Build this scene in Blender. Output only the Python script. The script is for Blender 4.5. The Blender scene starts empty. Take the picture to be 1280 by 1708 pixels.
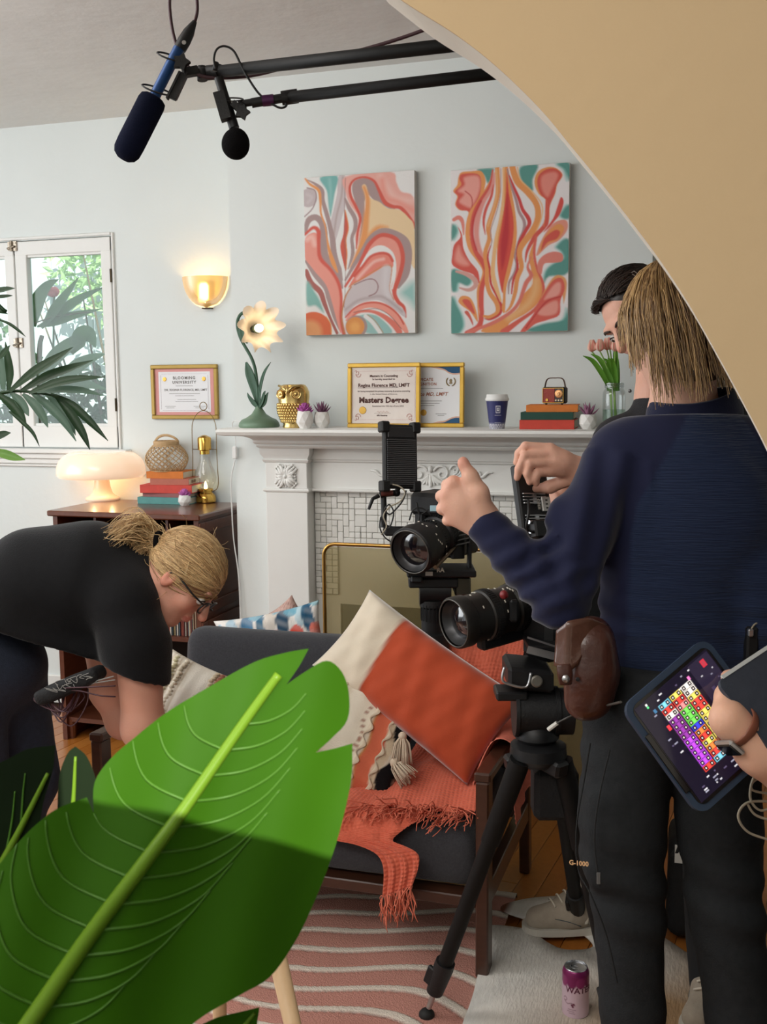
import bpy, bmesh, math, random
import numpy as np
from mathutils import Matrix, Vector

# ------------------------------------------------------------------ camera
SC = bpy.context.scene
COL = SC.collection
F = 1760.0
YAW, PIT, ROL = math.radians(17.5), math.radians(6.95), math.radians(-0.52)
CAMH = 1.55
_f = np.array([-math.sin(YAW)*math.cos(PIT), math.cos(YAW)*math.cos(PIT), -math.sin(PIT)])
_r = np.array([math.cos(YAW), math.sin(YAW), 0.0]); _u = np.cross(_r, _f)
RT = _r*math.cos(ROL) + _u*math.sin(ROL); UP = -_r*math.sin(ROL) + _u*math.cos(ROL); FW = _f
C0 = np.array([0, 0, CAMH])
cd = bpy.data.cameras.new('camera'); cam = bpy.data.objects.new('camera', cd); COL.objects.link(cam)
cd.sensor_fit = 'HORIZONTAL'; cd.sensor_width = 36.0; cd.lens = 36.0*F/1280.0; cd.clip_start = 0.05; cd.clip_end = 100
cam.matrix_world = Matrix(((RT[0], UP[0], -FW[0], 0), (RT[1], UP[1], -FW[1], 0), (RT[2], UP[2], -FW[2], CAMH), (0, 0, 0, 1)))
cd.dof.use_dof = True; cd.dof.focus_distance = 3.0; cd.dof.aperture_fstop = 30.0
SC.camera = cam

# ------------------------------------------------------------------ world, lights, exposure
W = bpy.data.worlds.new('World'); SC.world = W; W.use_nodes = True
_bg = W.node_tree.nodes['Background']; _bg.inputs[0].default_value = (0.93, 0.97, 1.0, 1); _bg.inputs[1].default_value = 0.85

def area(name, loc, target, sx, sy, power, col):
    l = bpy.data.lights.new(name, 'AREA'); l.shape = 'RECTANGLE'; l.size = sx; l.size_y = sy; l.energy = power; l.color = col
    o = bpy.data.objects.new(name, l); COL.objects.link(o); o.location = loc
    o.rotation_euler = (Vector(target) - Vector(loc)).to_track_quat('-Z', 'Y').to_euler()
    return o
area('daylight_side_windows', (-4.3, 1.9, 1.75), (-1.0, 3.0, 1.2), 2.6, 1.7, 44, (0.95, 0.98, 1.0))
area('overhead_fill', (-2.0, 1.75, 2.62), (-1.1, 3.9, 1.5), 1.6, 0.9, 23, (1.0, 0.98, 0.95))  # unseen fill added overhead to brighten the fireplace side
area('near_room_fill', (-1.2, -0.1, 2.68), (-1.0, 0.5, 0.0), 2.2, 1.1, 46, (1.0, 0.96, 0.90))  # added fill without a fitting, keeps the arch face from going dark
sl = bpy.data.lights.new('sun', 'SUN'); sl.energy = 8.0; sl.angle = 0.0025; sl.color = (1.0, 0.95, 0.86)
so = bpy.data.objects.new('sun', sl); COL.objects.link(so); so.rotation_euler = Vector((-.52, .72, -.56)).to_track_quat('-Z', 'Y').to_euler()
SC.view_settings.view_transform = 'Standard'; SC.view_settings.look = 'None'
SC.view_settings.exposure = 0.26; SC.view_settings.gamma = 1.0; SC.view_settings.use_curve_mapping = False
SC.cycles.max_bounces = 6; SC.cycles.diffuse_bounces = 3; SC.cycles.glossy_bounces = 3; SC.cycles.transmission_bounces = 5
SC.cycles.transparent_max_bounces = 12; SC.cycles.caustics_reflective = False; SC.cycles.caustics_refractive = False
SC.cycles.sample_clamp_indirect = 4.0
try:
    SC.cycles.use_denoising = True
except Exception:
    pass

# ------------------------------------------------------------------ camera geometry helpers (pixel + known plane -> point)
def ray(x, y): return FW + RT*(x-640)/F - UP*(y-854)/F
def D(x, y, d): return C0 + ray(x, y)*d
def PY(x, y, Y): r = ray(x, y); return C0 + r*(Y/r[1])
def PZ(x, y, Z): r = ray(x, y); return C0 + r*((Z-CAMH)/r[2])
def PX(x, y, X): r = ray(x, y); return C0 + r*(X/r[0])
def A(*v): return np.array(v, float)
random.seed(7); np.random.seed(7)

# ------------------------------------------------------------------ materials
def lin(c):
    c = np.asarray(c, float)/255.0
    return np.where(c <= 0.04045, c/12.92, ((c+0.055)/1.055)**2.4)
def rgba(c): l = lin(c); return (float(l[0]), float(l[1]), float(l[2]), 1.0)
MATS = {}
def mat(name, c=(200, 200, 200), rough=0.6, metal=0.0, spec=0.5, noise=None, c2=None, bump=None, sheen=0.0, trans=0.0, emit=None,
        alpha=None, vcol=False, wave=None, coat=0.0, sss=0.0, stretch=None, ior=None):
    if name in MATS: return MATS[name]
    m = bpy.data.materials.new(name); m.use_nodes = True; nt = m.node_tree; N = nt.nodes; L = nt.links
    b = N['Principled BSDF']
    b.inputs['Base Color'].default_value = rgba(c); b.inputs['Roughness'].default_value = rough; b.inputs['Metallic'].default_value = metal
    b.inputs['Specular IOR Level'].default_value = spec
    if sheen: b.inputs['Sheen Weight'].default_value = sheen; b.inputs['Sheen Roughness'].default_value = 0.4
    if trans: b.inputs['Transmission Weight'].default_value = trans
    if ior: b.inputs['IOR'].default_value = ior
    if coat: b.inputs['Coat Weight'].default_value = coat; b.inputs['Coat Roughness'].default_value = 0.15
    if sss:
        b.inputs['Subsurface Weight'].default_value = sss; b.inputs['Subsurface Radius'].default_value = (0.01, 0.004, 0.002); b.inputs['Subsurface Scale'].default_value = 0.6
    if alpha is not None: b.inputs['Alpha'].default_value = alpha
    if emit: b.inputs['Emission Color'].default_value = rgba(emit[0]); b.inputs['Emission Strength'].default_value = emit[1]
    tc = N.new('ShaderNodeTexCoord'); src = tc.outputs['Object']
    if stretch:
        mp = N.new('ShaderNodeMapping'); mp.inputs['Scale'].default_value = stretch; L.new(src, mp.inputs['Vector']); src = mp.outputs['Vector']
    colout = None
    if vcol:
        at = N.new('ShaderNodeAttribute'); at.attribute_name = 'Col'; colout = at.outputs['Color']
    if noise:
        n = N.new('ShaderNodeTexNoise'); n.inputs['Scale'].default_value = noise[0]; n.inputs['Detail'].default_value = 5; L.new(src, n.inputs['Vector'])
        r = N.new('ShaderNodeValToRGB'); r.color_ramp.elements[0].position = 0.5-noise[1]/2; r.color_ramp.elements[1].position = 0.5+noise[1]/2
        mx = N.new('ShaderNodeMix'); mx.data_type = 'RGBA'
        L.new(n.outputs['Fac'], r.inputs['Fac']); L.new(r.outputs['Color'], mx.inputs[0])
        if colout is not None:
            h = N.new('ShaderNodeHueSaturation'); h.inputs['Value'].default_value = 0.82; L.new(colout, h.inputs['Color'])
            L.new(h.outputs['Color'], mx.inputs[6]); L.new(colout, mx.inputs[7])
        else:
            mx.inputs[6].default_value = rgba(c); mx.inputs[7].default_value = rgba(c2 or c)
        colout = mx.outputs[2]
    if colout is not None: L.new(colout, b.inputs['Base Color'])
    if bump or wave:
        bp = N.new('ShaderNodeBump')
        if bump:
            n2 = N.new('ShaderNodeTexNoise'); n2.inputs['Scale'].default_value = bump[0]; n2.inputs['Detail'].default_value = bump[2] if len(bump) > 2 else 4
            L.new(src, n2.inputs['Vector']); L.new(n2.outputs['Fac'], bp.inputs['Height']); bp.inputs['Strength'].default_value = bump[1]
        else:
            w = N.new('ShaderNodeTexWave'); w.bands_direction = wave[0]; w.inputs['Scale'].default_value = wave[1]; w.inputs['Distortion'].default_value = wave[3] if len(wave) > 3 else 1.0
            L.new(src, w.inputs['Vector']); L.new(w.outputs['Fac'], bp.inputs['Height']); bp.inputs['Strength'].default_value = wave[2]
        bp.inputs['Distance'].default_value = 0.01; L.new(bp.outputs['Normal'], b.inputs['Normal'])
    MATS[name] = m
    return m
def glassmat(name, c=(255, 255, 255), gloss=0.12, tint=1.0, diffuse=None):
    """thin pane: sees through, reflects a little, optional dusty diffuse share"""
    if name in MATS: return MATS[name]
    m = bpy.data.materials.new(name); m.use_nodes = True; nt = m.node_tree; N = nt.nodes; L = nt.links
    out = N['Material Output']; N.remove(N['Principled BSDF'])
    t = N.new('ShaderNodeBsdfTransparent'); t.inputs[0].default_value = rgba(c)
    g = N.new('ShaderNodeBsdfGlossy'); g.inputs['Roughness'].default_value = 0.03
    fr = N.new('ShaderNodeLayerWeight'); fr.inputs[0].default_value = 0.35
    mu = N.new('ShaderNodeMath'); mu.operation = 'MULTIPLY_ADD'; mu.inputs[1].default_value = 0.25; mu.inputs[2].default_value = gloss
    L.new(fr.outputs['Fresnel'], mu.inputs[0])
    mx = N.new('ShaderNodeMixShader'); L.new(mu.outputs[0], mx.inputs[0]); L.new(t.outputs[0], mx.inputs[1]); L.new(g.outputs[0], mx.inputs[2])
    last = mx.outputs[0]
    if diffuse:
        d = N.new('ShaderNodeBsdfDiffuse'); d.inputs[0].default_value = rgba(diffuse[0])
        m2 = N.new('ShaderNodeMixShader'); m2.inputs[0].default_value = diffuse[1]; L.new(last, m2.inputs[1]); L.new(d.outputs[0], m2.inputs[2]); last = m2.outputs[0]
    L.new(last, out.inputs['Surface']); MATS[name] = m
    return m
def leafmat(name, c, c2, trans=0.35, rough=0.4, vcol=False, spec=0.4):
    if name in MATS: return MATS[name]
    m = mat(name, c, rough=rough, noise=(6, 0.6), c2=c2, spec=spec, vcol=vcol)
    nt = m.node_tree; N = nt.nodes; L = nt.links; b = N['Principled BSDF']; out = N['Material Output']
    t = N.new('ShaderNodeBsdfTranslucent')
    lk = b.inputs['Base Color'].links[0].from_socket; L.new(lk, t.inputs[0])
    mx = N.new('ShaderNodeMixShader'); mx.inputs[0].default_value = trans
    L.new(b.outputs[0], mx.inputs[1]); L.new(t.outputs[0], mx.inputs[2]); L.new(mx.outputs[0], out.inputs['Surface'])
    return m

# ------------------------------------------------------------------ objects
WM = {}
def tag(o, label, cat, group=None, kind=None):
    if label: o['label'] = label
    if cat: o['category'] = cat
    if group: o['group'] = group
    if kind: o['kind'] = kind
    return o
def thing(name, label, cat, loc=(0, 0, 0), group=None, rotz=0.0):
    o = bpy.data.objects.new(name, None); COL.objects.link(o); o.empty_display_size = 0.05
    o.location = tuple(float(v) for v in loc); o.rotation_euler = (0, 0, rotz)
    WM[o.as_pointer()] = Matrix.Translation(o.location) @ Matrix.Rotation(rotz, 4, 'Z')
    return tag(o, label, cat, group)
def link_mesh(name, me, m=None, parent=None, world=True):
    o = bpy.data.objects.new(name, me); COL.objects.link(o)
    if m is not None and len(me.materials) == 0:
        for q in (m if isinstance(m, (list, tuple)) else [m]): me.materials.append(q)
    if parent is not None:
        o.parent = parent
        pm = WM.get(parent.as_pointer(), Matrix.Identity(4))
        if world: me.transform(pm.inverted())
        WM[o.as_pointer()] = pm
    else:
        WM[o.as_pointer()] = Matrix.Identity(4)
    return o
def copy_tree(o, parent=None):
    c = o.copy(); COL.objects.link(c); c.parent = parent
    for ch in list(o.children): copy_tree(ch, c)
    return c
def smooth(me, ang=None):
    me.polygons.foreach_set('use_smooth', [True]*len(me.polygons))
    if ang is not None:
        try: me.set_sharp_from_angle(angle=math.radians(ang))
        except Exception: pass

def frame_from(z, up=(0, 0, 1)):
    """3x3 columns (x, y, z) with z given"""
    z = np.asarray(z, float); z = z/np.linalg.norm(z); up = np.asarray(up, float)
    if abs(z @ up) > 0.98*np.linalg.norm(up): up = np.array([1.0, 0, 0])
    x = np.cross(up, z); x /= np.linalg.norm(x); y = np.cross(z, x)
    return np.stack([x, y, z], 1)
def M4(R, t):
    m = Matrix.Identity(4)
    for i in range(3):
        for j in range(3): m[i][j] = float(R[i][j])
        m[i][3] = float(t[i])
    return m
def catmull(pts, n=8, closed=False):
    P = np.asarray(pts, float); out = []; k = len(P)
    rng = range(k) if closed else range(k-1)
    for i in rng:
        if closed: a, b, c, d = P[(i-1) % k], P[i], P[(i+1) % k], P[(i+2) % k]
        else: a, b, c, d = P[max(i-1, 0)], P[i], P[i+1], P[min(i+2, k-1)]
        for t in np.arange(n)/n:
            out.append(0.5*((2*b)+(-a+c)*t+(2*a-5*b+4*c-d)*t*t+(-a+3*b-3*c+d)*t**3))
    if not closed: out.append(P[-1])
    return np.array(out)

class MB:
    """collects shapes into one mesh"""
    def __init__(s): s.v = []; s.f = []; s.mi = []; s.xf = None; s.cur = 0; s.n = 0
    def add(s, v, f):
        v = np.asarray(v, float)
        if s.xf is not None:
            R = np.array(s.xf)[:3, :3]; t = np.array(s.xf)[:3, 3]; v = v @ R.T + t
        s.v.append(v); n = s.n
        s.f += [tuple(int(i)+n for i in q) for q in f]; s.mi += [s.cur]*len(f); s.n += len(v)
        return s
    def box(s, c, size, R=None, bev=0.0):
        c = np.asarray(c, float); h = np.asarray(size, float)/2
        if bev > 0:
            b = min(bev, 0.49*2*h.min()); v = []; idx = {}
            for sx in (-1, 1):
                for sy in (-1, 1):
                    for sz in (-1, 1):
                        for ax in range(3):
                            p = np.array([sx*h[0], sy*h[1], sz*h[2]]); 
                            for o in range(3):
                                if o != ax: p[o] -= b*(sx, sy, sz)[o]
                            idx[(sx, sy, sz, ax)] = len(v); v.append(p)
            f = []
            for ax in range(3):
                o1, o2 = [(1, 2), (2, 0), (0, 1)][ax]
                for sg in (-1, 1):
                    q = []
                    for a, b_ in ((-1, -1), (1, -1), (1, 1), (-1, 1)):
                        k = [0, 0, 0]; k[ax] = sg; k[o1] = a; k[o2] = b_; q.append(idx[(*k, ax)])
                    f.append(q if sg > 0 else q[::-1])
            for ax in range(3):   # edges parallel to ax
                o1, o2 = [(1, 2), (2, 0), (0, 1)][ax]
                for a in (-1, 1):
                    for b_ in (-1, 1):
                        k0 = [0, 0, 0]; k0[ax] = -1; k0[o1] = a; k0[o2] = b_; k1 = list(k0); k1[ax] = 1
                        q = [idx[(*k0, o1)], idx[(*k0, o2)], idx[(*k1, o2)], idx[(*k1, o1)]]
                        f.append(q[::-1] if a*b_ < 0 else q)
            for sx in (-1, 1):
                for sy in (-1, 1):
                    for sz in (-1, 1):
                        q = [idx[(sx, sy, sz, a)] for a in range(3)]
                        f.append(q if sx*sy*sz > 0 else q[::-1])
            v = np.array(v)
        else:
            v = np.array([[x, y, z] for x in (-h[0], h[0]) for y in (-h[1], h[1]) for z in (-h[2], h[2])])
            f = [(0, 1, 3, 2), (4, 6, 7, 5), (0, 4, 5, 1), (2, 3, 7, 6), (0, 2, 6, 4), (1, 5, 7, 3)]
        if R is not None: v = v @ np.asarray(R).T
        return s.add(v+c, f)
    def bar(s, a, b, w, h, up=(0, 0, 1), bev=0.0):
        a = np.asarray(a, float); b = np.asarray(b, float); R = frame_from(b-a, up)
        return s.box((a+b)/2, (w, h, np.linalg.norm(b-a)), R, bev)
    def tube(s, pts, r, n=8, caps=True, sub=0, closed=False, flat=None, up=(0, 0, 1)):
        P = np.asarray(pts, float)
        if sub:
            if np.ndim(r):
                q = catmull(np.column_stack([P, r]), sub, closed); P = q[:, :3]; r = q[:, 3]
            else: P = catmull(P, sub, closed)
        m = len(P); r = np.full(m, r, float) if np.ndim(r) == 0 else np.asarray(r, float)
        T = np.gradient(P, axis=0) if not closed else np.roll(P, -1, 0)-np.roll(P, 1, 0)
        T /= np.maximum(np.linalg.norm(T, axis=1, keepdims=True), 1e-9)
        x = frame_from(T[0], up)[:, 0]; V = []
        a = np.arange(n)*2*math.pi/n
        for i in range(m):
            x = x - T[i]*(x@T[i]); x /= max(np.linalg.norm(x), 1e-9); y = np.cross(T[i], x)
            fx, fy = flat if flat else (1, 1)
            V.append(P[i]+r[i]*(np.outer(np.cos(a)*fx, x)+np.outer(np.sin(a)*fy, y)))
        V = np.concatenate(V); f = []
        for i in range(m-1 if not closed else m):
            j = (i+1) % m
            for k in range(n):
                k2 = (k+1) % n; f.append((i*n+k, i*n+k2, j*n+k2, j*n+k))
        if caps and not closed: f.append(tuple(range(n))[::-1]); f.append(tuple((m-1)*n+k for k in range(n)))
        return s.add(V, f)
    def cyl(s, a, b, r0, r1=None, n=16, caps=True):
        return s.tube([a, b], [r0, r0 if r1 is None else r1], n, caps)
    def lathe(s, prof, n=24, c=(0, 0, 0), R=None, fn=None, close=True):
        prof = np.asarray(prof, float); m = len(prof); V = []
        for i in range(m):
            for k in range(n):
                a = 2*math.pi*k/n; r, z = prof[i]
                if fn: r, z = fn(r, z, a, i/(m-1))
                V.append((r*math.cos(a), r*math.sin(a), z))
        V = np.array(V); f = []
        for i in range(m-1):
            for k in range(n): k2 = (k+1) % n; f.append((i*n+k, i*n+k2, (i+1)*n+k2, (i+1)*n+k))
        if close:
            if prof[0][0] > 1e-5: f.append(tuple(range(n))[::-1])
            if prof[-1][0] > 1e-5: f.append(tuple((m-1)*n+k for k in range(n)))
        if R is not None: V = V @ np.asarray(R).T
        return s.add(V+np.asarray(c, float), f)
    def prism(s, poly, depth, c=(0, 0, 0), R=None):
        """2-D polygon in x,y extruded along z by depth"""
        P = np.asarray(poly, float); n = len(P)
        V = np.concatenate([np.column_stack([P, np.zeros(n)]), np.column_stack([P, np.full(n, depth)])])
        f = [tuple(range(n))[::-1], tuple(range(n, 2*n))]+[(i, (i+1) % n, n+(i+1) % n, n+i) for i in range(n)]
        if R is not None: V = V @ np.asarray(R).T
        return s.add(V+np.asarray(c, float), f)
    def grid(s, V, closed_u=False):
        """V: (nu, nv, 3)"""
        V = np.asarray(V, float); nu, nv = V.shape[:2]; f = []
        for i in range(nu if closed_u else nu-1):
            i2 = (i+1) % nu
            for j in range(nv-1): f.append((i*nv+j, i2*nv+j, i2*nv+j+1, i*nv+j+1))
        return s.add(V.reshape(-1, 3), f)
    def ball(s, c, r, nu=14, nv=9, R=None):
        r = np.ones(3)*r; V = []; f = []
        for j in range(nv+1):
            p = math.pi*j/nv
            for i in range(nu):
                a = 2*math.pi*i/nu; V.append((math.sin(p)*math.cos(a)*r[0], math.sin(p)*math.sin(a)*r[1], -math.cos(p)*r[2]))
        for j in range(nv):
            for i in range(nu): i2 = (i+1) % nu; f.append((j*nu+i, j*nu+i2, (j+1)*nu+i2, (j+1)*nu+i))
        V = np.array(V)
        if R is not None: V = V @ np.asarray(R).T
        return s.add(V+np.asarray(c, float), f)
    def mesh(s, name='m', sm=None):
        me = bpy.data.meshes.new(name); V = np.concatenate(s.v) if s.v else np.zeros((0, 3))
        me.from_pydata(V.tolist(), [], s.f)
        if max(s.mi, default=0) > 0: me.polygons.foreach_set('material_index', s.mi)
        me.validate(); me.update()
        if sm is not None: smooth(me, sm if sm is not True else None)
        return me
    def build(s, name, m, parent=None, sm=None, label=None, kind=None, fixn=False):
        me = s.mesh(name, sm)
        if fixn:
            bm = bmesh.new(); bm.from_mesh(me); bmesh.ops.recalc_face_normals(bm, faces=bm.faces); bm.to_mesh(me); bm.free()
        o = link_mesh(name, me, m, parent)
        if label: o['label'] = label
        if kind: o['kind'] = kind
        return o
def struct(o): o['kind'] = 'structure'; return o

def setcol(me, cols):
    at = me.color_attributes.new('Col', 'FLOAT_COLOR', 'POINT')
    c = np.ones((len(me.vertices), 4), np.float32); c[:, :3] = cols
    at.data.foreach_set('color', c.ravel())

# flat print raster: colours of a flat picture evaluated on a grid (paint on canvas, weave of a rug, print of a screen)
class Print:
    def __init__(s, w, h, bg):
        s.w, s.h = w, h; s.c = np.tile(lin(bg), (h, w, 1)).astype(float)
        s.X, s.Y = np.meshgrid(np.arange(w)+0.5, np.arange(h)+0.5); s.map = None
    def _m(s, p):
        p = np.asarray(p, float)
        return s.map(p) if s.map is not None else p
    def _mix(s, a, col): s.c = s.c*(1-a[..., None])+lin(col)*a[..., None]
    def poly(s, pts, col, sub=6, soft=0.8, alpha=1.0):
        P = s._m(pts); P = catmull(P, sub, True) if sub else P
        ins = np.zeros((s.h, s.w), bool); d = np.full((s.h, s.w), 1e9); n = len(P)
        for i in range(n):
            a, b = P[i], P[(i+1) % n]
            cnd = (a[1] > s.Y) != (b[1] > s.Y)
            with np.errstate(divide='ignore', invalid='ignore'): xi = a[0]+(s.Y-a[1])*(b[0]-a[0])/(b[1]-a[1]) if a[1] != b[1] else s.X*0
            ins ^= cnd & (s.X < xi)
            ab = b-a; l2 = max(ab@ab, 1e-9); t = np.clip(((s.X-a[0])*ab[0]+(s.Y-a[1])*ab[1])/l2, 0, 1)
            d = np.minimum(d, (s.X-a[0]-t*ab[0])**2+(s.Y-a[1]-t*ab[1])**2)
        d = np.sqrt(d)*np.where(ins, 1, -1)
        s._mix(np.clip(d/soft+0.5, 0, 1)*alpha, col); return d
    def stroke(s, pts, wid, col, sub=5, soft=0.8, alpha=1.0):
        P = np.asarray(pts, float); wid = np.full(len(P), wid, float) if np.ndim(wid) == 0 else np.asarray(wid, float)
        P = s._m(P); Q = catmull(np.column_stack([P, wid]), sub) if sub else np.column_stack([P, wid])
        d = np.full((s.h, s.w), 1e9)
        for i in range(len(Q)-1):
            a, b = Q[i, :2], Q[i+1, :2]; ab = b-a; l2 = max(ab@ab, 1e-9)
            t = np.clip(((s.X-a[0])*ab[0]+(s.Y-a[1])*ab[1])/l2, 0, 1)
            d = np.minimum(d, np.hypot(s.X-a[0]-t*ab[0], s.Y-a[1]-t*ab[1])-(Q[i, 2]+t*(Q[i+1, 2]-Q[i, 2]))/2)
        s._mix(np.clip(0.5-d/soft, 0, 1)*alpha, col); return d
    def rect(s, x0, y0, x1, y1, col, alpha=1.0, soft=0.8):
        d = np.minimum(np.minimum(s.X-x0, x1-s.X), np.minimum(s.Y-y0, y1-s.Y)); s._mix(np.clip(d/soft+0.5, 0, 1)*alpha, col)
    def disc(s, x, y, r, col, soft=0.8, alpha=1.0):
        s._mix(np.clip((r-np.hypot(s.X-x, s.Y-y))/soft+0.5, 0, 1)*alpha, col)
    def sample(s, u, v):
        """u, v in 0..1 (v down), bilinear"""
        x = np.clip(np.asarray(u)*s.w-0.5, 0, s.w-1.001); y = np.clip(np.asarray(v)*s.h-0.5, 0, s.h-1.001)
        i, j = x.astype(int), y.astype(int); fx, fy = (x-i)[..., None], (y-j)[..., None]
        return (s.c[j, i]*(1-fx)+s.c[j, i+1]*fx)*(1-fy)+(s.c[j+1, i]*(1-fx)+s.c[j+1, i+1]*fx)*fy
def print_panel(name, pr, o, ux, vy, m, parent, off=0.0):
    """flat printed sheet: o top-left corner, ux/vy full edge vectors"""
    nu, nv = pr.w+1, pr.h+1; u, v = np.linspace(0, 1, nu), np.linspace(0, 1, nv)
    U, V = np.meshgrid(u, v); o = np.asarray(o, float); ux = np.asarray(ux, float); vy = np.asarray(vy, float)
    P = o+U[..., None]*ux+V[..., None]*vy
    n = np.cross(vy, ux); n /= np.linalg.norm(n); P = P+n*off
    idx = np.arange(nu*nv).reshape(nv, nu)
    f = np.stack([idx[:-1, :-1], idx[1:, :-1], idx[1:, 1:], idx[:-1, 1:]], -1).reshape(-1, 4)
    me = bpy.data.meshes.new(name); me.from_pydata(P.reshape(-1, 3).tolist(), [], f.tolist()); me.update()
    setcol(me, pr.sample(U, V).reshape(-1, 3))
    return link_mesh(name, me, m, parent)

def text_mesh(txt, size, spacing=1.0, align='CENTER', bold=0.0, shear=0.0):
    cu = bpy.data.curves.new('t', 'FONT'); cu.body = txt; cu.size = size; cu.align_x = align; cu.align_y = 'CENTER'; cu.space_character = spacing
    cu.offset = bold; cu.resolution_u = 2; cu.shear = shear
    o = bpy.data.objects.new('t', cu); COL.objects.link(o)
    dg = bpy.context.evaluated_depsgraph_get(); me = bpy.data.meshes.new_from_object(o.evaluated_get(dg))
    bpy.data.objects.remove(o); bpy.data.curves.remove(cu); me.materials.clear()
    v = np.array([p.co[:] for p in me.vertices]); f = [tuple(p.vertices) for p in me.polygons]; bpy.data.meshes.remove(me)
    return v, f
def add_text(mb, txt, size, o, x, y, off=0.0, **k):
    """flat letters at o, x right / y up unit vectors"""
    v, f = text_mesh(txt, size, **k)
    if len(v) == 0: return
    x = np.asarray(x, float); y = np.asarray(y, float); n = np.cross(x, y)
    mb.add(np.asarray(o, float)+v[:, :1]*x+v[:, 1:2]*y+n*off, f)

# ------------------------------------------------------------------ implicit bodies: smooth unions meshed with surface nets
class SDF:
    def __init__(s): s.ops = []; s.lo = np.full(3, 1e9); s.hi = -s.lo; s.mod = None
    def _bb(s, p, r): p = np.asarray(p, float); s.lo = np.minimum(s.lo, p-r); s.hi = np.maximum(s.hi, p+r)
    def cone(s, a, b, ra, rb=None, k=0.03, sub=False, flat=None):
        rb = ra if rb is None else rb; a = np.asarray(a, float); b = np.asarray(b, float)
        if not sub: s._bb(a, ra); s._bb(b, rb)
        s.ops.append(('c', a, b, ra, rb, k, sub, flat)); return s
    def path(s, pts, rs, k=0.02):
        for i in range(len(pts)-1): s.cone(pts[i], pts[i+1], rs[i], rs[i+1], k)
        return s
    def ell(s, c, r, R=None, k=0.03, sub=False):
        c = np.asarray(c, float); r = np.asarray(r, float)*np.ones(3)
        if not sub: s._bb(c, r.max())
        s.ops.append(('e', c, r, None if R is None else np.asarray(R, float), None, k, sub, None)); return s
    def box(s, c, h, R=None, rnd=0.02, k=0.02, sub=False):
        c = np.asarray(c, float); h = np.asarray(h, float)
        if not sub: s._bb(c, np.linalg.norm(h))
        s.ops.append(('b', c, h, None if R is None else np.asarray(R, float), rnd, k, sub, None)); return s
    def plane(s, c, n, k=0.004):
        """cut away everything on the +n side"""
        n = np.asarray(n, float); s.ops.append(('p', np.asarray(c, float), n/np.linalg.norm(n), None, None, k, True, None)); return s
    def near(s, c, hd, m=.09):
        """primitives that can matter inside a block (centre c, half diagonal hd)"""
        out = []; n = 0
        for op in s.ops:
            t, a, b, ra, e, k, sub, fl = op
            if t == 'c': ab = b-a; u = min(1, max(0, (c-a)@ab/max(ab@ab, 1e-9))); x = np.linalg.norm(c-a-u*ab)-max(ra, e)
            elif t == 'e': x = np.linalg.norm(c-a)-b.max()
            elif t == 'b': x = np.linalg.norm(c-a)-np.linalg.norm(b)
            else: x = -1
            if x < hd+m or (sub and t == 'p'): out.append(op); n += not sub
        return out if n else None
    def eval(s, P, ops=None):
        d = None
        for t, a, b, c, e, k, sub, fl in (s.ops if ops is None else ops):
            if t == 'c':
                ab = b-a; l2 = max(ab@ab, 1e-9); q = P-a; u = np.clip(q@ab/l2, 0, 1); w = q-u[..., None]*ab
                if fl is not None:
                    ax = np.asarray(fl[0], float); w = w+(w@ax)[..., None]*ax*(1/fl[1]-1)
                x = np.sqrt((w*w).sum(-1))-(c+u*(e-c))
            elif t == 'e':
                q = P-a
                if c is not None: q = q@c
                q = q/b; l = np.sqrt((q*q).sum(-1)); l2 = np.sqrt(((q/b)**2).sum(-1)); x = l*(l-1)/np.maximum(l2, 1e-6)
            elif t == 'b':
                q = P-a
                if c is not None: q = q@c
                q = np.abs(q)-b+e; x = np.sqrt((np.maximum(q, 0)**2).sum(-1))+np.minimum(q.max(-1), 0)-e
            else: x = -((P-a)@b)
            if d is None:
                d = x if not sub else np.full(P.shape[:-1], 1.0, np.float32)
                if not sub: continue
            if not sub:
                h = np.maximum(k-np.abs(d-x), 0)/k; d = np.minimum(d, x)-h*h*k*0.25
            else:
                x = -x if t != 'p' else -x
                h = np.maximum(k-np.abs(d-x), 0)/k; d = np.maximum(d, x)+h*h*k*0.25
        if s.mod is not None: d = s.mod(P, d)
        return d
    def mesh(s, h, pad=0.03):
        lo = s.lo-pad; hi = s.hi+pad; n = np.ceil((hi-lo)/h).astype(int)+1
        ax = [lo[i]+h*np.arange(n[i]) for i in range(3)]
        P = np.stack(np.meshgrid(*ax, indexing='ij'), -1).astype(np.float32)
        d = np.ones(P.shape[:3], np.float32); st = 20; hd = st*h*.9
        for i in range(0, n[0], st):
            for j in range(0, n[1], st):
                for k in range(0, n[2], st):
                    ops = s.near(lo+h*(np.array([i, j, k])+st/2), hd)
                    if ops: d[i:i+st, j:j+st, k:k+st] = s.eval(P[i:i+st, j:j+st, k:k+st], ops)
        ins = d < 0; cs = [(i, j, k) for i in (0, 1) for j in (0, 1) for k in (0, 1)]
        def sh(a, o): return a[o[0]:a.shape[0]-1+o[0], o[1]:a.shape[1]-1+o[1], o[2]:a.shape[2]-1+o[2]]
        cnt = sum(sh(ins, o).astype(np.int8) for o in cs); act = (cnt > 0) & (cnt < 8)
        I = np.argwhere(act); vid = -np.ones(act.shape, np.int64); vid[act] = np.arange(len(I))
        acc = np.zeros((len(I), 3)); num = np.zeros(len(I))
        for a in cs:
            for axx in range(3):
                if a[axx]: continue
                b = list(a); b[axx] = 1
                da = d[I[:, 0]+a[0], I[:, 1]+a[1], I[:, 2]+a[2]]; db = d[I[:, 0]+b[0], I[:, 1]+b[1], I[:, 2]+b[2]]
                c = (da < 0) != (db < 0); t = np.where(c, da/np.where(c, da-db, 1), 0)
                p = np.tile(np.array(a, float), (len(I), 1)); p[:, axx] += t
                acc += np.where(c[:, None], p, 0); num += c
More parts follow.
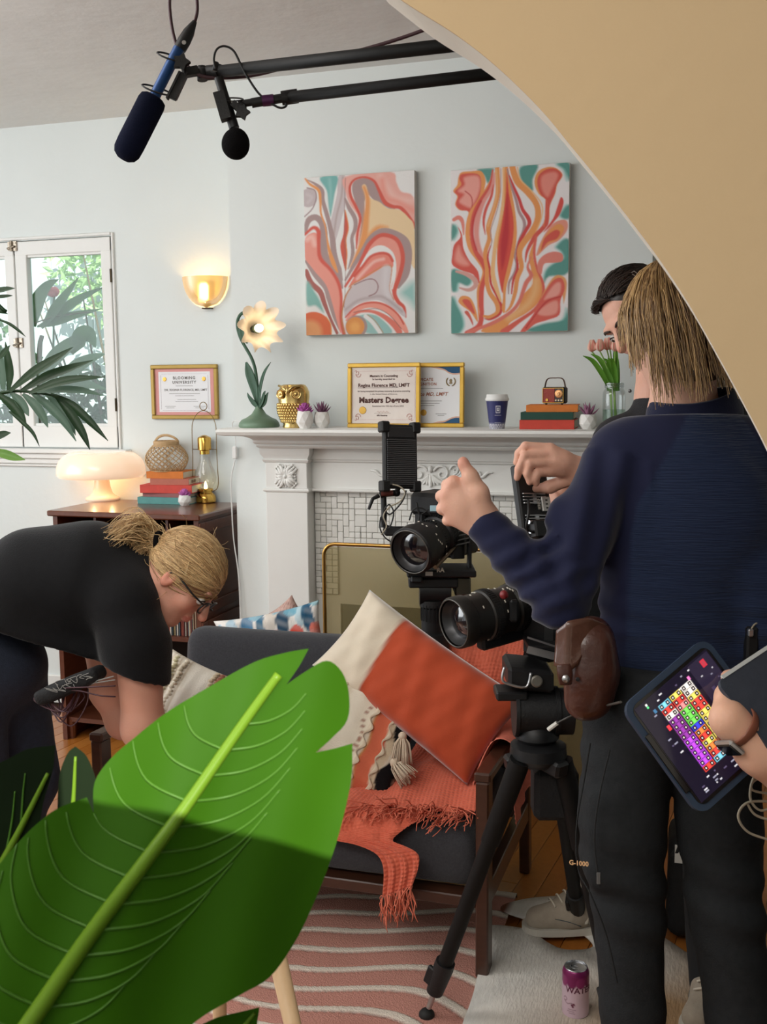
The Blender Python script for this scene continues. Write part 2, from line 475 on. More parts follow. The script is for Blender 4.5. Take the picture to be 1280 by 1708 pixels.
        V = lo+h*(I+acc/num[:, None]); faces = []
        for axx in range(3):
            o = [0, 0, 0]; o[axx] = 1; s0 = [slice(None)]*3; s1 = [slice(None)]*3; s0[axx] = slice(0, -1); s1[axx] = slice(1, None)
            e = ins[tuple(s0)] != ins[tuple(s1)]; E_ = np.argwhere(e)
            b, c = [(1, 2), (2, 0), (0, 1)][axx]
            ok = (E_[:, b] > 0) & (E_[:, c] > 0) & (E_[:, b] < act.shape[b]) & (E_[:, c] < act.shape[c]) & (E_[:, axx] < act.shape[axx]); E_ = E_[ok]
            flip = ins[E_[:, 0], E_[:, 1], E_[:, 2]]
            q = []
            for db, dc in ((-1, -1), (0, -1), (0, 0), (-1, 0)):
                w = E_.copy(); w[:, b] += db; w[:, c] += dc; q.append(vid[w[:, 0], w[:, 1], w[:, 2]])
            q = np.stack(q, 1); q[~flip] = q[~flip][:, ::-1]; faces.append(q)
        Fq = np.concatenate(faces)
        return V, Fq
def mesh_np(name, V, Fq, sm=True):
    me = bpy.data.meshes.new(name); me.vertices.add(len(V)); me.vertices.foreach_set('co', np.asarray(V, np.float32).ravel())
    n = len(Fq); me.loops.add(n*4); me.loops.foreach_set('vertex_index', np.asarray(Fq, np.int32).ravel())
    me.polygons.add(n); me.polygons.foreach_set('loop_start', np.arange(n, dtype=np.int32)*4)
    me.update(calc_edges=True); me.validate()
    if sm: smooth(me)
    return me
def relax(V, Fq, it=1, lam=0.5):
    for _ in range(it):
        acc = np.zeros_like(V); cnt = np.zeros(len(V))
        for a, b in ((0, 1), (1, 2), (2, 3), (3, 0)):
            np.add.at(acc, Fq[:, a], V[Fq[:, b]]); np.add.at(acc, Fq[:, b], V[Fq[:, a]]); np.add.at(cnt, Fq[:, a], 1); np.add.at(cnt, Fq[:, b], 1)
        V = V*(1-lam)+lam*acc/np.maximum(cnt, 1)[:, None]
    return V
def sdf_part(name, sdf, h, m, parent, it=1, label=None, colfn=None):
    V, Fq = sdf.mesh(h); V = relax(V, Fq, it) if it else V
    me = mesh_np(name, V, Fq)
    if colfn is not None: setcol(me, colfn(V))
    o = link_mesh(name, me, m, parent)
    if label: o['label'] = label
    return o
def sdf_join(name, parts, m, parent, colfn=None):
    Vs, Fs, n = [], [], 0
    for sdf, h, it in parts:
        V, Fq = sdf.mesh(h); V = relax(V, Fq, it) if it else V; Vs.append(V); Fs.append(Fq+n); n += len(V)
    V = np.concatenate(Vs); me = mesh_np(name, V, np.concatenate(Fs))
    if colfn is not None: setcol(me, colfn(V))
    return link_mesh(name, me, m, parent)
def vnoise(P, s, seed=0):
    """cheap smooth pseudo noise in -1..1"""
    r = np.random.RandomState(seed); o = 0
    for _ in range(4):
        k = r.normal(size=3); k *= s*(0.6+r.rand())/np.linalg.norm(k); o = o+np.sin(P@k+r.rand()*6.28)
    return o/4
# ================================================================== THE SETTING
YB, YL, ZC = 4.0, 4.35, 2.75          # chimney breast face, recessed wall face, ceiling height
BX0, BX1 = -1.905, -0.235             # chimney breast left / right edges
YA = 1.30                             # arch wall, camera side face
m_wall = mat('white_plaster', (232, 237, 235), 0.85, noise=(2.5, 0.9), c2=(224, 229, 227), bump=(26, 0.16, 6), spec=0.2)
m_ceil = mat('ceiling_plaster', (230, 228, 224), 0.9, noise=(3.0, 0.9), c2=(222, 220, 216), bump=(7, 0.55, 9), spec=0.2)
m_trim = mat('white_gloss_paint', (238, 238, 234), 0.45, noise=(8, 0.8), c2=(232, 231, 227), bump=(60, 0.05), spec=0.4)
m_tan = mat('tan_wall_paint', (210, 182, 144), 0.9, noise=(1.6, 0.9), c2=(204, 176, 138), bump=(40, 0.10, 5), spec=0.15)

b = MB()
wx0, wx1, wz0, wz1 = -3.72, -2.668, 1.256, 2.232
b.box(((-4.6+wx0)/2, YL+.06, ZC/2), (wx0+4.6, .12, ZC)); b.box(((wx1+BX0)/2, YL+.06, ZC/2), (BX0-wx1, .12, ZC))
b.box(((wx0+wx1)/2, YL+.06, wz0/2), (wx1-wx0, .12, wz0)); b.box(((wx0+wx1)/2, YL+.06, (wz1+ZC)/2), (wx1-wx0, .12, ZC-wz1))
struct(b.build('wall_window_side', m_wall))
b = MB()
OX0, OX1, OZ = -1.44, -0.68, 0.845    # firebox opening
b.box(((BX0+OX0)/2, (YB+YL)/2+.06, ZC/2), (OX0-BX0, YL-YB+.12, ZC)); b.box(((BX1+OX1)/2, (YB+YL)/2+.06, ZC/2), (BX1-OX1, YL-YB+.12, ZC))
b.box(((OX0+OX1)/2, (YB+YL)/2+.06, (OZ+ZC)/2), (OX1-OX0, YL-YB+.12, ZC-OZ))
struct(b.build('wall_fireplace', m_wall))
b = MB(); b.box(((OX0+OX1)/2, 4.44, .35), (OX1-OX0, .06, .70))
struct(b.build('wall_firebox', mat('firebox_brick', (120, 104, 66), 0.9, noise=(9, 0.8), c2=(96, 82, 52), bump=(30, 0.3))))
b = MB(); b.box(((BX1+1.8)/2, YL+.06, ZC/2), (1.8-BX1, .12, ZC))
struct(b.build('wall_right_rear', mat('cream_textured_wall', (242, 234, 216), 0.85, noise=(12, 0.6), c2=(226, 214, 190), bump=(60, 0.4), stretch=(0.3, 1, 2.4))))
b = MB()   # right wall; then an added unseen wall whose slot cuts the leaf's sunlight
b.box((1.86, 1.42, ZC/2), (.12, 6.1, ZC)); struct(b.build('wall_right', m_wall))
b = MB(); tz0, tz1, tx0, tx1 = 2.424, 2.690, 0.66, 1.12
b.box(((-4.7+tx0)/2, -.96, ZC/2), (tx0+4.7, .12, ZC)); b.box(((tx1+1.86)/2, -.96, ZC/2), (1.86-tx1, .12, ZC)); b.box(((tx0+tx1)/2, -.96, tz0/2), (tx1-tx0, .12, tz0)); b.box(((tx0+tx1)/2, -.96, (tz1+ZC)/2), (tx1-tx0, .12, ZC-tz1))
struct(b.build('wall_sun_mask', m_wall))
b = MB()   # left wall with the tall window opening that lets the daylight in
b.box((-4.66, 3.86, ZC/2), (.12, 1.1, ZC)); b.box((-4.66, .45, ZC/2), (.12, .2, ZC)); b.box((-4.66, 1.93, .35), (.12, 2.76, .7)); b.box((-4.66, 1.93, 2.69), (.12, 2.76, .12))
struct(b.build('wall_left', m_wall))
b = MB(); b.box((-1.4, 1.765, ZC+.05), (6.6, 5.57, .1)); struct(b.build('ceiling', m_ceil))

# arch wall: the curved right haunch of the opening the picture is taken through
apx = [(590, -62), (670, 0), (760, 57), (830, 112), (900, 180), (950, 240), (1000, 301), (1050, 365), (1100, 432), (1150, 508), (1200, 596), (1240, 670), (1280, 747), (1310, 812), (1345, 900), (1380, 1000), (1410, 1110)]
ap = np.array([PY(x, y, YA)[[0, 2]] for x, y in apx]); ap = catmull(ap, 4)
def arch_wall(name, y0, y1, m, grow=0.0):
    e = ap+np.array([grow, grow]); x = e[:, 0]; z = e[:, 1]
    up = np.column_stack([np.linspace(-.55, 1.8, len(e)), np.full(len(e), ZC)])
    # strip between the curve and the outer rectangle (top edge then right edge)
    out = []
    for i, (px_, pz_) in enumerate(e):
        t = i/(len(e)-1)
        out.append((-.62+t/0.55*2.42, ZC) if t < .55 else (1.8, ZC-(t-.55)/.45*(ZC-pz_)))
    out = np.array(out); bb = MB()
    def ring(yy, rev):
        V = np.zeros((len(e), 2, 3)); V[:, 0] = np.column_stack([x, np.full(len(e), yy), z]); V[:, 1] = np.column_stack([out[:, 0], np.full(len(e), yy), out[:, 1]])
        if rev: V = V[::-1]
        bb.grid(V)
    ring(y0, False); ring(y1, True)
    V = np.zeros((len(e), 2, 3)); V[:, 0] = np.column_stack([x, np.full(len(e), y1), z]); V[:, 1] = np.column_stack([x, np.full(len(e), y0), z]); bb.grid(V)
    # jamb below the haunch
    xj, zj = e[-1]
    bb.box(((xj+1.8)/2, (y0+y1)/2, zj/2), (1.8-xj, y1-y0, zj)); bb.box((-2.62, (y0+y1)/2, (ZC+2.2)/2), (3.95, y1-y0, ZC-2.2))
    return struct(bb.build(name, m))
arch_wall('wall_arch', YA, YA+.006, m_tan)
arch_wall('wall_arch_core', YA+.006, YA+.15, mat('arch_white_edge', (236, 228, 214), 0.8, bump=(40, 0.1)))

# floor: sub-floor plus strip boards, each a board of its own where the photograph shows them
b = MB(); b.box((-1.4, 1.45, -.03), (6.6, 6.1, .04)); fl = struct(b.build('floor', mat('subfloor_brown', (70, 42, 20), 0.8)))
pd = PZ(945, 1380, 0)-PZ(868, 1500, 0); pang = math.atan2(pd[1], pd[0]); PU = A(math.cos(pang), math.sin(pang), 0); PVv = A(-math.sin(pang), math.cos(pang), 0)
m_planks = [mat('oak_strip_%s' % n, c, 0.28, noise=(4, 0.9), c2=c2, bump=(30, 0.08), stretch=(18, 18, 18), coat=0.25) for n, c, c2 in
            (('honey', (186, 116, 48), (160, 92, 34)), ('amber', (172, 102, 40), (196, 128, 60)), ('russet', (156, 88, 34), (180, 110, 48)))]
cen = A(-1.3, 3.2, 0); rnd = random.Random(3); pw = 0.072
pm = {}
for i in range(-26, 27):
    s0 = -2.4+rnd.random()*0.9
    while s0 < 2.4:
        ln = rnd.choice((0.9, 1.2, 1.5)); mid = cen+PU*(s0+ln/2)+PVv*(i*pw)
        if -4.4 < mid[0] < 1.5 and 1.2 < mid[1] < 4.8:
            k = (ln, rnd.randrange(3))
            if k not in pm:
                q = MB(); q.box((0, 0, 0), (ln-.0015, pw-.0015, .010), bev=.0012); pm[k] = q.mesh('plank'); pm[k].materials.append(m_planks[k[1]])
            o = bpy.data.objects.new('plank', pm[k]); COL.objects.link(o); o.parent = fl
            o.location = (mid[0], mid[1], -.005); o.rotation_euler = (0, 0, pang)
        s0 += ln

b = MB(); b.box(((-4.6+BX0)/2, YL-.009, .07), (BX0+4.6, .018, .14), bev=.004); struct(b.build('baseboard_window_side', m_trim))

# ------------------------------------------------------------------ casement window
def sash(name, x0, x1):
    o = thing(name, None, None, ((x0+x1)/2, YL, wz0)); struct(o)
    z0, z1 = wz0+.004, wz1-.004; fw = .064; y = YL+.012
    q = MB()
    q.box(((x0+x1)/2, y, z1-fw/2), (x1-x0, .04, fw), bev=.003); q.box(((x0+x1)/2, y, z0+.052), (x1-x0, .04, .104), bev=.003)
    q.box((x0+fw/2, y, (z0+z1)/2), (fw, .038, z1-z0-.002), bev=.003); q.box((x1-.052/2, y, (z0+z1)/2), (.052, .038, z1-z0-.002), bev=.003)
    for (cx, cz, sx, sz) in (((x0+x1)/2+.006, z1-fw-.005, x1-x0-.116, .01), ((x0+x1)/2+.006, z0+.109, x1-x0-.116, .01)): q.box((cx, y+.004, cz), (sx, .03, sz))
    q.build('sash_frame', m_trim, o)
    q = MB(); q.box(((x0+x1)/2, YL+.022, (z0+z1)/2), (x1-x0-.1, .004, z1-z0-.15)); q.build('pane', glassmat('window_glass', (240, 250, 248), 0.015, diffuse=((215, 235, 235), 0.02)), o)
    return o
xm = PY(32, 570, YL)[0]
w1 = sash('window_1', xm+.003, wx1-.004); w2 = sash('window_2', wx0+.004, xm-.003)
for zz in (PY(187, 460, YL)[2], PY(196, 675, YL)[2]):
    q = MB(); q.cyl((wx1-.003, YL-.011, zz-.03), (wx1-.003, YL-.011, zz+.03), .005, n=8); q.build('hinge', mat('dark_brass', (70, 60, 45), 0.4, 0.8), w1)
for (hx, hy) in ((24, 411), (34, 572)):
    p = PY(hx, hy, YL); q = MB()
    q.box((p[0]+.004, YL-.011, p[2]), (.036, .006, .046), bev=.001); q.box((p[0]-.018, YL-.012, p[2]), (.018, .007, .04), bev=.001)
    q.cyl((p[0]-.006, YL-.018, p[2]-.024), (p[0]-.006, YL-.018, p[2]+.024), .006, n=8); q.cyl((p[0]-.026, YL-.02, p[2]-.012), (p[0]+.012, YL-.02, p[2]-.002), .005, n=8)
    for sx in (-.004, .014):
        for sz in (-.014, .014): q.cyl((p[0]+sx, YL-.016, p[2]+sz), (p[0]+sx, YL-.012, p[2]+sz), .004, n=8)
    q.build('latch', mat('brushed_nickel', (190, 180, 165), 0.35, 0.9, noise=(60, .6), c2=(120, 105, 88)), w1)
q = MB()
for i, (o_, z, h) in enumerate(((.05, wz0-.012, .022), (.034, wz0-.036, .026), (.022, wz0-.062, .026), (.014, wz0-.082, .014))): q.box(((wx0+wx1)/2+.01, YL-o_/2, z), (wx1-wx0+.11, o_, h), bev=.004)
struct(q.build('trim_window_sill', m_trim))
q = MB()
q.box((wx1+.008, YL-.004, (wz0+wz1)/2), (.012, .012, wz1-wz0+.03), bev=.003); q.box(((wx0+wx1)/2, YL-.004, wz1+.010), (wx1-wx0, .012, .014), bev=.003)
struct(q.build('trim_window_frame', m_trim))

# ------------------------------------------------------------------ garden outside
q = MB(); q.box((-3.5, 7.2, -.06), (9, 5.4, .04)); struct(q.build('ground_garden', mat('garden_soil', (96, 92, 70), 0.95, noise=(5, .7), c2=(70, 74, 48))))
fn = thing('garden_fence', 'weathered pale grey board fence outside the casement window', 'fence', (-4.2, 8.0, 0))
fmesh = MB(); fmesh.box((0, 0, 1.5), (.19, .025, 3.0), bev=.004); fm = fmesh.mesh('board'); fm.materials.append(mat('weathered_grey_board', (208, 216, 218), 0.9, noise=(3, .9), c2=(176, 188, 192), stretch=(8, 8, .6)))
for i in range(26):
    o = bpy.data.objects.new('board', fm); COL.objects.link(o); o.parent = fn; o.location = (-2.6+i*.2, random.uniform(-.01, .01), 0)
q = MB(); q.box((-4.2, 8.05, .6), (5.3, .05, .1)); q.box((-4.2, 8.05, 2.4), (5.3, .05, .1)); q.build('rail', mat('weathered_grey_board'), fn)
def leaf_cloud(mb, n, cfn, size, rs, elong=3.0):
    """n folded leaf blades scattered by cfn()"""
    for _ in range(n):
        c = cfn(); d = rs.normal(size=3); d[2] = d[2]*.7+.1; d /= np.linalg.norm(d); R = frame_from(d, rs.normal(size=3)); s = size*(.6+.8*rs.rand()); w = s/elong
        v = np.array([[0, 0, 0], [w, -.2*w, s*.45], [0, -.1*w, s], [-w, -.2*w, s*.45], [0, .25*w, s*.45]])@R.T+c
        mb.add(v, [(0, 1, 4), (1, 2, 4), (2, 3, 4), (3, 0, 4)])
rs = np.random.RandomState(5)
def shrub(label, c, r, n, size, m, elong=3.0):
    o = thing('garden_shrub', label, 'shrub', (c[0], c[1], 0), 'shrubs outside the casement window')
    q = MB()
    def cf():
        d = rs.normal(size=3); d /= np.linalg.norm(d); return np.array(c)+d*np.array(r)*(rs.rand()**.4)
    leaf_cloud(q, n, cf, size, rs, elong); q.build('foliage', m, o, kind='stuff')
    q = MB()
    for _ in range(7):
        d = rs.normal(size=3)*.3; q.tube([(c[0]+d[0]*.3, c[1]+d[1]*.3, -.04), (c[0]+d[0], c[1]+d[1], c[2]*.6), (c[0]+d[0]*1.8, c[1]+d[1], c[2]+r[2]*.5)], [.018, .012, .004], 6)
    q.build('stem', mat('shrub_bark', (84, 70, 48), .9), o)
    return o
g1 = leafmat('garden_leaf_deep', (38, 74, 30), (66, 108, 44)); g2 = leafmat('garden_leaf_bright', (96, 150, 62), (140, 186, 90)); g3 = leafmat('garden_leaf_pale', (150, 190, 120), (190, 215, 160))
shrub('dense dark green shrub low outside the window', (-3.55, 5.6, .95), (.75, .35, .75), 2600, .075, g1)
shrub('bright green leafy shrub outside the right window pane', (-3.25, 5.9, 1.75), (.38, .35, .65), 1400, .07, g2)
shrub('pale feathery creeper high on the grey fence', (-4.3, 7.6, 2.55), (1.0, .22, .6), 1600, .12, g3, 6.0)
shrub('dark shrub outside the left window pane', (-4.7, 5.9, 1.2), (.6, .35, .85), 1500, .08, g1)
o = thing('hibiscus_bloom', 'red-pink flower outside the window above the palm leaves', 'flower', PY(90, 487, 5.1))
p = PY(90, 487, 5.1); q = MB()
for k in range(7):
    a = k*.9; q.ball(p+A(math.cos(a)*.022, -.01, math.sin(a)*.012), (.022, .012, .018), 10, 6)
q.build('petal', mat('flower_pink', (230, 96, 110), .6), o); q = MB(); q.tube([p-A(0, 0, .01), p-A(.02, 0, .3), p-A(.0, -.3, .8)], .006, 6); q.build('stem', g1, o)

# ------------------------------------------------------------------ fireplace
fp = thing('fireplace_surround', 'white carved wooden fireplace surround with moulded mantel shelf', 'fireplace', (-1.06, YB, 0))
SX0, SX1 = -1.725, -0.395             # outer edges of the pilasters
def mould(mb, prof, x0, x1, yf, yb):
    """moulding profile [(outset, z)] run round three sides"""
    V = []
    for o_, z in prof: V.append([(x0-o_, yb, z), (x0-o_, yf-o_, z), (x1+o_, yf-o_, z), (x1+o_, yb, z)])
    V = np.array(V); n = len(prof); f = []
    for i in range(n-1):
        for j in range(3): f.append((i*4+j, i*4+j+1, (i+1)*4+j+1, (i+1)*4+j))
    f.append((0, 3, 2, 1)); f.append(((n-1)*4, (n-1)*4+1, (n-1)*4+2, (n-1)*4+3))
    mb.add(V.reshape(-1, 3), f)
ZS = PY(640, 716, 3.72)[2]            # mantel shelf top
yp, yf_ = 3.895, 3.945                # pilaster face, frieze face
q = MB(); mould(q, [(.10, ZS-.030), (.118, ZS-.026), (.126, ZS-.014), (.122, ZS-.004), (.112, ZS)], SX0-.005, SX1+.005, yp-.05, YB); q.build('shelf', m_trim, fp, sm=35)
z0 = PY(409, 746, 3.85)[2]
zz = np.linspace(0, 1, 9); cove = [(.030+.066*(1-math.cos(t*math.pi/2)), z0+.022+(ZS-.032-z0-.022)*math.sin(t*math.pi/2)) for t in zz]
q = MB(); mould(q, [(.012, z0-.004), (.020, z0), (.024, z0+.006), (.020, z0+.011), (.028, z0+.014), (.032, z0+.020)]+cove[1:], SX0, SX1, yp-.012, YB); q.build('cornice', m_trim, fp, sm=35)
z1 = PY(470, 772, yp)[2]; z2 = PY(470, 816, yp)[2]
q = MB(); q.box(((SX0+SX1)/2, (yf_+YB)/2, (z0+z2)/2), (SX1-SX0-.36, YB-yf_, z0-z2)); q.build('frieze', m_trim, fp)
q = MB(); mould(q, [(0, z1+.0), (.008, z1+.004), (.010, z1+.012), (.016, z1+.014), (.020, z0-.004)], SX0+.19, SX1-.19, yf_, YB); q.build('frieze_moulding', m_trim, fp, sm=35)
q = MB(); q.box(((SX0+SX1)/2, yf_-.004, z2-.004), (SX1-SX0-.36, .03, .012), bev=.004); q.build('frieze_bead', m_trim, fp)
def rosette(cx, cz, s, y, parent):
    rq = MB()
    for k in range(8):
        a = k*math.pi/4+math.pi/8*0; L_ = s*(.62 if k % 2 == 0 else .80); dx, dz = math.cos(a), math.sin(a); w = s*.20
        for sd in (-1, 0, 1):
            e = A(cx+dx*L_-dz*sd*w*.9, y-.004, cz+dz*L_+dx*sd*w*.9); st = A(cx+dx*s*.1, y-.010, cz+dz*s*.1); md = (st+e)/2+A(-dz*sd*w*.5, -.006, dx*sd*w*.5)
            rq.tube([st, md, e], [s*.05, s*.12, s*.06], 6, sub=3, flat=(1, .55), up=(0, 1, 0))
            rq.ball(e, (s*.09, .005, s*.09), 8, 5)
    rq.ball((cx, y-.008, cz), (s*.16, .012, s*.16), 10, 6)
    return rq.build('rosette', m_trim, parent, sm=True)
for sx, inner in ((SX0, 1), (SX1, -1)):
    xa, xb = (sx, sx+.180) if inner > 0 else (sx-.180, sx)
    q = MB(); q.box(((xa+xb)/2, (yp+YB)/2, z0/2), (xb-xa, YB-yp, z0), bev=.003); pl = q.build('pilaster', m_trim, fp)
    q = MB(); mould(q, [(0, z1), (.006, z1+.004), (.010, z1+.012), (.004, z1+.015), (.006, z1+.022), (.016, z1+.036), (.018, z0-.002)], xa, xb, yp, YB); q.build('capital', m_trim, pl, sm=35)
    q = MB(); mould(q, [(0, z2-.012), (.007, z2-.009), (.009, z2-.003), (.006, z2+.003), (0, z2+.005)], xa, xb, yp, YB); q.build('necking', m_trim, pl, sm=35)
    rosette((xa+xb)/2, (z1+z2)/2, .064, yp, pl)
# carved scroll ornament in the middle of the frieze
oc = PY(719, 792, yf_); q = MB(); up_ = (0, 1, 0)
def orn(pts, r): q.tube([(oc[0]+x, yf_-.005, oc[2]+z) for x, z in pts], r, 7, sub=5, flat=(1, .7), up=up_)
def spiral(cx, cz, r0, r1, a0, a1, n=12): return [(cx+(r0+(r1-r0)*i/(n-1))*math.cos(a0+(a1-a0)*i/(n-1)), cz+(r0+(r1-r0)*i/(n-1))*math.sin(a0+(a1-a0)*i/(n-1))) for i in range(n)]
for sg in (-1, 1):
    def mir(pp): return [(sg*x, z) for x, z in pp]
    orn(mir(spiral(.045, .005, .034, .006, math.pi*.9, -math.pi*1.3)), np.linspace(.005, .0035, 12))
    orn(mir(spiral(.098, .022, .020, .004, math.pi*1.0, -math.pi*1.1, 10)), np.linspace(.0045, .003, 10))
    for a in (.3, .62, .95, 1.25): orn(mir([(.006, .0), (.02*a+.006, -.022), (.052*a, -.042+.008*a)]), [.004, .0062, .003])
    for k in range(4): orn(mir([(.085+.014*k, -.004), (.104+.014*k, .010), (.106+.012*k, .028-.004*k)]), [.003, .0052, .0022])
    orn(mir([(.06, -.014), (.10, -.010), (.135, .002), (.150, .016)]), [.003, .006, .005, .0025])
    for k in range(3): orn(mir([(.078+.014*k, -.012), (.084+.015*k, -.028), (.092+.016*k, -.034+.004*k)]), [.004, .005, .002])
    orn(mir(spiral(.185, .006, .016, .003, -math.pi*.5, math.pi*1.2, 9)), np.linspace(.0045, .003, 9)); orn(mir([(.178, -.010), (.205, -.004), (.225, .012), (.246, .013)]), [.003, .006, .006, .002])
q.ball((oc[0], yf_-.006, oc[2]+.022), (.010, .008, .014), 8, 6); orn([(0, .0), (0, -.03), (0, -.047)], [.005, .009, .006])
q.build('carved_scroll', m_trim, fp, sm=True)
# hand-made wall tiles around the firebox
m_tile = [mat('white_tile_%d' % i, c, .4, noise=(20, .8), c2=(232, 230, 224), bump=(45, .12)) for i, c in enumerate(((240, 239, 235), (234, 233, 228)))]
tz, tx, gp = .0235, .0245, .0013; ytile = 3.972
rz0, nrow = z2-.010, 9; tcache = {}; occ = set(); X0 = SX0+.182; ncol = int((SX1-SX0-.364)/tx); rt = random.Random(11); ntile = 0
def tile(ix, iz, w, h):
    global ntile
    cx, cz = X0+(ix+w/2)*tx, rz0-(iz+h/2)*tz
    k = (w, h, rt.randrange(2))
    if k not in tcache:
        t = MB(); t.box((0, 0, 0), (w*tx-gp, .012, h*tz-gp), bev=.0022); tcache[k] = t.mesh('tile'); tcache[k].materials.append(m_tile[k[2]])
    o = bpy.data.objects.new('tile', tcache[k]); COL.objects.link(o); o.parent = fp
    o.location = (cx-fp.location[0], ytile-fp.location[1]-rt.random()*.003, cz); o.rotation_euler = (rt.uniform(-.03, .03), 0, rt.uniform(-.03, .03)); ntile += 1
for iz in range(18):
    for ix in range(ncol):
        if iz >= nrow and not (ix < 4 and iz < 18): continue
        if (ix, iz) in occ or X0+(ix+1)*tx > -0.575: continue
        w = h = 1; r_ = rt.random()
        if r_ < .42 and (ix+1, iz) not in occ and ix+1 < ncol: w = 2
        elif r_ < .55 and iz+1 < nrow: h = 2
        elif r_ < .63 and ix+1 < ncol and iz+1 < nrow and (ix+1, iz) not in occ: w = h = 2
        for i in range(w):
            for j in range(h): occ.add((ix+i, iz+j))
        if iz >= nrow and w == 2 and ix == 3: w = 1
        tile(ix, iz, w, h)
q = MB(); q.box(((X0+OX0)/2, 3.981, .33), (OX0-X0, .014, .66)); q.box((-.66, 3.985, .33), (.15, .014, .66)); q.box(((SX0+SX1)/2, 3.983, (z2+.66)/2), (SX1-SX0-.36, .016, z2-.66)); q.build('tile_bed', m_tile[1], fp)
# fire screen
fs = thing('fire_screen', 'gold tube framed mesh fire screen in front of the hearth', 'fire screen', (-1.05, 3.74, 0))
ys = 3.74; tl = PY(540, 909, ys); fx0, fz1 = tl[0], PY(600, 909, ys)[2]; fx1 = -.42; rr = .045; pts = [(fx0, ys, .01)]
for a in np.linspace(math.pi, math.pi/2, 6): pts.append((fx0+rr+rr*math.cos(a), ys, fz1-rr+rr*math.sin(a)))
for a in np.linspace(math.pi/2, 0, 6): pts.append((fx1-rr+rr*math.cos(a), ys, fz1-rr+rr*math.sin(a)))
pts.append((fx1, ys, .01)); q = MB(); q.tube(pts, .0075, 10); q.tube([(fx0, ys, .03), (fx1, ys, .03)], .006, 8); q.build('frame', mat('antique_gold', (196, 152, 84), .3, 1.0), fs, sm=40)
q = MB(); q.box(((fx0+fx1)/2, ys, (fz1+.03)/2), (fx1-fx0-.016, .002, fz1-.05)); q.build('mesh_panel', glassmat('screen_mesh', (244, 238, 220), 0.0, diffuse=((150, 138, 100), .30)), fs)
for sx in (fx0+.1, fx1-.1):
    q = MB(); q.bar((sx, ys-.09, .006), (sx, ys+.09, .006), .02, .012, bev=.003); q.build('foot', mat('antique_gold'), fs)
# ================================================================== WALL ART
def quadmap(c, w, h):
    """photo-crop pixels inside a quad (TL, TR, BR, BL) -> print pixels"""
    TL, TR, BR, BL = [np.array(p, float) for p in c]
    def f(p):
        p = np.atleast_2d(np.asarray(p, float)); u = np.full(len(p), .5); v = np.full(len(p), .5)
        for _ in range(12):
            l = TL+(BL-TL)*v[:, None]; r = TR+(BR-TR)*v[:, None]; u = (p[:, 0]-l[:, 0])/(r[:, 0]-l[:, 0])
            t = TL+(TR-TL)*u[:, None]; b_ = BL+(BR-BL)*u[:, None]; v = (p[:, 1]-t[:, 1])/(b_[:, 1]-t[:, 1])
        return np.column_stack([u*w, v*h])
    return f
WHT, MAU, SAL, RED, ORA, PEA, TEA, LIL = (232, 230, 228), (168, 142, 140), (232, 150, 134), (212, 84, 66), (230, 152, 84), (234, 204, 160), (116, 178, 174), (204, 192, 194)
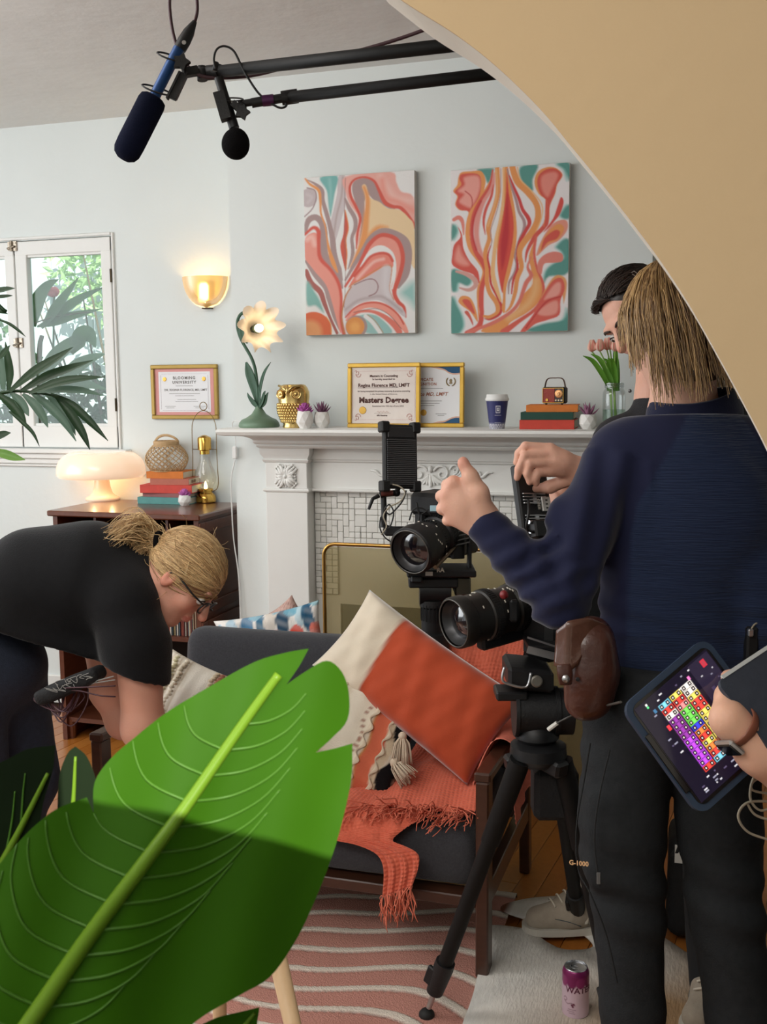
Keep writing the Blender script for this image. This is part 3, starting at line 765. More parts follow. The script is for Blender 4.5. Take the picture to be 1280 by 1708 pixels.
def painting1():
    p = Print(200, 284, WHT); p.map = quadmap(((22, 97), (1135, 25), (1175, 1660), (80, 1683)), 200, 284); k = 200/1115
    P = lambda c, pts, s=.8, a=1.0: p.poly(pts, c, 4, s, a)
    S = lambda c, pts, w, s=.8, a=1.0: p.stroke(pts, np.asarray(w, float)*k, c, 4, s, a)
    P(LIL, [(380, 85), (450, 80), (460, 330), (420, 520), (370, 700), (340, 760), (300, 600), (330, 440), (370, 250)])
    S((182, 162, 160), [(425, 90), (415, 280), (370, 470), (345, 660)], 18, 3)
    P(TEA, [(190, 95), (370, 80), (345, 250), (322, 400), (305, 480), (282, 350), (262, 220)], 3); S((150, 200, 196), [(290, 110), (305, 260), (305, 400)], 26, 6, .7)
    P((232, 168, 156), [(450, 85), (900, 40), (960, 140), (1010, 235), (1130, 290), (1150, 560), (1060, 480), (980, 400), (880, 380), (800, 260), (740, 150), (640, 100), (540, 120), (500, 230), (540, 320), (610, 440), (620, 560), (590, 760), (560, 680), (590, 500), (500, 360), (460, 250)], 3)
    S((240, 196, 186), [(800, 80), (880, 200), (960, 300), (1120, 330)], 50, 10, .7); S(SAL, [(820, 120), (860, 290), (980, 340), (1130, 430)], 46, 9)
    P(MAU, [(520, 210), (545, 130), (640, 100), (730, 130), (790, 230), (850, 350), (960, 410), (1060, 490), (760, 330), (690, 270), (650, 330), (650, 500), (600, 760), (620, 560), (610, 450), (560, 350)])
    S(RED, [(575, 800), (585, 640), (610, 500), (560, 380), (510, 280), (500, 180), (550, 112), (650, 92), (740, 130), (790, 220), (850, 340), (930, 385), (1010, 400), (1080, 480), (1150, 590)], [14, 22, 26, 30, 30, 26, 22, 20, 24, 30, 40, 34, 34, 40, 40], 1.5)
    P(PEA, [(620, 180), (660, 170), (700, 290), (800, 340), (880, 400), (1000, 420), (1090, 500), (1145, 600), (1160, 1000), (1105, 900), (1100, 780), (1050, 680), (940, 620), (830, 600), (740, 640), (650, 760), (610, 850), (540, 980), (600, 820), (650, 600), (660, 400), (650, 270)])
    S(ORA, [(640, 190), (680, 310), (668, 500), (650, 680), (600, 830), (520, 990)], [30, 44, 60, 70, 50, 20], 5); S(ORA, [(880, 590), (780, 600), (670, 730), (600, 860)], [16, 46, 50, 30], 7)
    S(MAU, [(470, 1120), (560, 960), (640, 830), (720, 700), (830, 635), (950, 660), (1050, 730), (1085, 830), (1082, 960), (1060, 1080), (1000, 1190)], [20, 40, 50, 60, 70, 74, 84, 86, 84, 76, 40])
    P(SAL, [(470, 1190), (560, 1040), (640, 900), (700, 770), (790, 680), (880, 670), (980, 720), (1035, 830), (1040, 950), (1000, 1100), (960, 1240), (930, 1200), (960, 1080), (960, 950), (920, 860), (820, 800), (720, 840), (640, 960), (560, 1080)])
    S(RED, [(470, 1185), (560, 1040), (640, 900), (700, 770), (790, 682), (880, 672), (980, 720), (1030, 830), (1038, 950), (1005, 1100), (962, 1240), (1000, 1340), (1060, 1400), (1080, 1500)], [24, 30, 40, 42, 40, 40, 40, 42, 42, 42, 44, 40, 32, 14], 1.6)
    S(WHT, [(620, 985), (720, 842), (820, 802), (920, 850), (962, 950), (965, 1080), (940, 1210)], [10, 46, 60, 40, 24, 18, 14])
    P((228, 130, 112), [(500, 1200), (560, 1090), (640, 990), (720, 880), (820, 845), (900, 860), (945, 940), (935, 1000), (860, 985), (760, 1050), (640, 1120), (560, 1160)])
    S(RED, [(560, 1080), (640, 985), (720, 885), (820, 850), (900, 866), (940, 930)], 26, 1.5); S((240, 190, 180), [(590, 1110), (680, 1010), (760, 935), (850, 910)], 24, 5); S((206, 130, 74), [(520, 1180), (640, 1105), (760, 1030), (860, 978), (930, 985), (925, 1100), (915, 1220), (960, 1330)], 10)
    P(LIL, [(460, 1350), (520, 1195), (640, 1120), (760, 1045), (860, 988), (922, 992), (922, 1100), (910, 1220), (960, 1330), (1060, 1430), (1070, 1500), (960, 1420), (820, 1330), (680, 1340), (560, 1390), (480, 1500)])
    S((214, 206, 208), [(880, 1010), (870, 1180), (900, 1290)], 60, 10); S((178, 160, 162), [(480, 1420), (600, 1330), (720, 1300), (840, 1290), (960, 1370), (1040, 1440)], 22, 5)
    S((132, 76, 78), [(560, 1170), (680, 1118), (760, 1118), (800, 1180), (780, 1250), (710, 1285)], 9)
    S((236, 152, 134), [(490, 1530), (560, 1440), (650, 1385), (760, 1370), (870, 1400), (960, 1470), (1040, 1570), (1090, 1650)], [20, 44, 60, 66, 72, 76, 70, 40]); S(RED, [(480, 1500), (560, 1412), (660, 1362), (790, 1352), (900, 1390), (1000, 1470), (1060, 1570)], 16, 1.5)
    S((224, 118, 100), [(510, 1540), (600, 1450), (740, 1440), (860, 1490), (960, 1570), (1020, 1650)], [14, 26, 30, 46, 60, 60], 1.5); S((150, 84, 76), [(560, 1450), (700, 1420), (800, 1415), (920, 1480), (1040, 1620)], 6)
    P((150, 192, 188), [(600, 1490), (700, 1468), (820, 1500), (950, 1660), (690, 1660), (690, 1580), (650, 1510)], 2); S(WHT, [(680, 1490), (750, 1550), (830, 1660)], 40, 1.2); S((176, 140, 106), [(700, 1475), (780, 1540), (860, 1660)], 9)
    p.disc(*p._m([(590, 1595)])[0], 112*k, MAU, 1); p.disc(*p._m([(578, 1595)])[0], 96*k, (226, 148, 72), 1); p.disc(*p._m([(576, 1600)])[0], 48*k, (238, 170, 92), 8)
    S(MAU, [(50, 640), (80, 520), (160, 490), (230, 570), (240, 720), (250, 860), (330, 980), (400, 1070), (440, 1200)], [30, 60, 60, 70, 90, 80, 60, 50, 20])
    P(SAL, [(50, 700), (140, 640), (195, 690), (200, 800), (220, 930), (320, 1040), (400, 1160), (430, 1320), (430, 1500), (440, 1660), (390, 1600), (340, 1450), (290, 1250), (190, 1090), (110, 990), (55, 910)])
    S((244, 196, 186), [(70, 710), (120, 690), (150, 760)], 34, 9); S(RED, [(48, 660), (130, 592), (185, 630), (190, 760), (210, 900), (320, 1020), (400, 1150), (432, 1300), (432, 1500), (465, 1665)], [26, 34, 44, 36, 40, 34, 34, 30, 30, 40], 2.5)
    S(MAU, [(55, 925), (150, 1060), (250, 1180), (310, 1330), (370, 1520), (420, 1660)], [16, 44, 50, 44, 30, 14]); S(WHT, [(60, 970), (140, 1110), (240, 1210), (280, 1340), (340, 1500), (420, 1655)], 14)
    S((168, 92, 84), [(68, 1030), (120, 1150), (215, 1240), (262, 1360), (320, 1500), (395, 1660)], [44, 56, 56, 46, 30, 30])
    P((128, 180, 172), [(75, 1130), (160, 1240), (215, 1330), (255, 1450), (170, 1380), (80, 1370)], 5)
    p.disc(*p._m([(150, 1640)])[0], 196*k, (222, 104, 58), 1); p.disc(*p._m([(120, 1650)])[0], 120*k, (232, 160, 104), 10); S((226, 168, 96), [(335, 1660), (330, 1570), (280, 1490)], 8)
    S(MAU, [(60, 115), (150, 160), (215, 220), (225, 320), (265, 450), (300, 570), (330, 700), (350, 850), (400, 980), (435, 1120)], [8, 26, 40, 40, 44, 44, 56, 60, 50, 20])
    S(ORA, [(40, 105), (90, 160), (180, 220), (200, 330), (208, 450), (250, 560), (272, 680), (300, 820), (345, 950), (388, 1040)], [16, 24, 30, 26, 20, 16, 14, 32, 44, 16], 1.5)
    P(WHT, [(440, 440), (470, 430), (535, 560), (512, 700), (530, 850), (480, 1010), (430, 1000), (380, 850), (380, 740), (410, 560)])
    P((206, 82, 60), [(452, 430), (492, 580), (472, 700), (484, 850), (475, 1030), (445, 940), (412, 780), (442, 650)]); S((222, 140, 70), [(455, 420), (492, 590), (468, 720), (482, 860), (472, 1010)], 9)
    S(MAU, [(452, 300), (490, 390), (555, 500), (560, 600), (528, 700), (540, 850), (495, 1010)], [14, 40, 44, 40, 34, 36, 10]); S((140, 96, 92), [(452, 100), (448, 420), (470, 1080), (462, 1400)], 5)
    p.disc(*p._m([(75, 295)])[0], 92*k, (196, 182, 184), 1); S((160, 134, 136), [(60, 195), (140, 220), (155, 300), (120, 400), (40, 480)], 12); S((208, 196, 198), [(60, 260), (110, 290), (70, 340)], 20, 6)
    S((190, 120, 68), [(470, 1660), (440, 1500), (470, 1300), (530, 1190)], 14)
    P((150, 196, 190), [(1020, 1260), (1080, 1180), (1170, 1150), (1178, 1400), (1110, 1340)], 16)
    return p
def painting2():
    p = Print(200, 284, (236, 230, 230)); p.map = quadmap(((22, 105), (1195, 30), (1190, 1668), (45, 1690)), 200, 284); k = 200/1160
    P = lambda c, pts, s=.8, a=1.0: p.poly(pts, c, 4, s, a)
    S = lambda c, pts, w, s=.8, a=1.0: p.stroke(pts, np.asarray(w, float)*k, c, 4, s, a)
    T1, T2, R2, S2, O2, P2 = (86, 150, 140), (150, 200, 194), (216, 84, 70), (226, 132, 118), (232, 152, 84), (238, 186, 128)
    for q in ([(290, 95), (440, 85), (445, 120), (400, 225), (360, 150)], [(720, 75), (890, 52), (840, 190), (840, 300), (740, 215)], [(1080, 45), (1195, 35), (1195, 210), (1150, 100)], [(40, 620), (95, 680), (40, 780)],
              [(45, 1060), (180, 1110), (240, 1170), (200, 1220), (110, 1190), (90, 1270), (45, 1260)], [(45, 1330), (100, 1420), (150, 1520), (165, 1620), (120, 1690), (45, 1690)], [(1195, 430), (1115, 540), (1195, 570)],
              [(1195, 770), (1080, 840), (1130, 890), (1150, 960), (1050, 1010), (980, 1080), (960, 1200), (1010, 1130), (1195, 1090)], [(1195, 1440), (1150, 1560), (960, 1600), (800, 1670), (1195, 1670)]): P(T2, [(x+(x-600)*-.04, y) for x, y in q], 5); P(T1, q, 4)
    P(O2, [(100, 170), (130, 120), (230, 110), (330, 110), (375, 200), (350, 330), (300, 440), (230, 550), (195, 640), (205, 500), (120, 485), (70, 430), (90, 350), (48, 300), (90, 240)])
    P(R2, [(110, 180), (140, 135), (290, 135), (330, 200), (320, 330), (270, 430), (215, 540), (205, 495), (120, 478), (78, 425), (100, 350), (62, 305), (130, 240)], 1.5); P((236, 160, 148), [(160, 170), (290, 155), (322, 230), (300, 340), (245, 440), (215, 460), (130, 420), (115, 390), (160, 330), (100, 300), (165, 240)], 5)
    S((196, 60, 56), [(170, 300), (230, 350), (245, 430), (220, 510)], 10)
    S(S2, [(60, 575), (110, 555), (148, 600), (160, 720)], [36, 44, 36, 14]); S(O2, [(440, 170), (330, 370), (230, 520), (200, 700), (230, 850), (310, 960), (370, 1060), (360, 1150), (320, 1250), (315, 1400), (325, 1540)], [10, 30, 44, 46, 44, 44, 40, 40, 36, 20, 14])
    S((228, 150, 140), [(460, 130), (440, 260), (350, 400), (300, 560), (290, 720), (320, 860), (380, 990)], [20, 44, 60, 60, 50, 44, 30], 3)
    S(R2, [(445, 100), (415, 250), (320, 400), (258, 540), (240, 720), (280, 880), (360, 1000), (392, 1100), (350, 1240), (345, 1400), (352, 1500), (325, 1620), (210, 1690)], [16, 24, 34, 40, 36, 44, 50, 46, 50, 50, 46, 56, 60], 1.5); S((198, 44, 50), [(330, 400), (262, 560), (252, 720), (292, 870)], 18, 3)
    S(R2, [(455, 240), (435, 350), (380, 480), (360, 600), (378, 720)], [10, 26, 30, 24, 8])
    S(O2, [(490, 85), (500, 300), (470, 450), (410, 640), (420, 760), (380, 900), (400, 1050), (400, 1180), (430, 1290), (500, 1390), (510, 1480), (440, 1530), (375, 1520)], [44, 46, 46, 50, 44, 44, 46, 44, 46, 50, 46, 46, 24]); S(P2, [(480, 90), (492, 300), (460, 460), (402, 640)], 12, 3); S((186, 150, 148), [(525, 85), (528, 300), (495, 480), (430, 690), (445, 790), (405, 920)], 9)
    S((206, 60, 54), [(432, 830), (405, 940), (428, 1060), (440, 1200), (500, 1320), (545, 1420), (530, 1500), (440, 1552), (380, 1545)], [8, 18, 22, 22, 24, 26, 26, 20, 8])
    S(P2, [(555, 85), (556, 330), (530, 560), (488, 760), (465, 960), (458, 1100), (490, 1230), (540, 1370)], [30, 26, 30, 36, 40, 44, 44, 20])
    P(O2, [(565, 80), (600, 80), (625, 250), (670, 480), (692, 700), (672, 900), (635, 1080), (592, 1250), (582, 1480), (550, 1450), (560, 1300), (510, 1100), (495, 900), (510, 700), (560, 450)])
    P((218, 74, 58), [(585, 120), (610, 330), (655, 560), (655, 750), (622, 950), (570, 1180), (552, 1290), (510, 1080), (505, 850), (540, 620), (575, 380)], 1.5); P((192, 36, 46), [(592, 320), (612, 560), (612, 750), (582, 950), (545, 1060), (530, 830), (560, 620)], 5)
    S((176, 140, 142), [(590, 90), (635, 260), (680, 390), (710, 500), (760, 590), (760, 680), (710, 790), (675, 930), (690, 1010), (670, 1100), (620, 1190), (615, 1300)], [14, 20, 26, 28, 30, 34, 24, 20, 20, 24, 22, 12])
    S((208, 62, 60), [(610, 150), (660, 270), (710, 380), (745, 480), (800, 560), (812, 620), (775, 690), (722, 790), (700, 880), (695, 960), (700, 1060), (660, 1170), (645, 1300)], [10, 24, 30, 34, 40, 38, 36, 34, 24, 20, 26, 24, 12])
    S(O2, [(640, 75), (690, 210), (790, 310), (880, 430), (895, 560), (850, 680), (740, 830), (720, 920), (740, 1040), (700, 1150), (680, 1290), (640, 1420), (590, 1480)], [60, 62, 60, 56, 60, 66, 60, 50, 46, 44, 40, 30, 14]); S(P2, [(690, 75), (720, 190), (830, 300), (930, 430), (930, 560), (880, 690)], 12, 1.5)
    S(R2, [(985, 300), (985, 450), (970, 620), (870, 740), (795, 880), (778, 990)], [40, 40, 44, 44, 30, 10])
    P(O2, [(880, 750), (850, 900), (880, 1050), (940, 1180), (940, 1320), (880, 1420), (780, 1500), (640, 1580), (560, 1675), (350, 1675), (420, 1610), (600, 1530), (710, 1440), (760, 1310), (850, 1200), (830, 1050), (810, 930)]); S(P2, [(880, 1180), (870, 1290), (790, 1420), (620, 1540)], 50, 12)
    S((220, 96, 80), [(880, 740), (862, 900), (890, 1050), (950, 1200), (948, 1330), (870, 1460), (720, 1570), (570, 1680)], [26, 26, 24, 26, 30, 34, 44, 70], 1.5); S((224, 120, 104), [(830, 940), (800, 1040), (835, 1120), (790, 1190), (760, 1270), (720, 1380), (640, 1480), (480, 1580), (330, 1640), (220, 1680)], [10, 26, 40, 46, 40, 36, 36, 40, 34, 40], 1.5)
    P(O2, [(880, 130), (960, 78), (1060, 80), (1130, 150), (1080, 240), (1060, 330), (1010, 450), (1000, 600), (950, 640), (985, 420), (900, 330), (858, 230)]); P(R2, [(900, 150), (970, 95), (1060, 90), (1125, 150), (1075, 240), (1055, 330), (1008, 450), (998, 620), (955, 640), (985, 420), (915, 330), (885, 230)], 1.5); P((232, 140, 126), [(930, 160), (1040, 120), (1085, 160), (1030, 280), (985, 360), (930, 280)], 5)
    P((216, 76, 66), [(1115, 362), (1142, 410), (1110, 520), (1060, 590), (1000, 660), (950, 700), (1040, 570), (1080, 460)])
    P((230, 150, 130), [(1172, 590), (1178, 680), (1100, 780), (1000, 830), (900, 925), (885, 910), (930, 780), (1010, 650), (1090, 590)]); P(O2, [(1100, 620), (1150, 670), (1090, 770), (990, 815), (910, 900), (940, 780), (1020, 670)], 2); P(R2, [(1060, 680), (1110, 700), (1080, 765), (990, 800), (930, 880), (960, 760)], 2)
    P(S2, [(900, 1080), (900, 990), (960, 920), (1050, 890), (1130, 910), (1135, 980), (1050, 1000), (960, 1010), (935, 1110)])
    P((230, 160, 100), [(930, 1370), (1040, 1150), (1130, 1125), (1180, 1200), (1150, 1400), (1120, 1300)], 2); P((222, 96, 82), [(735, 1672), (860, 1500), (960, 1300), (1050, 1170), (1130, 1152), (1160, 1250), (1120, 1370), (1110, 1510), (1000, 1560), (880, 1600), (790, 1672)]); P((236, 160, 148), [(965, 1350), (1060, 1210), (1120, 1200), (1105, 1310), (1000, 1350)], 4); P((236, 156, 142), [(900, 1490), (1000, 1400), (1090, 1375), (1085, 1490), (980, 1520)], 4); S((200, 56, 54), [(790, 1640), (900, 1480), (1000, 1370), (1120, 1330)], 14, 2)
    P(R2, [(100, 645), (145, 720), (160, 850), (220, 970), (310, 1080), (322, 1200), (260, 1110), (130, 1065), (48, 1010), (48, 920), (65, 820), (130, 740)]); P((234, 150, 136), [(110, 830), (150, 920), (220, 1010), (150, 1020), (75, 960)], 7)
    S((214, 160, 150), [(90, 1080), (190, 1105), (275, 1160), (285, 1220), (220, 1262), (125, 1240)], [20, 40, 50, 46, 36, 14])
    P(O2, [(115, 1370), (150, 1320), (230, 1335), (285, 1430), (315, 1580), (240, 1480), (150, 1415)]); P(R2, [(155, 1370), (190, 1350), (240, 1380), (285, 1500), (220, 1450)], 1.5); P((214, 96, 80), [(178, 1480), (215, 1470), (260, 1560), (266, 1615), (225, 1540)])
    return p
def canvas(name, label, corners, pr):
    c = [PY(x, y, YB-.034) for x, y in corners]; x0 = (c[0][0]+c[3][0])/2; x1 = (c[1][0]+c[2][0])/2; z1_ = (c[0][2]+c[1][2])/2; z0_ = (c[2][2]+c[3][2])/2
    o = thing(name, label, 'painting', ((x0+x1)/2, YB, z0_), 'abstract paintings above the mantel')
    q = MB(); q.box(((x0+x1)/2, YB-.0165, (z0_+z1_)/2), (x1-x0, .033, z1_-z0_), bev=.002); q.build('canvas', mat('canvas_edge', (222, 216, 208), .85, noise=(8, .7), c2=(196, 186, 176)), o)
    print_panel('painted_face', pr, (x0+.001, YB-.0335, z1_-.001), (x1-x0-.002, 0, 0), (0, 0, -(z1_-z0_-.002)), mat('acrylic_paint', rough=.55, vcol=True, bump=(120, .08)), o)
canvas('abstract_painting', 'abstract painting with mauve, peach and coral swirls, nearer the flower lamp', ((504, 296), (690, 284), (695, 555), (513, 560)), painting1())
canvas('abstract_painting', 'abstract painting with red central leaf, orange ribbons and teal corners', ((750, 284), (949.6, 271), (949, 551.5), (754, 557)), painting2())

# ------------------------------------------------------------------ framed certificates
m_ink = mat('dark_ink', (84, 50, 44), .8); m_ink2 = mat('grey_ink', (120, 116, 114), .8); m_paper = mat('cream_paper', (244, 236, 228), .7); m_gold = mat('gold_foil', (222, 176, 84), .35, .7)
m_gframe = mat('yellow_gold_frame', (226, 186, 88), .38, .55, noise=(14, .6), c2=(206, 164, 70)); m_white = mat('white_paper', (240, 240, 242), .7)
def frame_box(o, w, h, bw, d, m, R, t):
    """frame in local x,z plane, y outward is -y; origin bottom centre"""
    for (cx, cz, sx, sz) in ((0, bw/2, w, bw), (0, h-bw/2, w, bw), (-w/2+bw/2, h/2, bw, h-2*bw), (w/2-bw/2, h/2, bw, h-2*bw)):
        q = MB(); q.xf = M4(R, t); q.box((cx, 0, cz), (sx, d, sz), bev=.003); q.build('frame_rail', m, o)
def cert(name, label, px, Ybase, lean, yawd, wpx):
    pass
def place_frame(name, label, c, w, h, lean, yaw, bw, d, mframe, cat='certificate'):
    ca, sa = math.cos(yaw), math.sin(yaw); cl, sl_ = math.cos(lean), math.sin(lean)
    X = A(ca, sa, 0); Z = A(-sa*sl_, ca*sl_, cl); Yv = np.cross(Z, X); R = np.stack([X, Yv, Z], 1)
    o = thing(name, label, cat, c); frame_box(o, w, h, bw, d, mframe, R, np.asarray(c)+Yv*d/2)
    return o, R, np.asarray(c, float)+Yv*d/2
# masters degree
c1 = PY(639, 707.5, 3.845); c1[2] = ZS; w1_ = PY(700.5, 656, 3.86)[0]-PY(579.5, 656, 3.86)[0]; h1 = PY(640, 605, 3.86)[2]-ZS
o, R, t = place_frame('framed_certificate', 'gold framed masters degree certificate standing on the mantel', c1, w1_, h1, .05, 0, .0165, .016, m_gframe)
q = MB(); q.xf = M4(R, t); q.box((0, .002, h1/2), (w1_-.028, .006, h1-.028)); q.build('sheet', mat('aged_paper', (240, 230, 222), .7, noise=(30, .6), c2=(232, 220, 212)), o)
X, Yv, Z = R[:, 0], R[:, 1], R[:, 2]
def L1(mb, txt, size, u, v, **k): add_text(mb, txt, size, t+X*(u*w1_)+Z*(h1*v)-Yv*.0015, X, Z, .0004, **k)
q = MB()
L1(q, 'Masters in Counseling', .0125, 0, .80, bold=.0003); L1(q, 'Is hereby awarded to', .0105, 0, .75, bold=.0002); L1(q, 'Regina Florence MD, LMFT', .0185, 0, .655, bold=.0005)
L1(q, 'for having completed the primary internship & practice counseling', .0078, 0, .565, bold=.0001); L1(q, 'in the United States of America', .0085, 0, .52); L1(q, 'Masters Degree', .030, 0, .425, bold=.0012, spacing=1.02)
L1(q, 'Established this 10th day of June 2010', .0082, .06, .335); L1(q, 'APU Receives', .0075, -.02, .19, bold=.0003)
q.bar(t+X*(-.36*w1_)+Z*(h1*.618)-Yv*.0016, t+X*(.2*w1_)+Z*(h1*.618)-Yv*.0016, .0006, .0009); q.bar(t+X*(-.13*w1_)+Z*(h1*.225)-Yv*.0016, t+X*(.1*w1_)+Z*(h1*.225)-Yv*.0016, .0005, .0005)
q.build('lettering', m_ink, o)
q = MB(); q.lathe([(.0001, -.0024), (.013, -.0022), (.0145, -.001), (.0145, 0)], 20, t+X*(-.29*w1_)+Z*(h1*.27)-Yv*.001, np.stack([X, Z, Yv], 1)); q.build('seal', m_gold, o)
q = MB()
for sx in (-1, 1):
    for sz in (-1, 1):
        for k in range(3):
            rr_ = .006+.004*k; pts = [t+X*(sx*(w1_*.43-.004-rr_*1.3-.7*rr_*math.cos(a)))+Z*(h1/2+sz*(h1*.40-rr_*1.3-.7*rr_*math.sin(a)))-Yv*.0016 for a in np.linspace(-2.2+k, 1.4+k, 8)]; q.tube(pts, .0013, 5)
for (u0, v0, u1, v1) in ((-.42, .875, .42, .875), (-.42, .125, .42, .125), (-.43, .14, -.43, .86), (.43, .14, .43, .86)): q.bar(t+X*(u0*w1_)+Z*(v0*h1)-Yv*.0016, t+X*(u1*w1_)+Z*(v1*h1)-Yv*.0016, .0005, .0006)
q.tube([t+X*((-.09+.015*i)*w1_)+Z*(h1*(.245+.018*math.sin(i*2.3)))-Yv*.0016 for i in range(12)], .0004, 4, sub=3)
q.build('ornament', mat('rose_ink', (206, 158, 148), .8), o)
# certificate of recognition, half hidden
c2 = PY(712, 706, 3.89); c2[2] = ZS; h2 = PY(740, 604.5, 3.90)[2]-ZS; xr = PY(774.5, 656, 3.90)[0]; w2_ = w1_*1.03; c2[0] = xr-w2_/2
o, R, t = place_frame('framed_certificate', 'gold framed certificate of recognition with navy corner waves behind the masters degree', c2, w2_, h2, .04, 0, .0165, .016, m_gframe)
X, Yv, Z = R[:, 0], R[:, 1], R[:, 2]
q = MB(); q.xf = M4(R, t); q.box((0, .002, h2/2), (w2_-.028, .006, h2-.028)); q.build('sheet', m_white, o)
def L2(mb, txt, size, u, v, **k): add_text(mb, txt, size, t+X*(u*w2_)+Z*(h2*v)-Yv*.0015, X, Z, .0004, **k)
q = MB(); L2(q, 'CERTIFICATE', .0145, -.06, .74, bold=.0005, spacing=1.1); L2(q, 'OF RECOGNITION', .0145, -.08, .67, bold=.0005, spacing=1.1); L2(q, 'Regina Florence MD, LMFT', .0195, -.08, .515, bold=.0004, shear=.3); q.build('lettering', mat('copper_ink', (170, 112, 92), .7), o)
q = MB(); q.bar(t+X*(-0.325*w2_)+Z*(0.605*h2)-Yv*.0012, t+X*(0.225*w2_)+Z*(0.605*h2)-Yv*.0012, .0006, .0016); q.bar(t+X*(-0.290*w2_)+Z*(0.410*h2)-Yv*.0012, t+X*(0.210*w2_)+Z*(0.410*h2)-Yv*.0012, .0006, .0016); q.bar(t+X*(-0.300*w2_)+Z*(0.375*h2)-Yv*.0012, t+X*(0.180*w2_)+Z*(0.375*h2)-Yv*.0012, .0006, .0016); q.bar(t+X*(-0.290*w2_)+Z*(0.340*h2)-Yv*.0012, t+X*(0.110*w2_)+Z*(0.340*h2)-Yv*.0012, .0006, .0016); q.bar(t+X*(0.130*w2_)+Z*(0.210*h2)-Yv*.0012, t+X*(0.270*w2_)+Z*(0.210*h2)-Yv*.0012, .0006, .0016); q.bar(t+X*(0.155*w2_)+Z*(0.185*h2)-Yv*.0012, t+X*(0.245*w2_)+Z*(0.185*h2)-Yv*.0012, .0006, .0016); q.build('small_print', m_ink2, o)
q = MB(); q.lathe([(.0001, -.0024), (.011, -.0022), (.012, -.001), (.012, 0)], 18, t+X*(-.03*w2_)+Z*(h2*.23)-Yv*.001, np.stack([X, Z, Yv], 1)); q.build('seal', m_gold, o)
q = MB(); cc = t+X*(.325*w2_)+Z*(h2*.71)-Yv*.0016
for sg in (-1, 1): q.tube([cc+X*(sg*.017*math.sin(a))+Z*(-.017*math.cos(a)) for a in np.linspace(.2, 2.5, 9)], [.001]+[.0026]*7+[.001], 5)
q.ball(cc+Z*.003, (.006, .0012, .007), 8, 5); q.ball(cc-Z*.006, (.007, .0012, .004), 8, 5); q.build('laurel_emblem', mat('bronze_ink', (150, 130, 96), .6), o)
def wave_poly(mb, pts, off): 
    P = catmull(pts, 5, False); n = len(P); e = [t+X*(u*w2_)+Z*(v*h2)-Yv*off for u, v in P]; mb.add(e, [tuple(range(n))[::-1]])
nv = mat('navy_print', (32, 84, 124), .7); pk = mat('peach_print', (226, 182, 160), .7)
for mtl, off, d_ in ((pk, .0014, .022), (nv, .0018, 0)):
    q = MB()
    P = [(.02, .945), (.14, .93-d_), (.24, .90-d_), (.30, .855-d_), (.36, .835-d_), (.44, .84-d_)]
    cu = catmull(P, 5); e = [t+X*(u*w2_)+Z*(v*h2)-Yv*off for u, v in cu]+[t+X*(.44*w2_)+Z*(.945*h2)-Yv*off]; q.add(e, [tuple(range(len(e)))])
    q.build('corner_wave', mtl, o); q = MB()
    P = [(.06, .057), (.16, .07+d_), (.25, .085+d_), (.33, .13+d_), (.39, .15+d_), (.44, .15+d_)]
    cu = catmull(P, 5); e = [t+X*(u*w2_)+Z*(v*h2)-Yv*off for u, v in cu]+[t+X*(.44*w2_)+Z*(.057*h2)-Yv*off]; q.add(e, [tuple(range(len(e)))[::-1]])
    q.build('corner_wave', mtl, o)
# pink mounted diploma on the recessed wall
cl_ = PY(312, 699, YL-.008); w3 = PY(364, 655, YL-.01)[0]-PY(253, 655, YL-.01)[0]; h3 = PY(310, 607.5, YL-.01)[2]-PY(310, 698.5, YL-.01)[2]; cl_[0] = (PY(364, 655, YL-.01)[0]+PY(253, 655, YL-.01)[0])/2; cl_[1] = YL-.018
o, R, t = place_frame('wall_diploma', 'pink mounted diploma in a dull gold frame hung beside the window', cl_, w3, h3, 0, 0, .0185, .018, mat('olive_gold_frame', (150, 122, 58), .45, .5, noise=(12, .7), c2=(176, 146, 78)))
X, Yv, Z = R[:, 0], R[:, 1], R[:, 2]
q = MB(); q.xf = M4(R, t); q.box((0, .003, h3/2), (w3-.03, .006, h3-.03)); q.build('mount', mat('pink_card', (226, 160, 156), .8), o)
q = MB(); q.xf = M4(R, t); q.box((0, 0, h3/2), (w3*.775, .0015, h3*.74)); q.build('sheet', m_white, o)
def L3(mb, txt, size, u, v, **k): add_text(mb, txt, size, t+X*(u*w3)+Z*(h3*v)-Yv*.0012, X, Z, .0004, **k)
q = MB(); L3(q, 'BLOOMING', .0185, 0, .755, bold=.0005, spacing=1.25); L3(q, 'UNIVERSITY', .0185, 0, .675, bold=.0005, spacing=1.25); L3(q, 'DR. REGINA FLORENCE, MD, LMFT', .0135, .02, .535, bold=.0002, spacing=1.05); q.build('lettering', m_ink2, o)
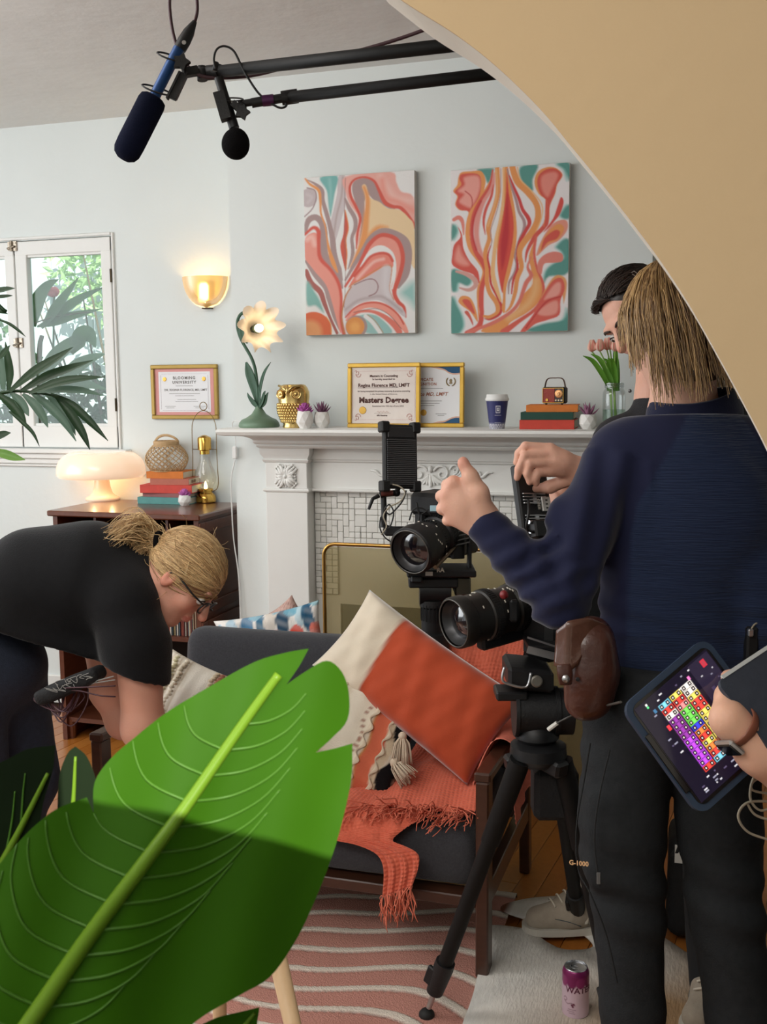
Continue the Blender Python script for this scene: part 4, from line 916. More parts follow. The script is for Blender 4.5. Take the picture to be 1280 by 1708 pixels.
q = MB(); q.bar(t+X*(-0.130*w3)+Z*(0.610*h3)-Yv*.0012, t+X*(0.130*w3)+Z*(0.610*h3)-Yv*.0012, .0006, .0016); q.bar(t+X*(-0.230*w3)+Z*(0.470*h3)-Yv*.0012, t+X*(0.230*w3)+Z*(0.470*h3)-Yv*.0012, .0006, .0016); q.bar(t+X*(-0.140*w3)+Z*(0.430*h3)-Yv*.0012, t+X*(0.140*w3)+Z*(0.430*h3)-Yv*.0012, .0006, .0016); q.bar(t+X*(-0.110*w3)+Z*(0.360*h3)-Yv*.0012, t+X*(0.170*w3)+Z*(0.360*h3)-Yv*.0012, .0006, .0016); q.bar(t+X*(-0.140*w3)+Z*(0.325*h3)-Yv*.0012, t+X*(0.200*w3)+Z*(0.325*h3)-Yv*.0012, .0006, .0016); q.bar(t+X*(-0.300*w3)+Z*(0.235*h3)-Yv*.0012, t+X*(-0.140*w3)+Z*(0.235*h3)-Yv*.0012, .0006, .0016); q.bar(t+X*(0.130*w3)+Z*(0.235*h3)-Yv*.0012, t+X*(0.310*w3)+Z*(0.235*h3)-Yv*.0012, .0006, .0016); q.bar(t+X*(-0.280*w3)+Z*(0.205*h3)-Yv*.0012, t+X*(-0.160*w3)+Z*(0.205*h3)-Yv*.0012, .0006, .0016); q.bar(t+X*(0.155*w3)+Z*(0.205*h3)-Yv*.0012, t+X*(0.285*w3)+Z*(0.205*h3)-Yv*.0012, .0006, .0016)
q.build('small_print', mat('pale_ink', (150, 146, 144), .8), o)
for sx in (-1, 1):
    q = MB(); c = t+X*(sx*.295*w3)+Z*(h3*.735)-Yv*.002
    for k in range(8): q.ball(c+X*.006*math.cos(k*.785)+Z*.006*math.sin(k*.785), (.0045, .001, .0045), 7, 4)
    q.ball(c, (.006, .0014, .006), 7, 4); q.build('flower_seal', m_gold, o)
q = MB()
for (u0, v0, u1, v1) in ((-.34, .83, .34, .83), (-.34, .16, .34, .16), (-.355, .18, -.355, .81), (.355, .18, .355, .81)): q.bar(t+X*(u0*w3)+Z*(v0*h3)-Yv*.0012, t+X*(u1*w3)+Z*(v1*h3)-Yv*.0012, .0007, .0009)
q.build('border_line', mat('mauve_ink', (190, 176, 186), .8), o)

# ------------------------------------------------------------------ sconce (lit)
sp = PY(340, 485, YL); o = thing('wall_sconce', 'glowing amber glass wall sconce between window and mantel', 'wall lamp', (sp[0], YL, sp[2]))
q = MB(); zt, zb = PY(340, 461, YL-.05)[2], PY(343, 512, YL-.05)[2]; hw = (PY(376, 470, YL-.03)[0]-PY(303, 470, YL-.03)[0])/2; cx = PY(340, 485, YL-.03)[0]
V = []
for i in range(17):
    a = math.pi*(i/16); row = []
    for j in range(10):
        v = j/9; s_ = (1-v**2.6)**.5*.86+.14*(1-v); z_ = zt-(zt-zb)*v; row.append((cx-hw*s_*math.cos(a)*(1+.03*math.sin(a)), YL-.004-.095*s_*math.sin(a), z_))
    V.append(row)
q.grid(V); m_sc = mat('amber_glass', (232, 190, 120), .4, emit=((255, 186, 92), .20), trans=.35); q.build('glass_shade', m_sc, o, sm=True)
q = MB(); zc = (zt+zb)/2; q.box((cx+.002, YL-.046, zc-.006), (.052, .03, .085), bev=.012); q.build('bulb', mat('sconce_bulb', (255, 240, 200), .5, emit=((255, 226, 150), 22.0)), o)
q = MB(); q.box((cx+.012, YL-.022, zb-.004), (.044, .03, .006), bev=.002); q.box((cx, YL-.006, zc), (.09, .01, .09), bev=.003); q.build('bracket', mat('dark_bronze', (70, 56, 44), .5, .6), o)
l = bpy.data.lights.new('sconce_light', 'POINT'); l.energy = .015; l.color = (1.0, .72, .38); l.shadow_soft_size = .04; lo = bpy.data.objects.new('sconce_light', l); COL.objects.link(lo); lo.location = (cx, YL-.06, zt+.02)

# ================================================================== ON THE MANTEL
YM = 3.845
def ML(x, y, Y=YM): return PY(x, y, Y)
# flower lamp
b0 = ML(432.5, 706); b0[2] = ZS; o = thing('flower_lamp', 'sage green flower lamp with a frilled glass petal shade, lit', 'lamp', b0)
m_sage = mat('sage_green_metal', (116, 142, 118), .45, .1, noise=(10, .6), c2=(104, 130, 106)); m_dgreen = mat('deep_green_metal', (62, 98, 76), .45, .1, noise=(20, .6), c2=(48, 80, 60), wave=('X', 60, .2))
r0 = (PY(464, 700, YM)[0]-PY(401, 700, YM)[0])/2
q = MB(); q.lathe([(r0*.96, 0), (r0, .006), (r0*.97, .018), (r0*.85, .030), (r0*.62, .038), (r0*.36, .052), (r0*.20, .072), (r0*.16, .082), (.001, .084)], 36, b0); q.build('base', m_sage, o, sm=60)
st = [ML(432, 680), ML(428, 630), ML(421, 600), ML(402, 565), ML(396, 540), ML(402, 524), ML(414, 522), ML(418, 530)]
q = MB(); q.tube(st, .0062, 10, sub=6); q.build('stem', m_dgreen, o, sm=True)
hc = ML(423, 549, YM-.012); tip = ML(444, 545, YM-.085); ax = tip-hc; ax /= np.linalg.norm(ax); Rl = frame_from(ax)
def frill(r, z, a, t_): 
    w_ = max(0, t_-.35)/.65; k_ = w_**1.5; return r*(1+.16*k_*math.sin(9*a)), z+.020*k_*math.sin(9*a+1.2)
rs_ = .088; q = MB(); q.lathe([(.012, -.004), (.022, .0), (.034, .012), (.046, .028), (.060, .046), (.074, .060), (rs_, .070)], 90, hc, Rl, frill, close=False)
me_ = q.build('petal_shade', mat('frosted_petal_glass', (250, 236, 218), .4, emit=((255, 222, 170), .03)), o, sm=True)
q = MB(); q.ball(hc+ax*.050, (.0165, .0165, .024), 14, 9, Rl); q.build('bulb', mat('warm_bulb', (255, 240, 210), .5, emit=((255, 232, 190), 4.0)), o, sm=True)
q = MB(); q.cyl(hc-ax*.004, hc+ax*.028, .013, n=14); q.tube([hc+ax*.03+Rl[:, 0]*.017*math.cos(a)+Rl[:, 1]*.017*math.sin(a) for a in np.linspace(0, 6.283, 16)], .002, 6); q.build('socket', mat('dark_green_metal', (58, 74, 60), .4, .4), o)
def blade(mb, pts, ws, nrm, th=.002, cup=.3):
    P = catmull(np.column_stack([pts, ws]), 5); T = np.gradient(P[:, :3], axis=0); rows = []
    for i in range(len(P)):
        t_ = T[i]/max(np.linalg.norm(T[i]), 1e-9); sd = np.cross(t_, nrm); sd /= max(np.linalg.norm(sd), 1e-9); n_ = np.cross(sd, t_); w = P[i, 3]
        rows.append([P[i, :3]+sd*w*u+n_*cup*w*(abs(u)**1.5) for u in (-1, -.5, 0, .5, 1)])
    rows = np.array(rows); mb.grid(rows)
for k, (pts, ws) in enumerate((([(432, 676), (426, 650), (417, 622), (411, 604)], (.008, .017, .018, .004)), ([(433, 678), (434, 650), (441, 622), (452, 604)], (.004, .007, .006, .001)), ([(431, 680), (424, 672), (416, 662), (413, 655)], (.005, .010, .006, .001)), ([(434, 680), (441, 672), (445, 660), (448, 654)], (.005, .010, .006, .001)), ([(433, 680), (438, 668), (441, 656), (443, 652)], (.005, .008, .005, .001)), ([(405, 532), (404, 548), (407, 562), (413, 573)], (.004, .013, .013, .002)), ([(416, 528), (420, 522), (424, 517)], (.006, .005, .001)))):
    q = MB(); blade(q, [ML(x, y, YM-.004*k if k < 5 else YM) for x, y in pts], ws, A(0, -1, 0)); lf = q.build('leaf', m_dgreen, o, sm=True); sdm = lf.modifiers.new('s', 'SOLIDIFY'); sdm.thickness = .0025
l = bpy.data.lights.new('flower_lamp_light', 'POINT'); l.energy = .08; l.color = (1.0, .80, .52); l.shadow_soft_size = .025; lo = bpy.data.objects.new('flower_lamp_light', l); COL.objects.link(lo); lo.location = tuple(hc+ax*.105)
# lamp cord and switch
q = MB(); q.tube([b0+A(-.07, .04, .01), ML(394, 702, 3.9), PY(388, 708, 3.985), PY(393, 735, 3.99), PY(392, 752, 3.99)], .0018, 6, sub=6); q.tube([PY(392, 768, 3.99), PY(386, 800, 3.99), PY(387, 850, 3.99), PY(390, 900, 3.99), PY(398, 960, 3.985), PY(402, 1040, 3.98)], .0028, 6, sub=6)
cd_ = tag(q.build('lamp_cord', mat('white_plastic', (232, 232, 230), .4)), 'white lamp cord with inline switch hanging down the chimney breast', 'cord')
p = PY(392, 755, 3.985); q = MB(); q.box(p, (.020, .014, .052), bev=.004); q.build('cord_switch', mat('white_plastic'), cd_)
# owl
ob = ML(491, 707, 3.82); ob[2] = ZS; hh = PY(491, 641, 3.82)[2]-ZS; rw = (PY(517, 680, 3.82)[0]-PY(466, 680, 3.82)[0])/2
o = thing('owl_vase', 'gold ceramic owl ornament with round flower eyes', 'ornament', ob); m_owl = mat('pale_gold_lustre', (218, 186, 120), .22, .9, bump=(50, .1))
prof = [(.70, 0), (.72, .03), (.66, .08), (.80, .20), (.96, .36), (1.0, .5), (.94, .60), (.98, .72), (.97, .82), (.86, .92), (.74, .98), (.60, 1.0), (.5, .985)]
q = MB(); q.lathe([(r*rw, z*hh) for r, z in prof], 32, ob, fn=lambda r, z, a, t_: (r*(1-.10*abs(math.sin(a))**2), z)); q.build('body', m_owl, o, sm=50)
q = MB()
for j in range(7):
    for i in range(15):
        a = -math.pi*(.02+.96*(i+.5*(j % 2))/15); zz_ = .16+.062*j; rr_ = np.interp(zz_, [b_ for _, b_ in prof[:11]], [a_ for a_, _ in prof[:11]])*rw*(1-.10*math.sin(a)**2)
        q.ball(ob+A(math.cos(a)*rr_, math.sin(a)*rr_, zz_*hh), (.0062, .0062, .0072), 7, 5)
q.build('feather', m_owl, o, sm=True, kind='stuff')
for sg in (-1, 1):
    c = ob+A(sg*rw*.50, -rw*.86, hh*.775); d_ = A(sg*.42, -1, 0); Re = frame_from(d_/np.linalg.norm(d_)); q = MB()
    q.lathe([(.0, .0085), (.0045, .007), (.006, .003), (.016, .002), (.0185, .004), (.0185, 0)], 22, c, Re)
    for k in range(16): a = k*math.pi/8; q.ball(c+Re[:, 0]*.0125*math.cos(a)+Re[:, 1]*.0125*math.sin(a)+Re[:, 2]*.003, .0026, 6, 4)
    q.build('eye', m_owl, o, sm=45)
q = MB(); q.tube([ob+A(0, -rw*.95, hh*.98), ob+A(0, -rw*1.02, hh*.86), ob+A(0, -rw*1.02, hh*.70)], [.004, .005, .001], 8); q.tube([ob+A(-rw*.75, -rw*.5, hh*.97), ob+A(-rw*.3, -rw*.95, hh*.93), ob+A(0, -rw*1.0, hh*.84), ob+A(rw*.3, -rw*.95, hh*.93), ob+A(rw*.75, -rw*.5, hh*.97)], .005, 7, sub=4); q.build('brow_and_beak', m_owl, o, sm=True)
# faceted pots with succulents
def facet_pot(mb, c, r, h, seed):
    rp = random.Random(seed); n = 8; lv = [(.62, 0), (1.0, .35), (.98, .72), (.80, 1.0), (.66, .97), (.62, .80), (0.02, .78)]; V = []; f = []
    for i, (k, z) in enumerate(lv):
        for j in range(n): a = 2*math.pi*(j+.5*(i % 2))/n; V.append((r*k*math.cos(a), r*k*math.sin(a), z*h))
    for i in range(len(lv)-1):
        for j in range(n):
            j2 = (j+1) % n; a, b_, c_, d_ = i*n+j, i*n+j2, (i+1)*n+j2, (i+1)*n+j
            f += [(a, b_, d_), (b_, c_, d_)] if i % 2 == 0 else [(a, b_, c_), (a, c_, d_)]
    f.append(tuple(range(n))[::-1]); mb.add(np.array(V)+c, f)
def succulent(label, c, r, h, kind, col, col2, seed):
    o = thing('potted_succulent', label, 'succulent', c, 'small succulents in white faceted pots')
    q = MB(); facet_pot(q, np.asarray(c), r, h, seed); q.build('pot', mat('white_matte_ceramic', (238, 236, 232), .55), o)
    rp = np.random.RandomState(seed); q = MB(); top = np.asarray(c)+A(0, 0, h*.88)
    n = 26 if kind == 'rosette' else 13
    for k in range(n):
        a = k*2.4; el = (.25+1.2*(k/n)) if kind == 'rosette' else (.55+.85*(k/n)); ln = (r*1.15*(1-.45*k/n)) if kind == 'rosette' else r*(1.25+.35*rp.rand()); w = r*(.30 if kind == 'rosette' else .20)
        d_ = A(math.cos(a)*math.cos(el), math.sin(a)*math.cos(el), math.sin(el)); st_ = top+A(0, 0, r*.5*(k/n) if kind == 'rosette' else 0)
        q.tube([st_, st_+d_*ln*.55+A(0, 0, -.05*ln), st_+d_*ln+A(0, 0, .1*ln)], [w*.5, w, w*.12], 6, sub=3, flat=(1, .5))
    q.build('leaves', mat('succulent_'+str(seed), col, .55, noise=(40, .7), c2=col2), o, sm=True)
pb = ML(509, 710, 3.76); pb[2] = ZS; succulent('white faceted pot with bright magenta rosette succulent in front of the owl', pb, .033, PY(509, 687, 3.76)[2]-ZS+.004, 'rosette', (196, 96, 178), (150, 66, 140), 1)
pb = ML(537, 708, 3.80); pb[2] = ZS; succulent('white faceted pot with spiky purple succulent right of the owl', pb, .032, PY(537, 687, 3.80)[2]-ZS, 'spiky', (142, 92, 122), (110, 72, 98), 2)
pb = ML(981, 713, 3.80); pb[2] = ZS; succulent('white faceted pot with mauve succulent between books and glass jar', pb, .032, PY(981, 691, 3.80)[2]-ZS, 'spiky', (168, 112, 142), (140, 90, 120), 3)
# paper cup
cb = ML(829.5, 712, 3.80); cb[2] = ZS; ch = PY(829, 657.5, 3.80)[2]-ZS; o = thing('paper_cup', 'navy takeaway coffee cup with white lid and checkered base', 'cup', cb)
rb_, rt_ = .0275, .040; hb = ch*.84; nu, nv = 72, 40; prc = Print(72*3, 120, (44, 48, 104))
for i in range(24):
    for j in range(3): prc.rect(i*9+(4.5 if j % 2 else 0), 98+j*7.4, i*9+(4.5 if j % 2 else 0)+4.5, 98+(j+1)*7.4, (236, 236, 238))
lx = 172
prc.rect(lx-8, 24, lx+8, 54, (236, 236, 240)); prc.rect(lx-6.4, 27, lx+6.4, 51, (44, 48, 104)); prc.rect(lx-4, 32, lx+4, 46, (236, 236, 240)); prc.rect(lx-1.5, 35, lx+1.5, 41, (44, 48, 104)); prc.rect(lx-12, 62, lx+12, 63.6, (220, 220, 230)); prc.rect(lx-13, 92, lx+12, 93.4, (200, 200, 215)); prc.rect(0, 95, 216, 96, (180, 180, 200))
aa = np.linspace(0, 2*math.pi, 217); zz = np.linspace(0, 1, 121); UA, ZZ = np.meshgrid(aa, zz); RR_ = rt_+(rb_-rt_)*ZZ
Vc = np.stack([cb[0]+RR_*np.cos(UA), cb[1]+RR_*np.sin(UA), cb[2]+hb*(1-ZZ)], -1); q = MB(); q.grid(Vc.transpose(1, 0, 2)); me = q.mesh('cup_wall', True); cols = prc.sample(((UA)/(2*math.pi)), ZZ).transpose(1, 0, 2).reshape(-1, 3); setcol(me, cols); link_mesh('cup_wall', me, mat('cup_print', rough=.5, vcol=True), o)
q = MB(); q.lathe([(rt_+.001, hb-.004), (rt_+.003, hb-.002), (rt_+.0035, hb+.004), (rt_+.0005, hb+.008), (rt_-.001, ch-.003), (rt_-.003, ch), (rt_-.006, ch-.001), (rt_-.008, ch-.005), (.001, ch-.006)], 40, cb); q.build('lid', mat('white_lid_plastic', (238, 238, 236), .35), o, sm=45)
# books
m_pages = mat('book_pages', (232, 220, 196), .8, wave=('Z', 220, .3, 0.3))
def book(label, c, w, d, h, rz, col, group, txt=None):
    o = thing('hardback_book', label, 'book', c, group, rz); q = MB(); ct = .0025
    q.xf = WM[o.as_pointer()]
    q.box((0, 0, ct/2), (w, d, ct), bev=.0008); q.box((0, 0, h-ct/2), (w, d, ct), bev=.0008); q.box((0, -d/2+ct/2, h/2), (w, ct, h-.001), bev=.001)
    q.build('cover', mat('cloth_%d_%d_%d' % col, col, .7, noise=(40, .6), c2=tuple(int(v*.93) for v in col), bump=(300, .1)), o)
    q = MB(); q.xf = WM[o.as_pointer()]; q.box((0, .002, h/2), (w-.006, d-.006, h-2*ct)); q.build('pages', m_pages, o)
    if txt:
        q = MB(); q.xf = WM[o.as_pointer()]; [q.box((w/2+.0003, -d*.25+.011*k_, h/2), (.0006, .006, h*.45)) for k_ in range(txt)]; q.build('title', mat('dark_brown_print', (90, 50, 42), .8), o)
    return o
def stack_book(label, px0, px1, ytop, zb, Yf, dep, rz, col, group, txt=None):
    a, b_ = PY(px0, ytop, Yf), PY(px1, ytop, Yf); w = b_[0]-a[0]; h = (a[2]+b_[2])/2-zb
    book(label, ((a[0]+b_[0])/2, Yf+dep/2, zb), w, dep, h, rz, col, group, txt); return zb+h
g = 'books stacked on the mantel'; z = ZS
z = stack_book('red clothbound book at the bottom of the mantel stack', 865, 956, 700.5, z, 3.77, .19, .05, (214, 74, 58), g)
z = stack_book('dark green clothbound book in the middle of the mantel stack', 866.5, 954, 687.5, z, 3.775, .185, .06, (34, 78, 66), g)
z = stack_book('orange clothbound book on top of the mantel stack under the radio', 875, 961, 675.5, z, 3.78, .18, .08, (232, 134, 58), g)
# radio
rb0 = PY(923, 674.5, 3.83); rb0[2] = z+.004; rw_ = PY(945, 660, 3.83)[0]-PY(903, 660, 3.83)[0]; rh = PY(925, 645.5, 3.83)[2]-rb0[2]
o = thing('retro_radio', 'miniature retro radio with red leather front and brown strap handle', 'radio', (rb0[0], rb0[1], z), rotz=-.22); q = MB(); q.xf = WM[o.as_pointer()]
rd = .036; q.box((0, rd/2, .004+rh/2), (rw_*.95, rd, rh), bev=.005); q.build('case', mat('black_leatherette', (40, 40, 38), .6, bump=(200, .3)), o)
q = MB(); q.xf = WM[o.as_pointer()]; q.box((-.0175, -.0008, .004+rh/2), (rw_*.52, .003, rh*.86), bev=.001); q.build('grille', mat('red_leather', (150, 52, 36), .55, bump=(180, .25)), o)
q = MB(); q.xf = WM[o.as_pointer()]; q.box((.0225, -.0008, .004+rh/2), (rw_*.36, .003, rh*.86), bev=.001); q.build('control_panel', mat('dark_panel', (52, 44, 40), .5), o)
q = MB(); q.xf = WM[o.as_pointer()]
for (x0, z0_, x1, z1_) in ((-.043, .007, .043, .007), (-.043, rh, .043, rh), (-.043, .007, -.043, rh), (.043, .007, .043, rh)): q.bar((x0*rw_/.1, -.003, z0_), (x1*rw_/.1, -.003, z1_), .0016, .0016)
q.build('gold_trim', m_gold, o)
Rf = np.array([[1, 0, 0], [0, 0, -1], [0, 1, 0]], float).T
q = MB(); q.xf = WM[o.as_pointer()]; q.lathe([(.0145, 0), (.0145, .003), (.012, .004), (.011, .003), (.006, .0035), (.005, .008), (.001, .008)], 20, (.0225, -.002, rh*.66), frame_from((0, -1, 0))); q.build('dial', mat('copper_dial', (232, 176, 120), .3, .6), o)
for k in range(3):
    q = MB(); q.xf = WM[o.as_pointer()]; q.lathe([(.0032, 0), (.0032, .004), (.001, .004)], 10, (.012+.0105*k, -.002, .004+rh*.2), frame_from((0, -1, 0))); q.build('knob', mat('cream_knob', (240, 224, 196), .4), o)
q = MB(); q.xf = WM[o.as_pointer()]; q.lathe([(.005, 0), (.005, .004), (.001, .004)], 12, (-.022, -.002, .004+rh*.22), frame_from((0, -1, 0))); q.build('badge', m_gold, o)
q = MB(); q.xf = WM[o.as_pointer()]; hz = PY(923, 630.5, 3.83)[2]-z; w_ = rw_*.43
q.tube([(-w_, .018, rh*.85), (-w_, .018, rh*1.05), (-w_*.75, .018, hz*.96), (0, .018, hz), (w_*.75, .018, hz*.96), (w_, .018, rh*1.05), (w_, .018, rh*.62)], .0065, 8, sub=5, flat=(1, .28), up=(0, 0, 1)); q.build('strap_handle', mat('brown_leather_strap', (96, 72, 58), .6), o, sm=True)
for sx in (-.03, .03):
    q = MB(); q.xf = WM[o.as_pointer()]; q.cyl((sx, .01, 0), (sx, .01, .006), .004, n=10); q.build('foot', mat('black_rubber', (24, 24, 24), .7), o)
# tulips in a mason jar
jb = ML(1024, 712, 3.83); jb[2] = ZS; o = thing('glass_jar', 'clear glass mason jar holding the tulips', 'jar', jb); jr = .040
jh = PY(1024, 638, 3.83)[2]-ZS
q = MB(); q.lathe([(.001, .002), (jr*.86, .002), (jr, .010), (jr, jh*.72), (jr*.96, jh*.80), (jr*.80, jh*.86), (jr*.80, jh*.89), (jr*.85, jh*.90), (jr*.80, jh*.93), (jr*.84, jh*.95), (jr*.80, jh*.97), (jr*.80, jh)], 32, jb); q.build('glass_wall', glassmat('jar_glass', (246, 250, 250), .07), o, sm=50)
q = MB()
for k in range(3): q.tube([jb+A(math.cos(a)*jr*.83, math.sin(a)*jr*.83, jh*(.905+.033*k)) for a in np.linspace(0, 6.283, 25)], .0012, 5)
q.build('rim_thread', glassmat('jar_rim', (225, 235, 235), .25), o)
q = MB(); q.lathe([(.001, .004), (jr*.93, .004), (jr*.95, .012), (jr*.95, jh*.42), (.001, jh*.42)], 24, jb); q.build('water', glassmat('clear_water', (236, 246, 240), .04), o)
m_tl = leafmat('tulip_leaf', (120, 176, 62), (78, 138, 46)); m_ts = mat('tulip_stem', (140, 176, 90), .6)
mt = leafmat('tulip_petal_pale', (254, 216, 196), (255, 240, 214), trans=.4); mt2 = leafmat('tulip_petal_pink', (254, 150, 146), (255, 214, 196), trans=.4)
heads = ((988, 577, 'outermost pink and cream tulip on the side facing the books', 0, 3.82), (1001, 576, 'second pink and cream tulip of the jar counting from the books', 1, 3.80), (1013, 574, 'cream tulip set back behind the pink ones', 0, 3.86), (1018, 573, 'pink and cream tulip standing tallest in the jar', 1, 3.83), (1027, 576, 'large pink tulip nearest to the face behind the jar', 1, 3.79))
for hx, hy, lab, kk, Yh in heads:
    c = PY(hx, hy, Yh); s_ = jb+A(random.uniform(-.015, .015), random.uniform(-.015, .015), .02); o = thing('tulip', lab, 'flower', s_, 'tulips in the mason jar'); nk = jb+A((c[0]-jb[0])*.25, (c[1]-jb[1])*.25, jh)
    q = MB(); q.tube([s_, nk, (nk+c)/2+A(0, 0, .004), c-A(0, 0, .02)], .0026, 7, sub=5); q.build('stem', m_ts, o, sm=True)
    for k in range(6):
        a = k*math.pi/3+.3; out = A(math.cos(a), math.sin(a), 0); q = MB(); bs = c-A(0, 0, .022); rr_ = .014 if k % 2 else .012
        blade(q, [bs, bs+out*rr_*.9+A(0, 0, .008), bs+out*rr_+A(0, 0, .024), bs+out*rr_*.55+A(0, 0, .044)], (.004, .013, .013, .003), out, cup=-.25); q.build('petal', mt if (kk+k) % 2 == 0 else mt2, o, sm=True)
    for sg in (-1, 1):
        d_ = A(random.uniform(-.5, .5)+(c[0]-jb[0])*14, random.uniform(-.6, .2), 0); d_ = d_*.022; base = jb+A(random.uniform(-.02, .02), random.uniform(-.02, 0), jh*.82); hgt = random.uniform(.10, .155); q = MB()
        blade(q, [base, base+d_*.8+A(0, 0, hgt*.45), base+d_*1.8+A(0, 0, hgt*.85), base+d_*2.8+A(0, 0, hgt)], (.005, .009, .008, .001), A(0, -1, .1), cup=.35); q.build('leaf', m_tl, o, sm=True)
# ================================================================== RECORD CABINET AND WHAT STANDS ON IT
m_walnut = mat('dark_walnut', (104, 56, 36), .38, noise=(6, .8), c2=(74, 36, 22), stretch=(2, 2, 9), coat=.3, bump=(30, .04))
m_walnut_h = mat('dark_walnut_top', (112, 62, 40), .28, noise=(6, .8), c2=(84, 44, 28), stretch=(9, 2, 2), coat=.4)
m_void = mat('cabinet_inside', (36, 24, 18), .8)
CH = 1.021; CX0, CX1, CYF, CYB = -2.735, -2.005, 3.855, 4.325
o = thing('record_cabinet', 'dark walnut record cabinet with panelled side under the window', 'cabinet', ((CX0+CX1)/2, (CYF+CYB)/2, 0))
q = MB(); q.box(((CX0+CX1)/2, (CYF+CYB)/2, CH-.012), (CX1-CX0, CYB-CYF, .024), bev=.005); q.build('top', m_walnut_h, o)
bx0, bx1, byf = CX0+.018, CX1-.016, CYF+.02; zt = CH-.024
for xs, nm in ((bx0+.011, 'side_panel'), (bx1-.011, 'side_panel')):
    q = MB(); q.box((xs, (byf+CYB)/2, zt/2), (.022, CYB-byf, zt)); q.build(nm, m_walnut, o)
for (za, zb_) in ((zt-.012, zt-.40), (zt-.43, .08)):   # raised frame of the panelled side
    for (ya, yb_, z_a, z_b) in ((byf, byf+.045, za, zb_), (CYB-.045, CYB, za, zb_), (byf+.045, CYB-.045, za, za-.045), (byf+.045, CYB-.045, zb_+.045, zb_)):
        q = MB(); q.box((bx1+.005, (ya+yb_)/2, (z_a+z_b)/2), (.010, abs(yb_-ya), abs(z_a-z_b)), bev=.002); q.build('panel_rail', m_walnut, o)
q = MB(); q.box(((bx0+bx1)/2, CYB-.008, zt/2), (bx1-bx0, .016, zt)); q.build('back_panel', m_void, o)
zsh = zt-.17
for z_ in (zsh, zsh-.34, .09):
    q = MB(); q.box(((bx0+bx1)/2, (byf+CYB)/2+.004, z_), (bx1-bx0-.044, CYB-byf-.02, .02)); q.build('shelf', m_walnut, o)
for k in (1, 2, 3):
    q = MB(); q.box((bx0+(bx1-bx0)*k/4, (byf+CYB)/2+.02, (zt+zsh)/2), (.012, CYB-byf-.06, zt-zsh-.02)); q.build('divider', m_walnut, o)
q = MB(); q.box((bx0+(bx1-bx0)*.5, (byf+CYB)/2+.02, zsh-.17), (.016, CYB-byf-.06, .32)); q.build('divider', m_walnut, o)
for xs in (bx0+.03, bx1-.03):
    for ys_ in (byf+.03, CYB-.03):
        q = MB(); q.tube([(xs, ys_, .09), (xs, ys_, 0)], [.02, .013], 10); q.build('leg', m_walnut, o)
rp = random.Random(21); xx = bx1-.026; pal = ((196, 178, 150), (60, 54, 52), (150, 70, 50), (210, 200, 186), (90, 86, 70), (170, 140, 90), (74, 96, 110), (120, 50, 44), (222, 214, 200), (44, 40, 44)); rc = {}
for k in range(46):
    th = rp.choice((.004, .005, .006)); c = rp.randrange(len(pal)); hh_ = rp.uniform(.303, .314)
    if (c, th) not in rc:
        q = MB(); q.box((0, 0, .155), (th, .31, .31), bev=.0006); rc[(c, th)] = q.mesh('record_sleeve'); rc[(c, th)].materials.append(mat('sleeve_%d' % c, pal[c], .6, noise=(30, .7), c2=tuple(int(v*.7) for v in pal[c]), stretch=(1, 1, .4)))
    r_ = bpy.data.objects.new('record_sleeve', rc[(c, th)]); COL.objects.link(r_); r_.location = (xx-th/2, byf+.195-rp.random()*.01, zsh-.33); xx -= th+.0006
    tag(r_, 'worn record sleeve standing among others in the lower cabinet bay', 'record', 'record sleeves in the walnut cabinet')
    if xx < bx0+(bx1-bx0)*.5+.02: break
# mushroom lamp
lb = PZ(171.5, 834, CH); lb[2] = CH; Yl = lb[1]; lr = (PY(233, 780, Yl)[0]-PY(105, 780, Yl)[0])/2; lz = lambda y: PY(170, y, Yl)[2]-CH
o = thing('mushroom_lamp', 'glowing white mushroom table lamp on the cabinet', 'lamp', lb); br = (PY(197, 835, Yl)[0]-PY(147, 835, Yl)[0])/2
m_mush = mat('opal_lamp_body', (248, 226, 202), .22, emit=((255, 206, 152), .10), coat=.4)
q = MB(); q.lathe([(br*.96, 0), (br, .006), (br*.97, .012), (br*.75, .020), (br*.58, .034), (br*.48, .06), (br*.42, lz(800)), (br*.42, lz(786))], 32, lb); q.build('stem', m_mush, o, sm=50)
zd, zt_ = lz(795), lz(753)
prof = [(lr*.95, zd), (lr, zd+.012), (lr*1.0, zd+.03)]+[(lr*(.55+.45*math.cos(a)), zd+.03+(zt_-zd-.03)*math.sin(a)) for a in np.linspace(.15, math.pi/2, 9)]+[(lr*.46, zt_-.002), (lr*.40, zt_-.008), (.001, zt_-.010)]
q = MB(); q.lathe(prof, 48, lb, close=False); q.build('dome_shade', mat('opal_shade', (250, 226, 204), .2, emit=((255, 214, 176), .42), coat=.5), o, sm=60)
q = MB(); q.ball(lb+A(0, 0, zd+.02), (.03, .03, .022), 14, 8); q.build('bulb', mat('lamp_bulb', (255, 236, 200), .5, emit=((255, 196, 110), 14.0)), o, sm=True)
l = bpy.data.lights.new('mushroom_lamp_light', 'POINT'); l.energy = 2.6; l.color = (1.0, .66, .32); l.shadow_soft_size = .05; lo = bpy.data.objects.new('mushroom_lamp_light', l); COL.objects.link(lo); lo.location = tuple(lb+A(0, 0, zd-.012))
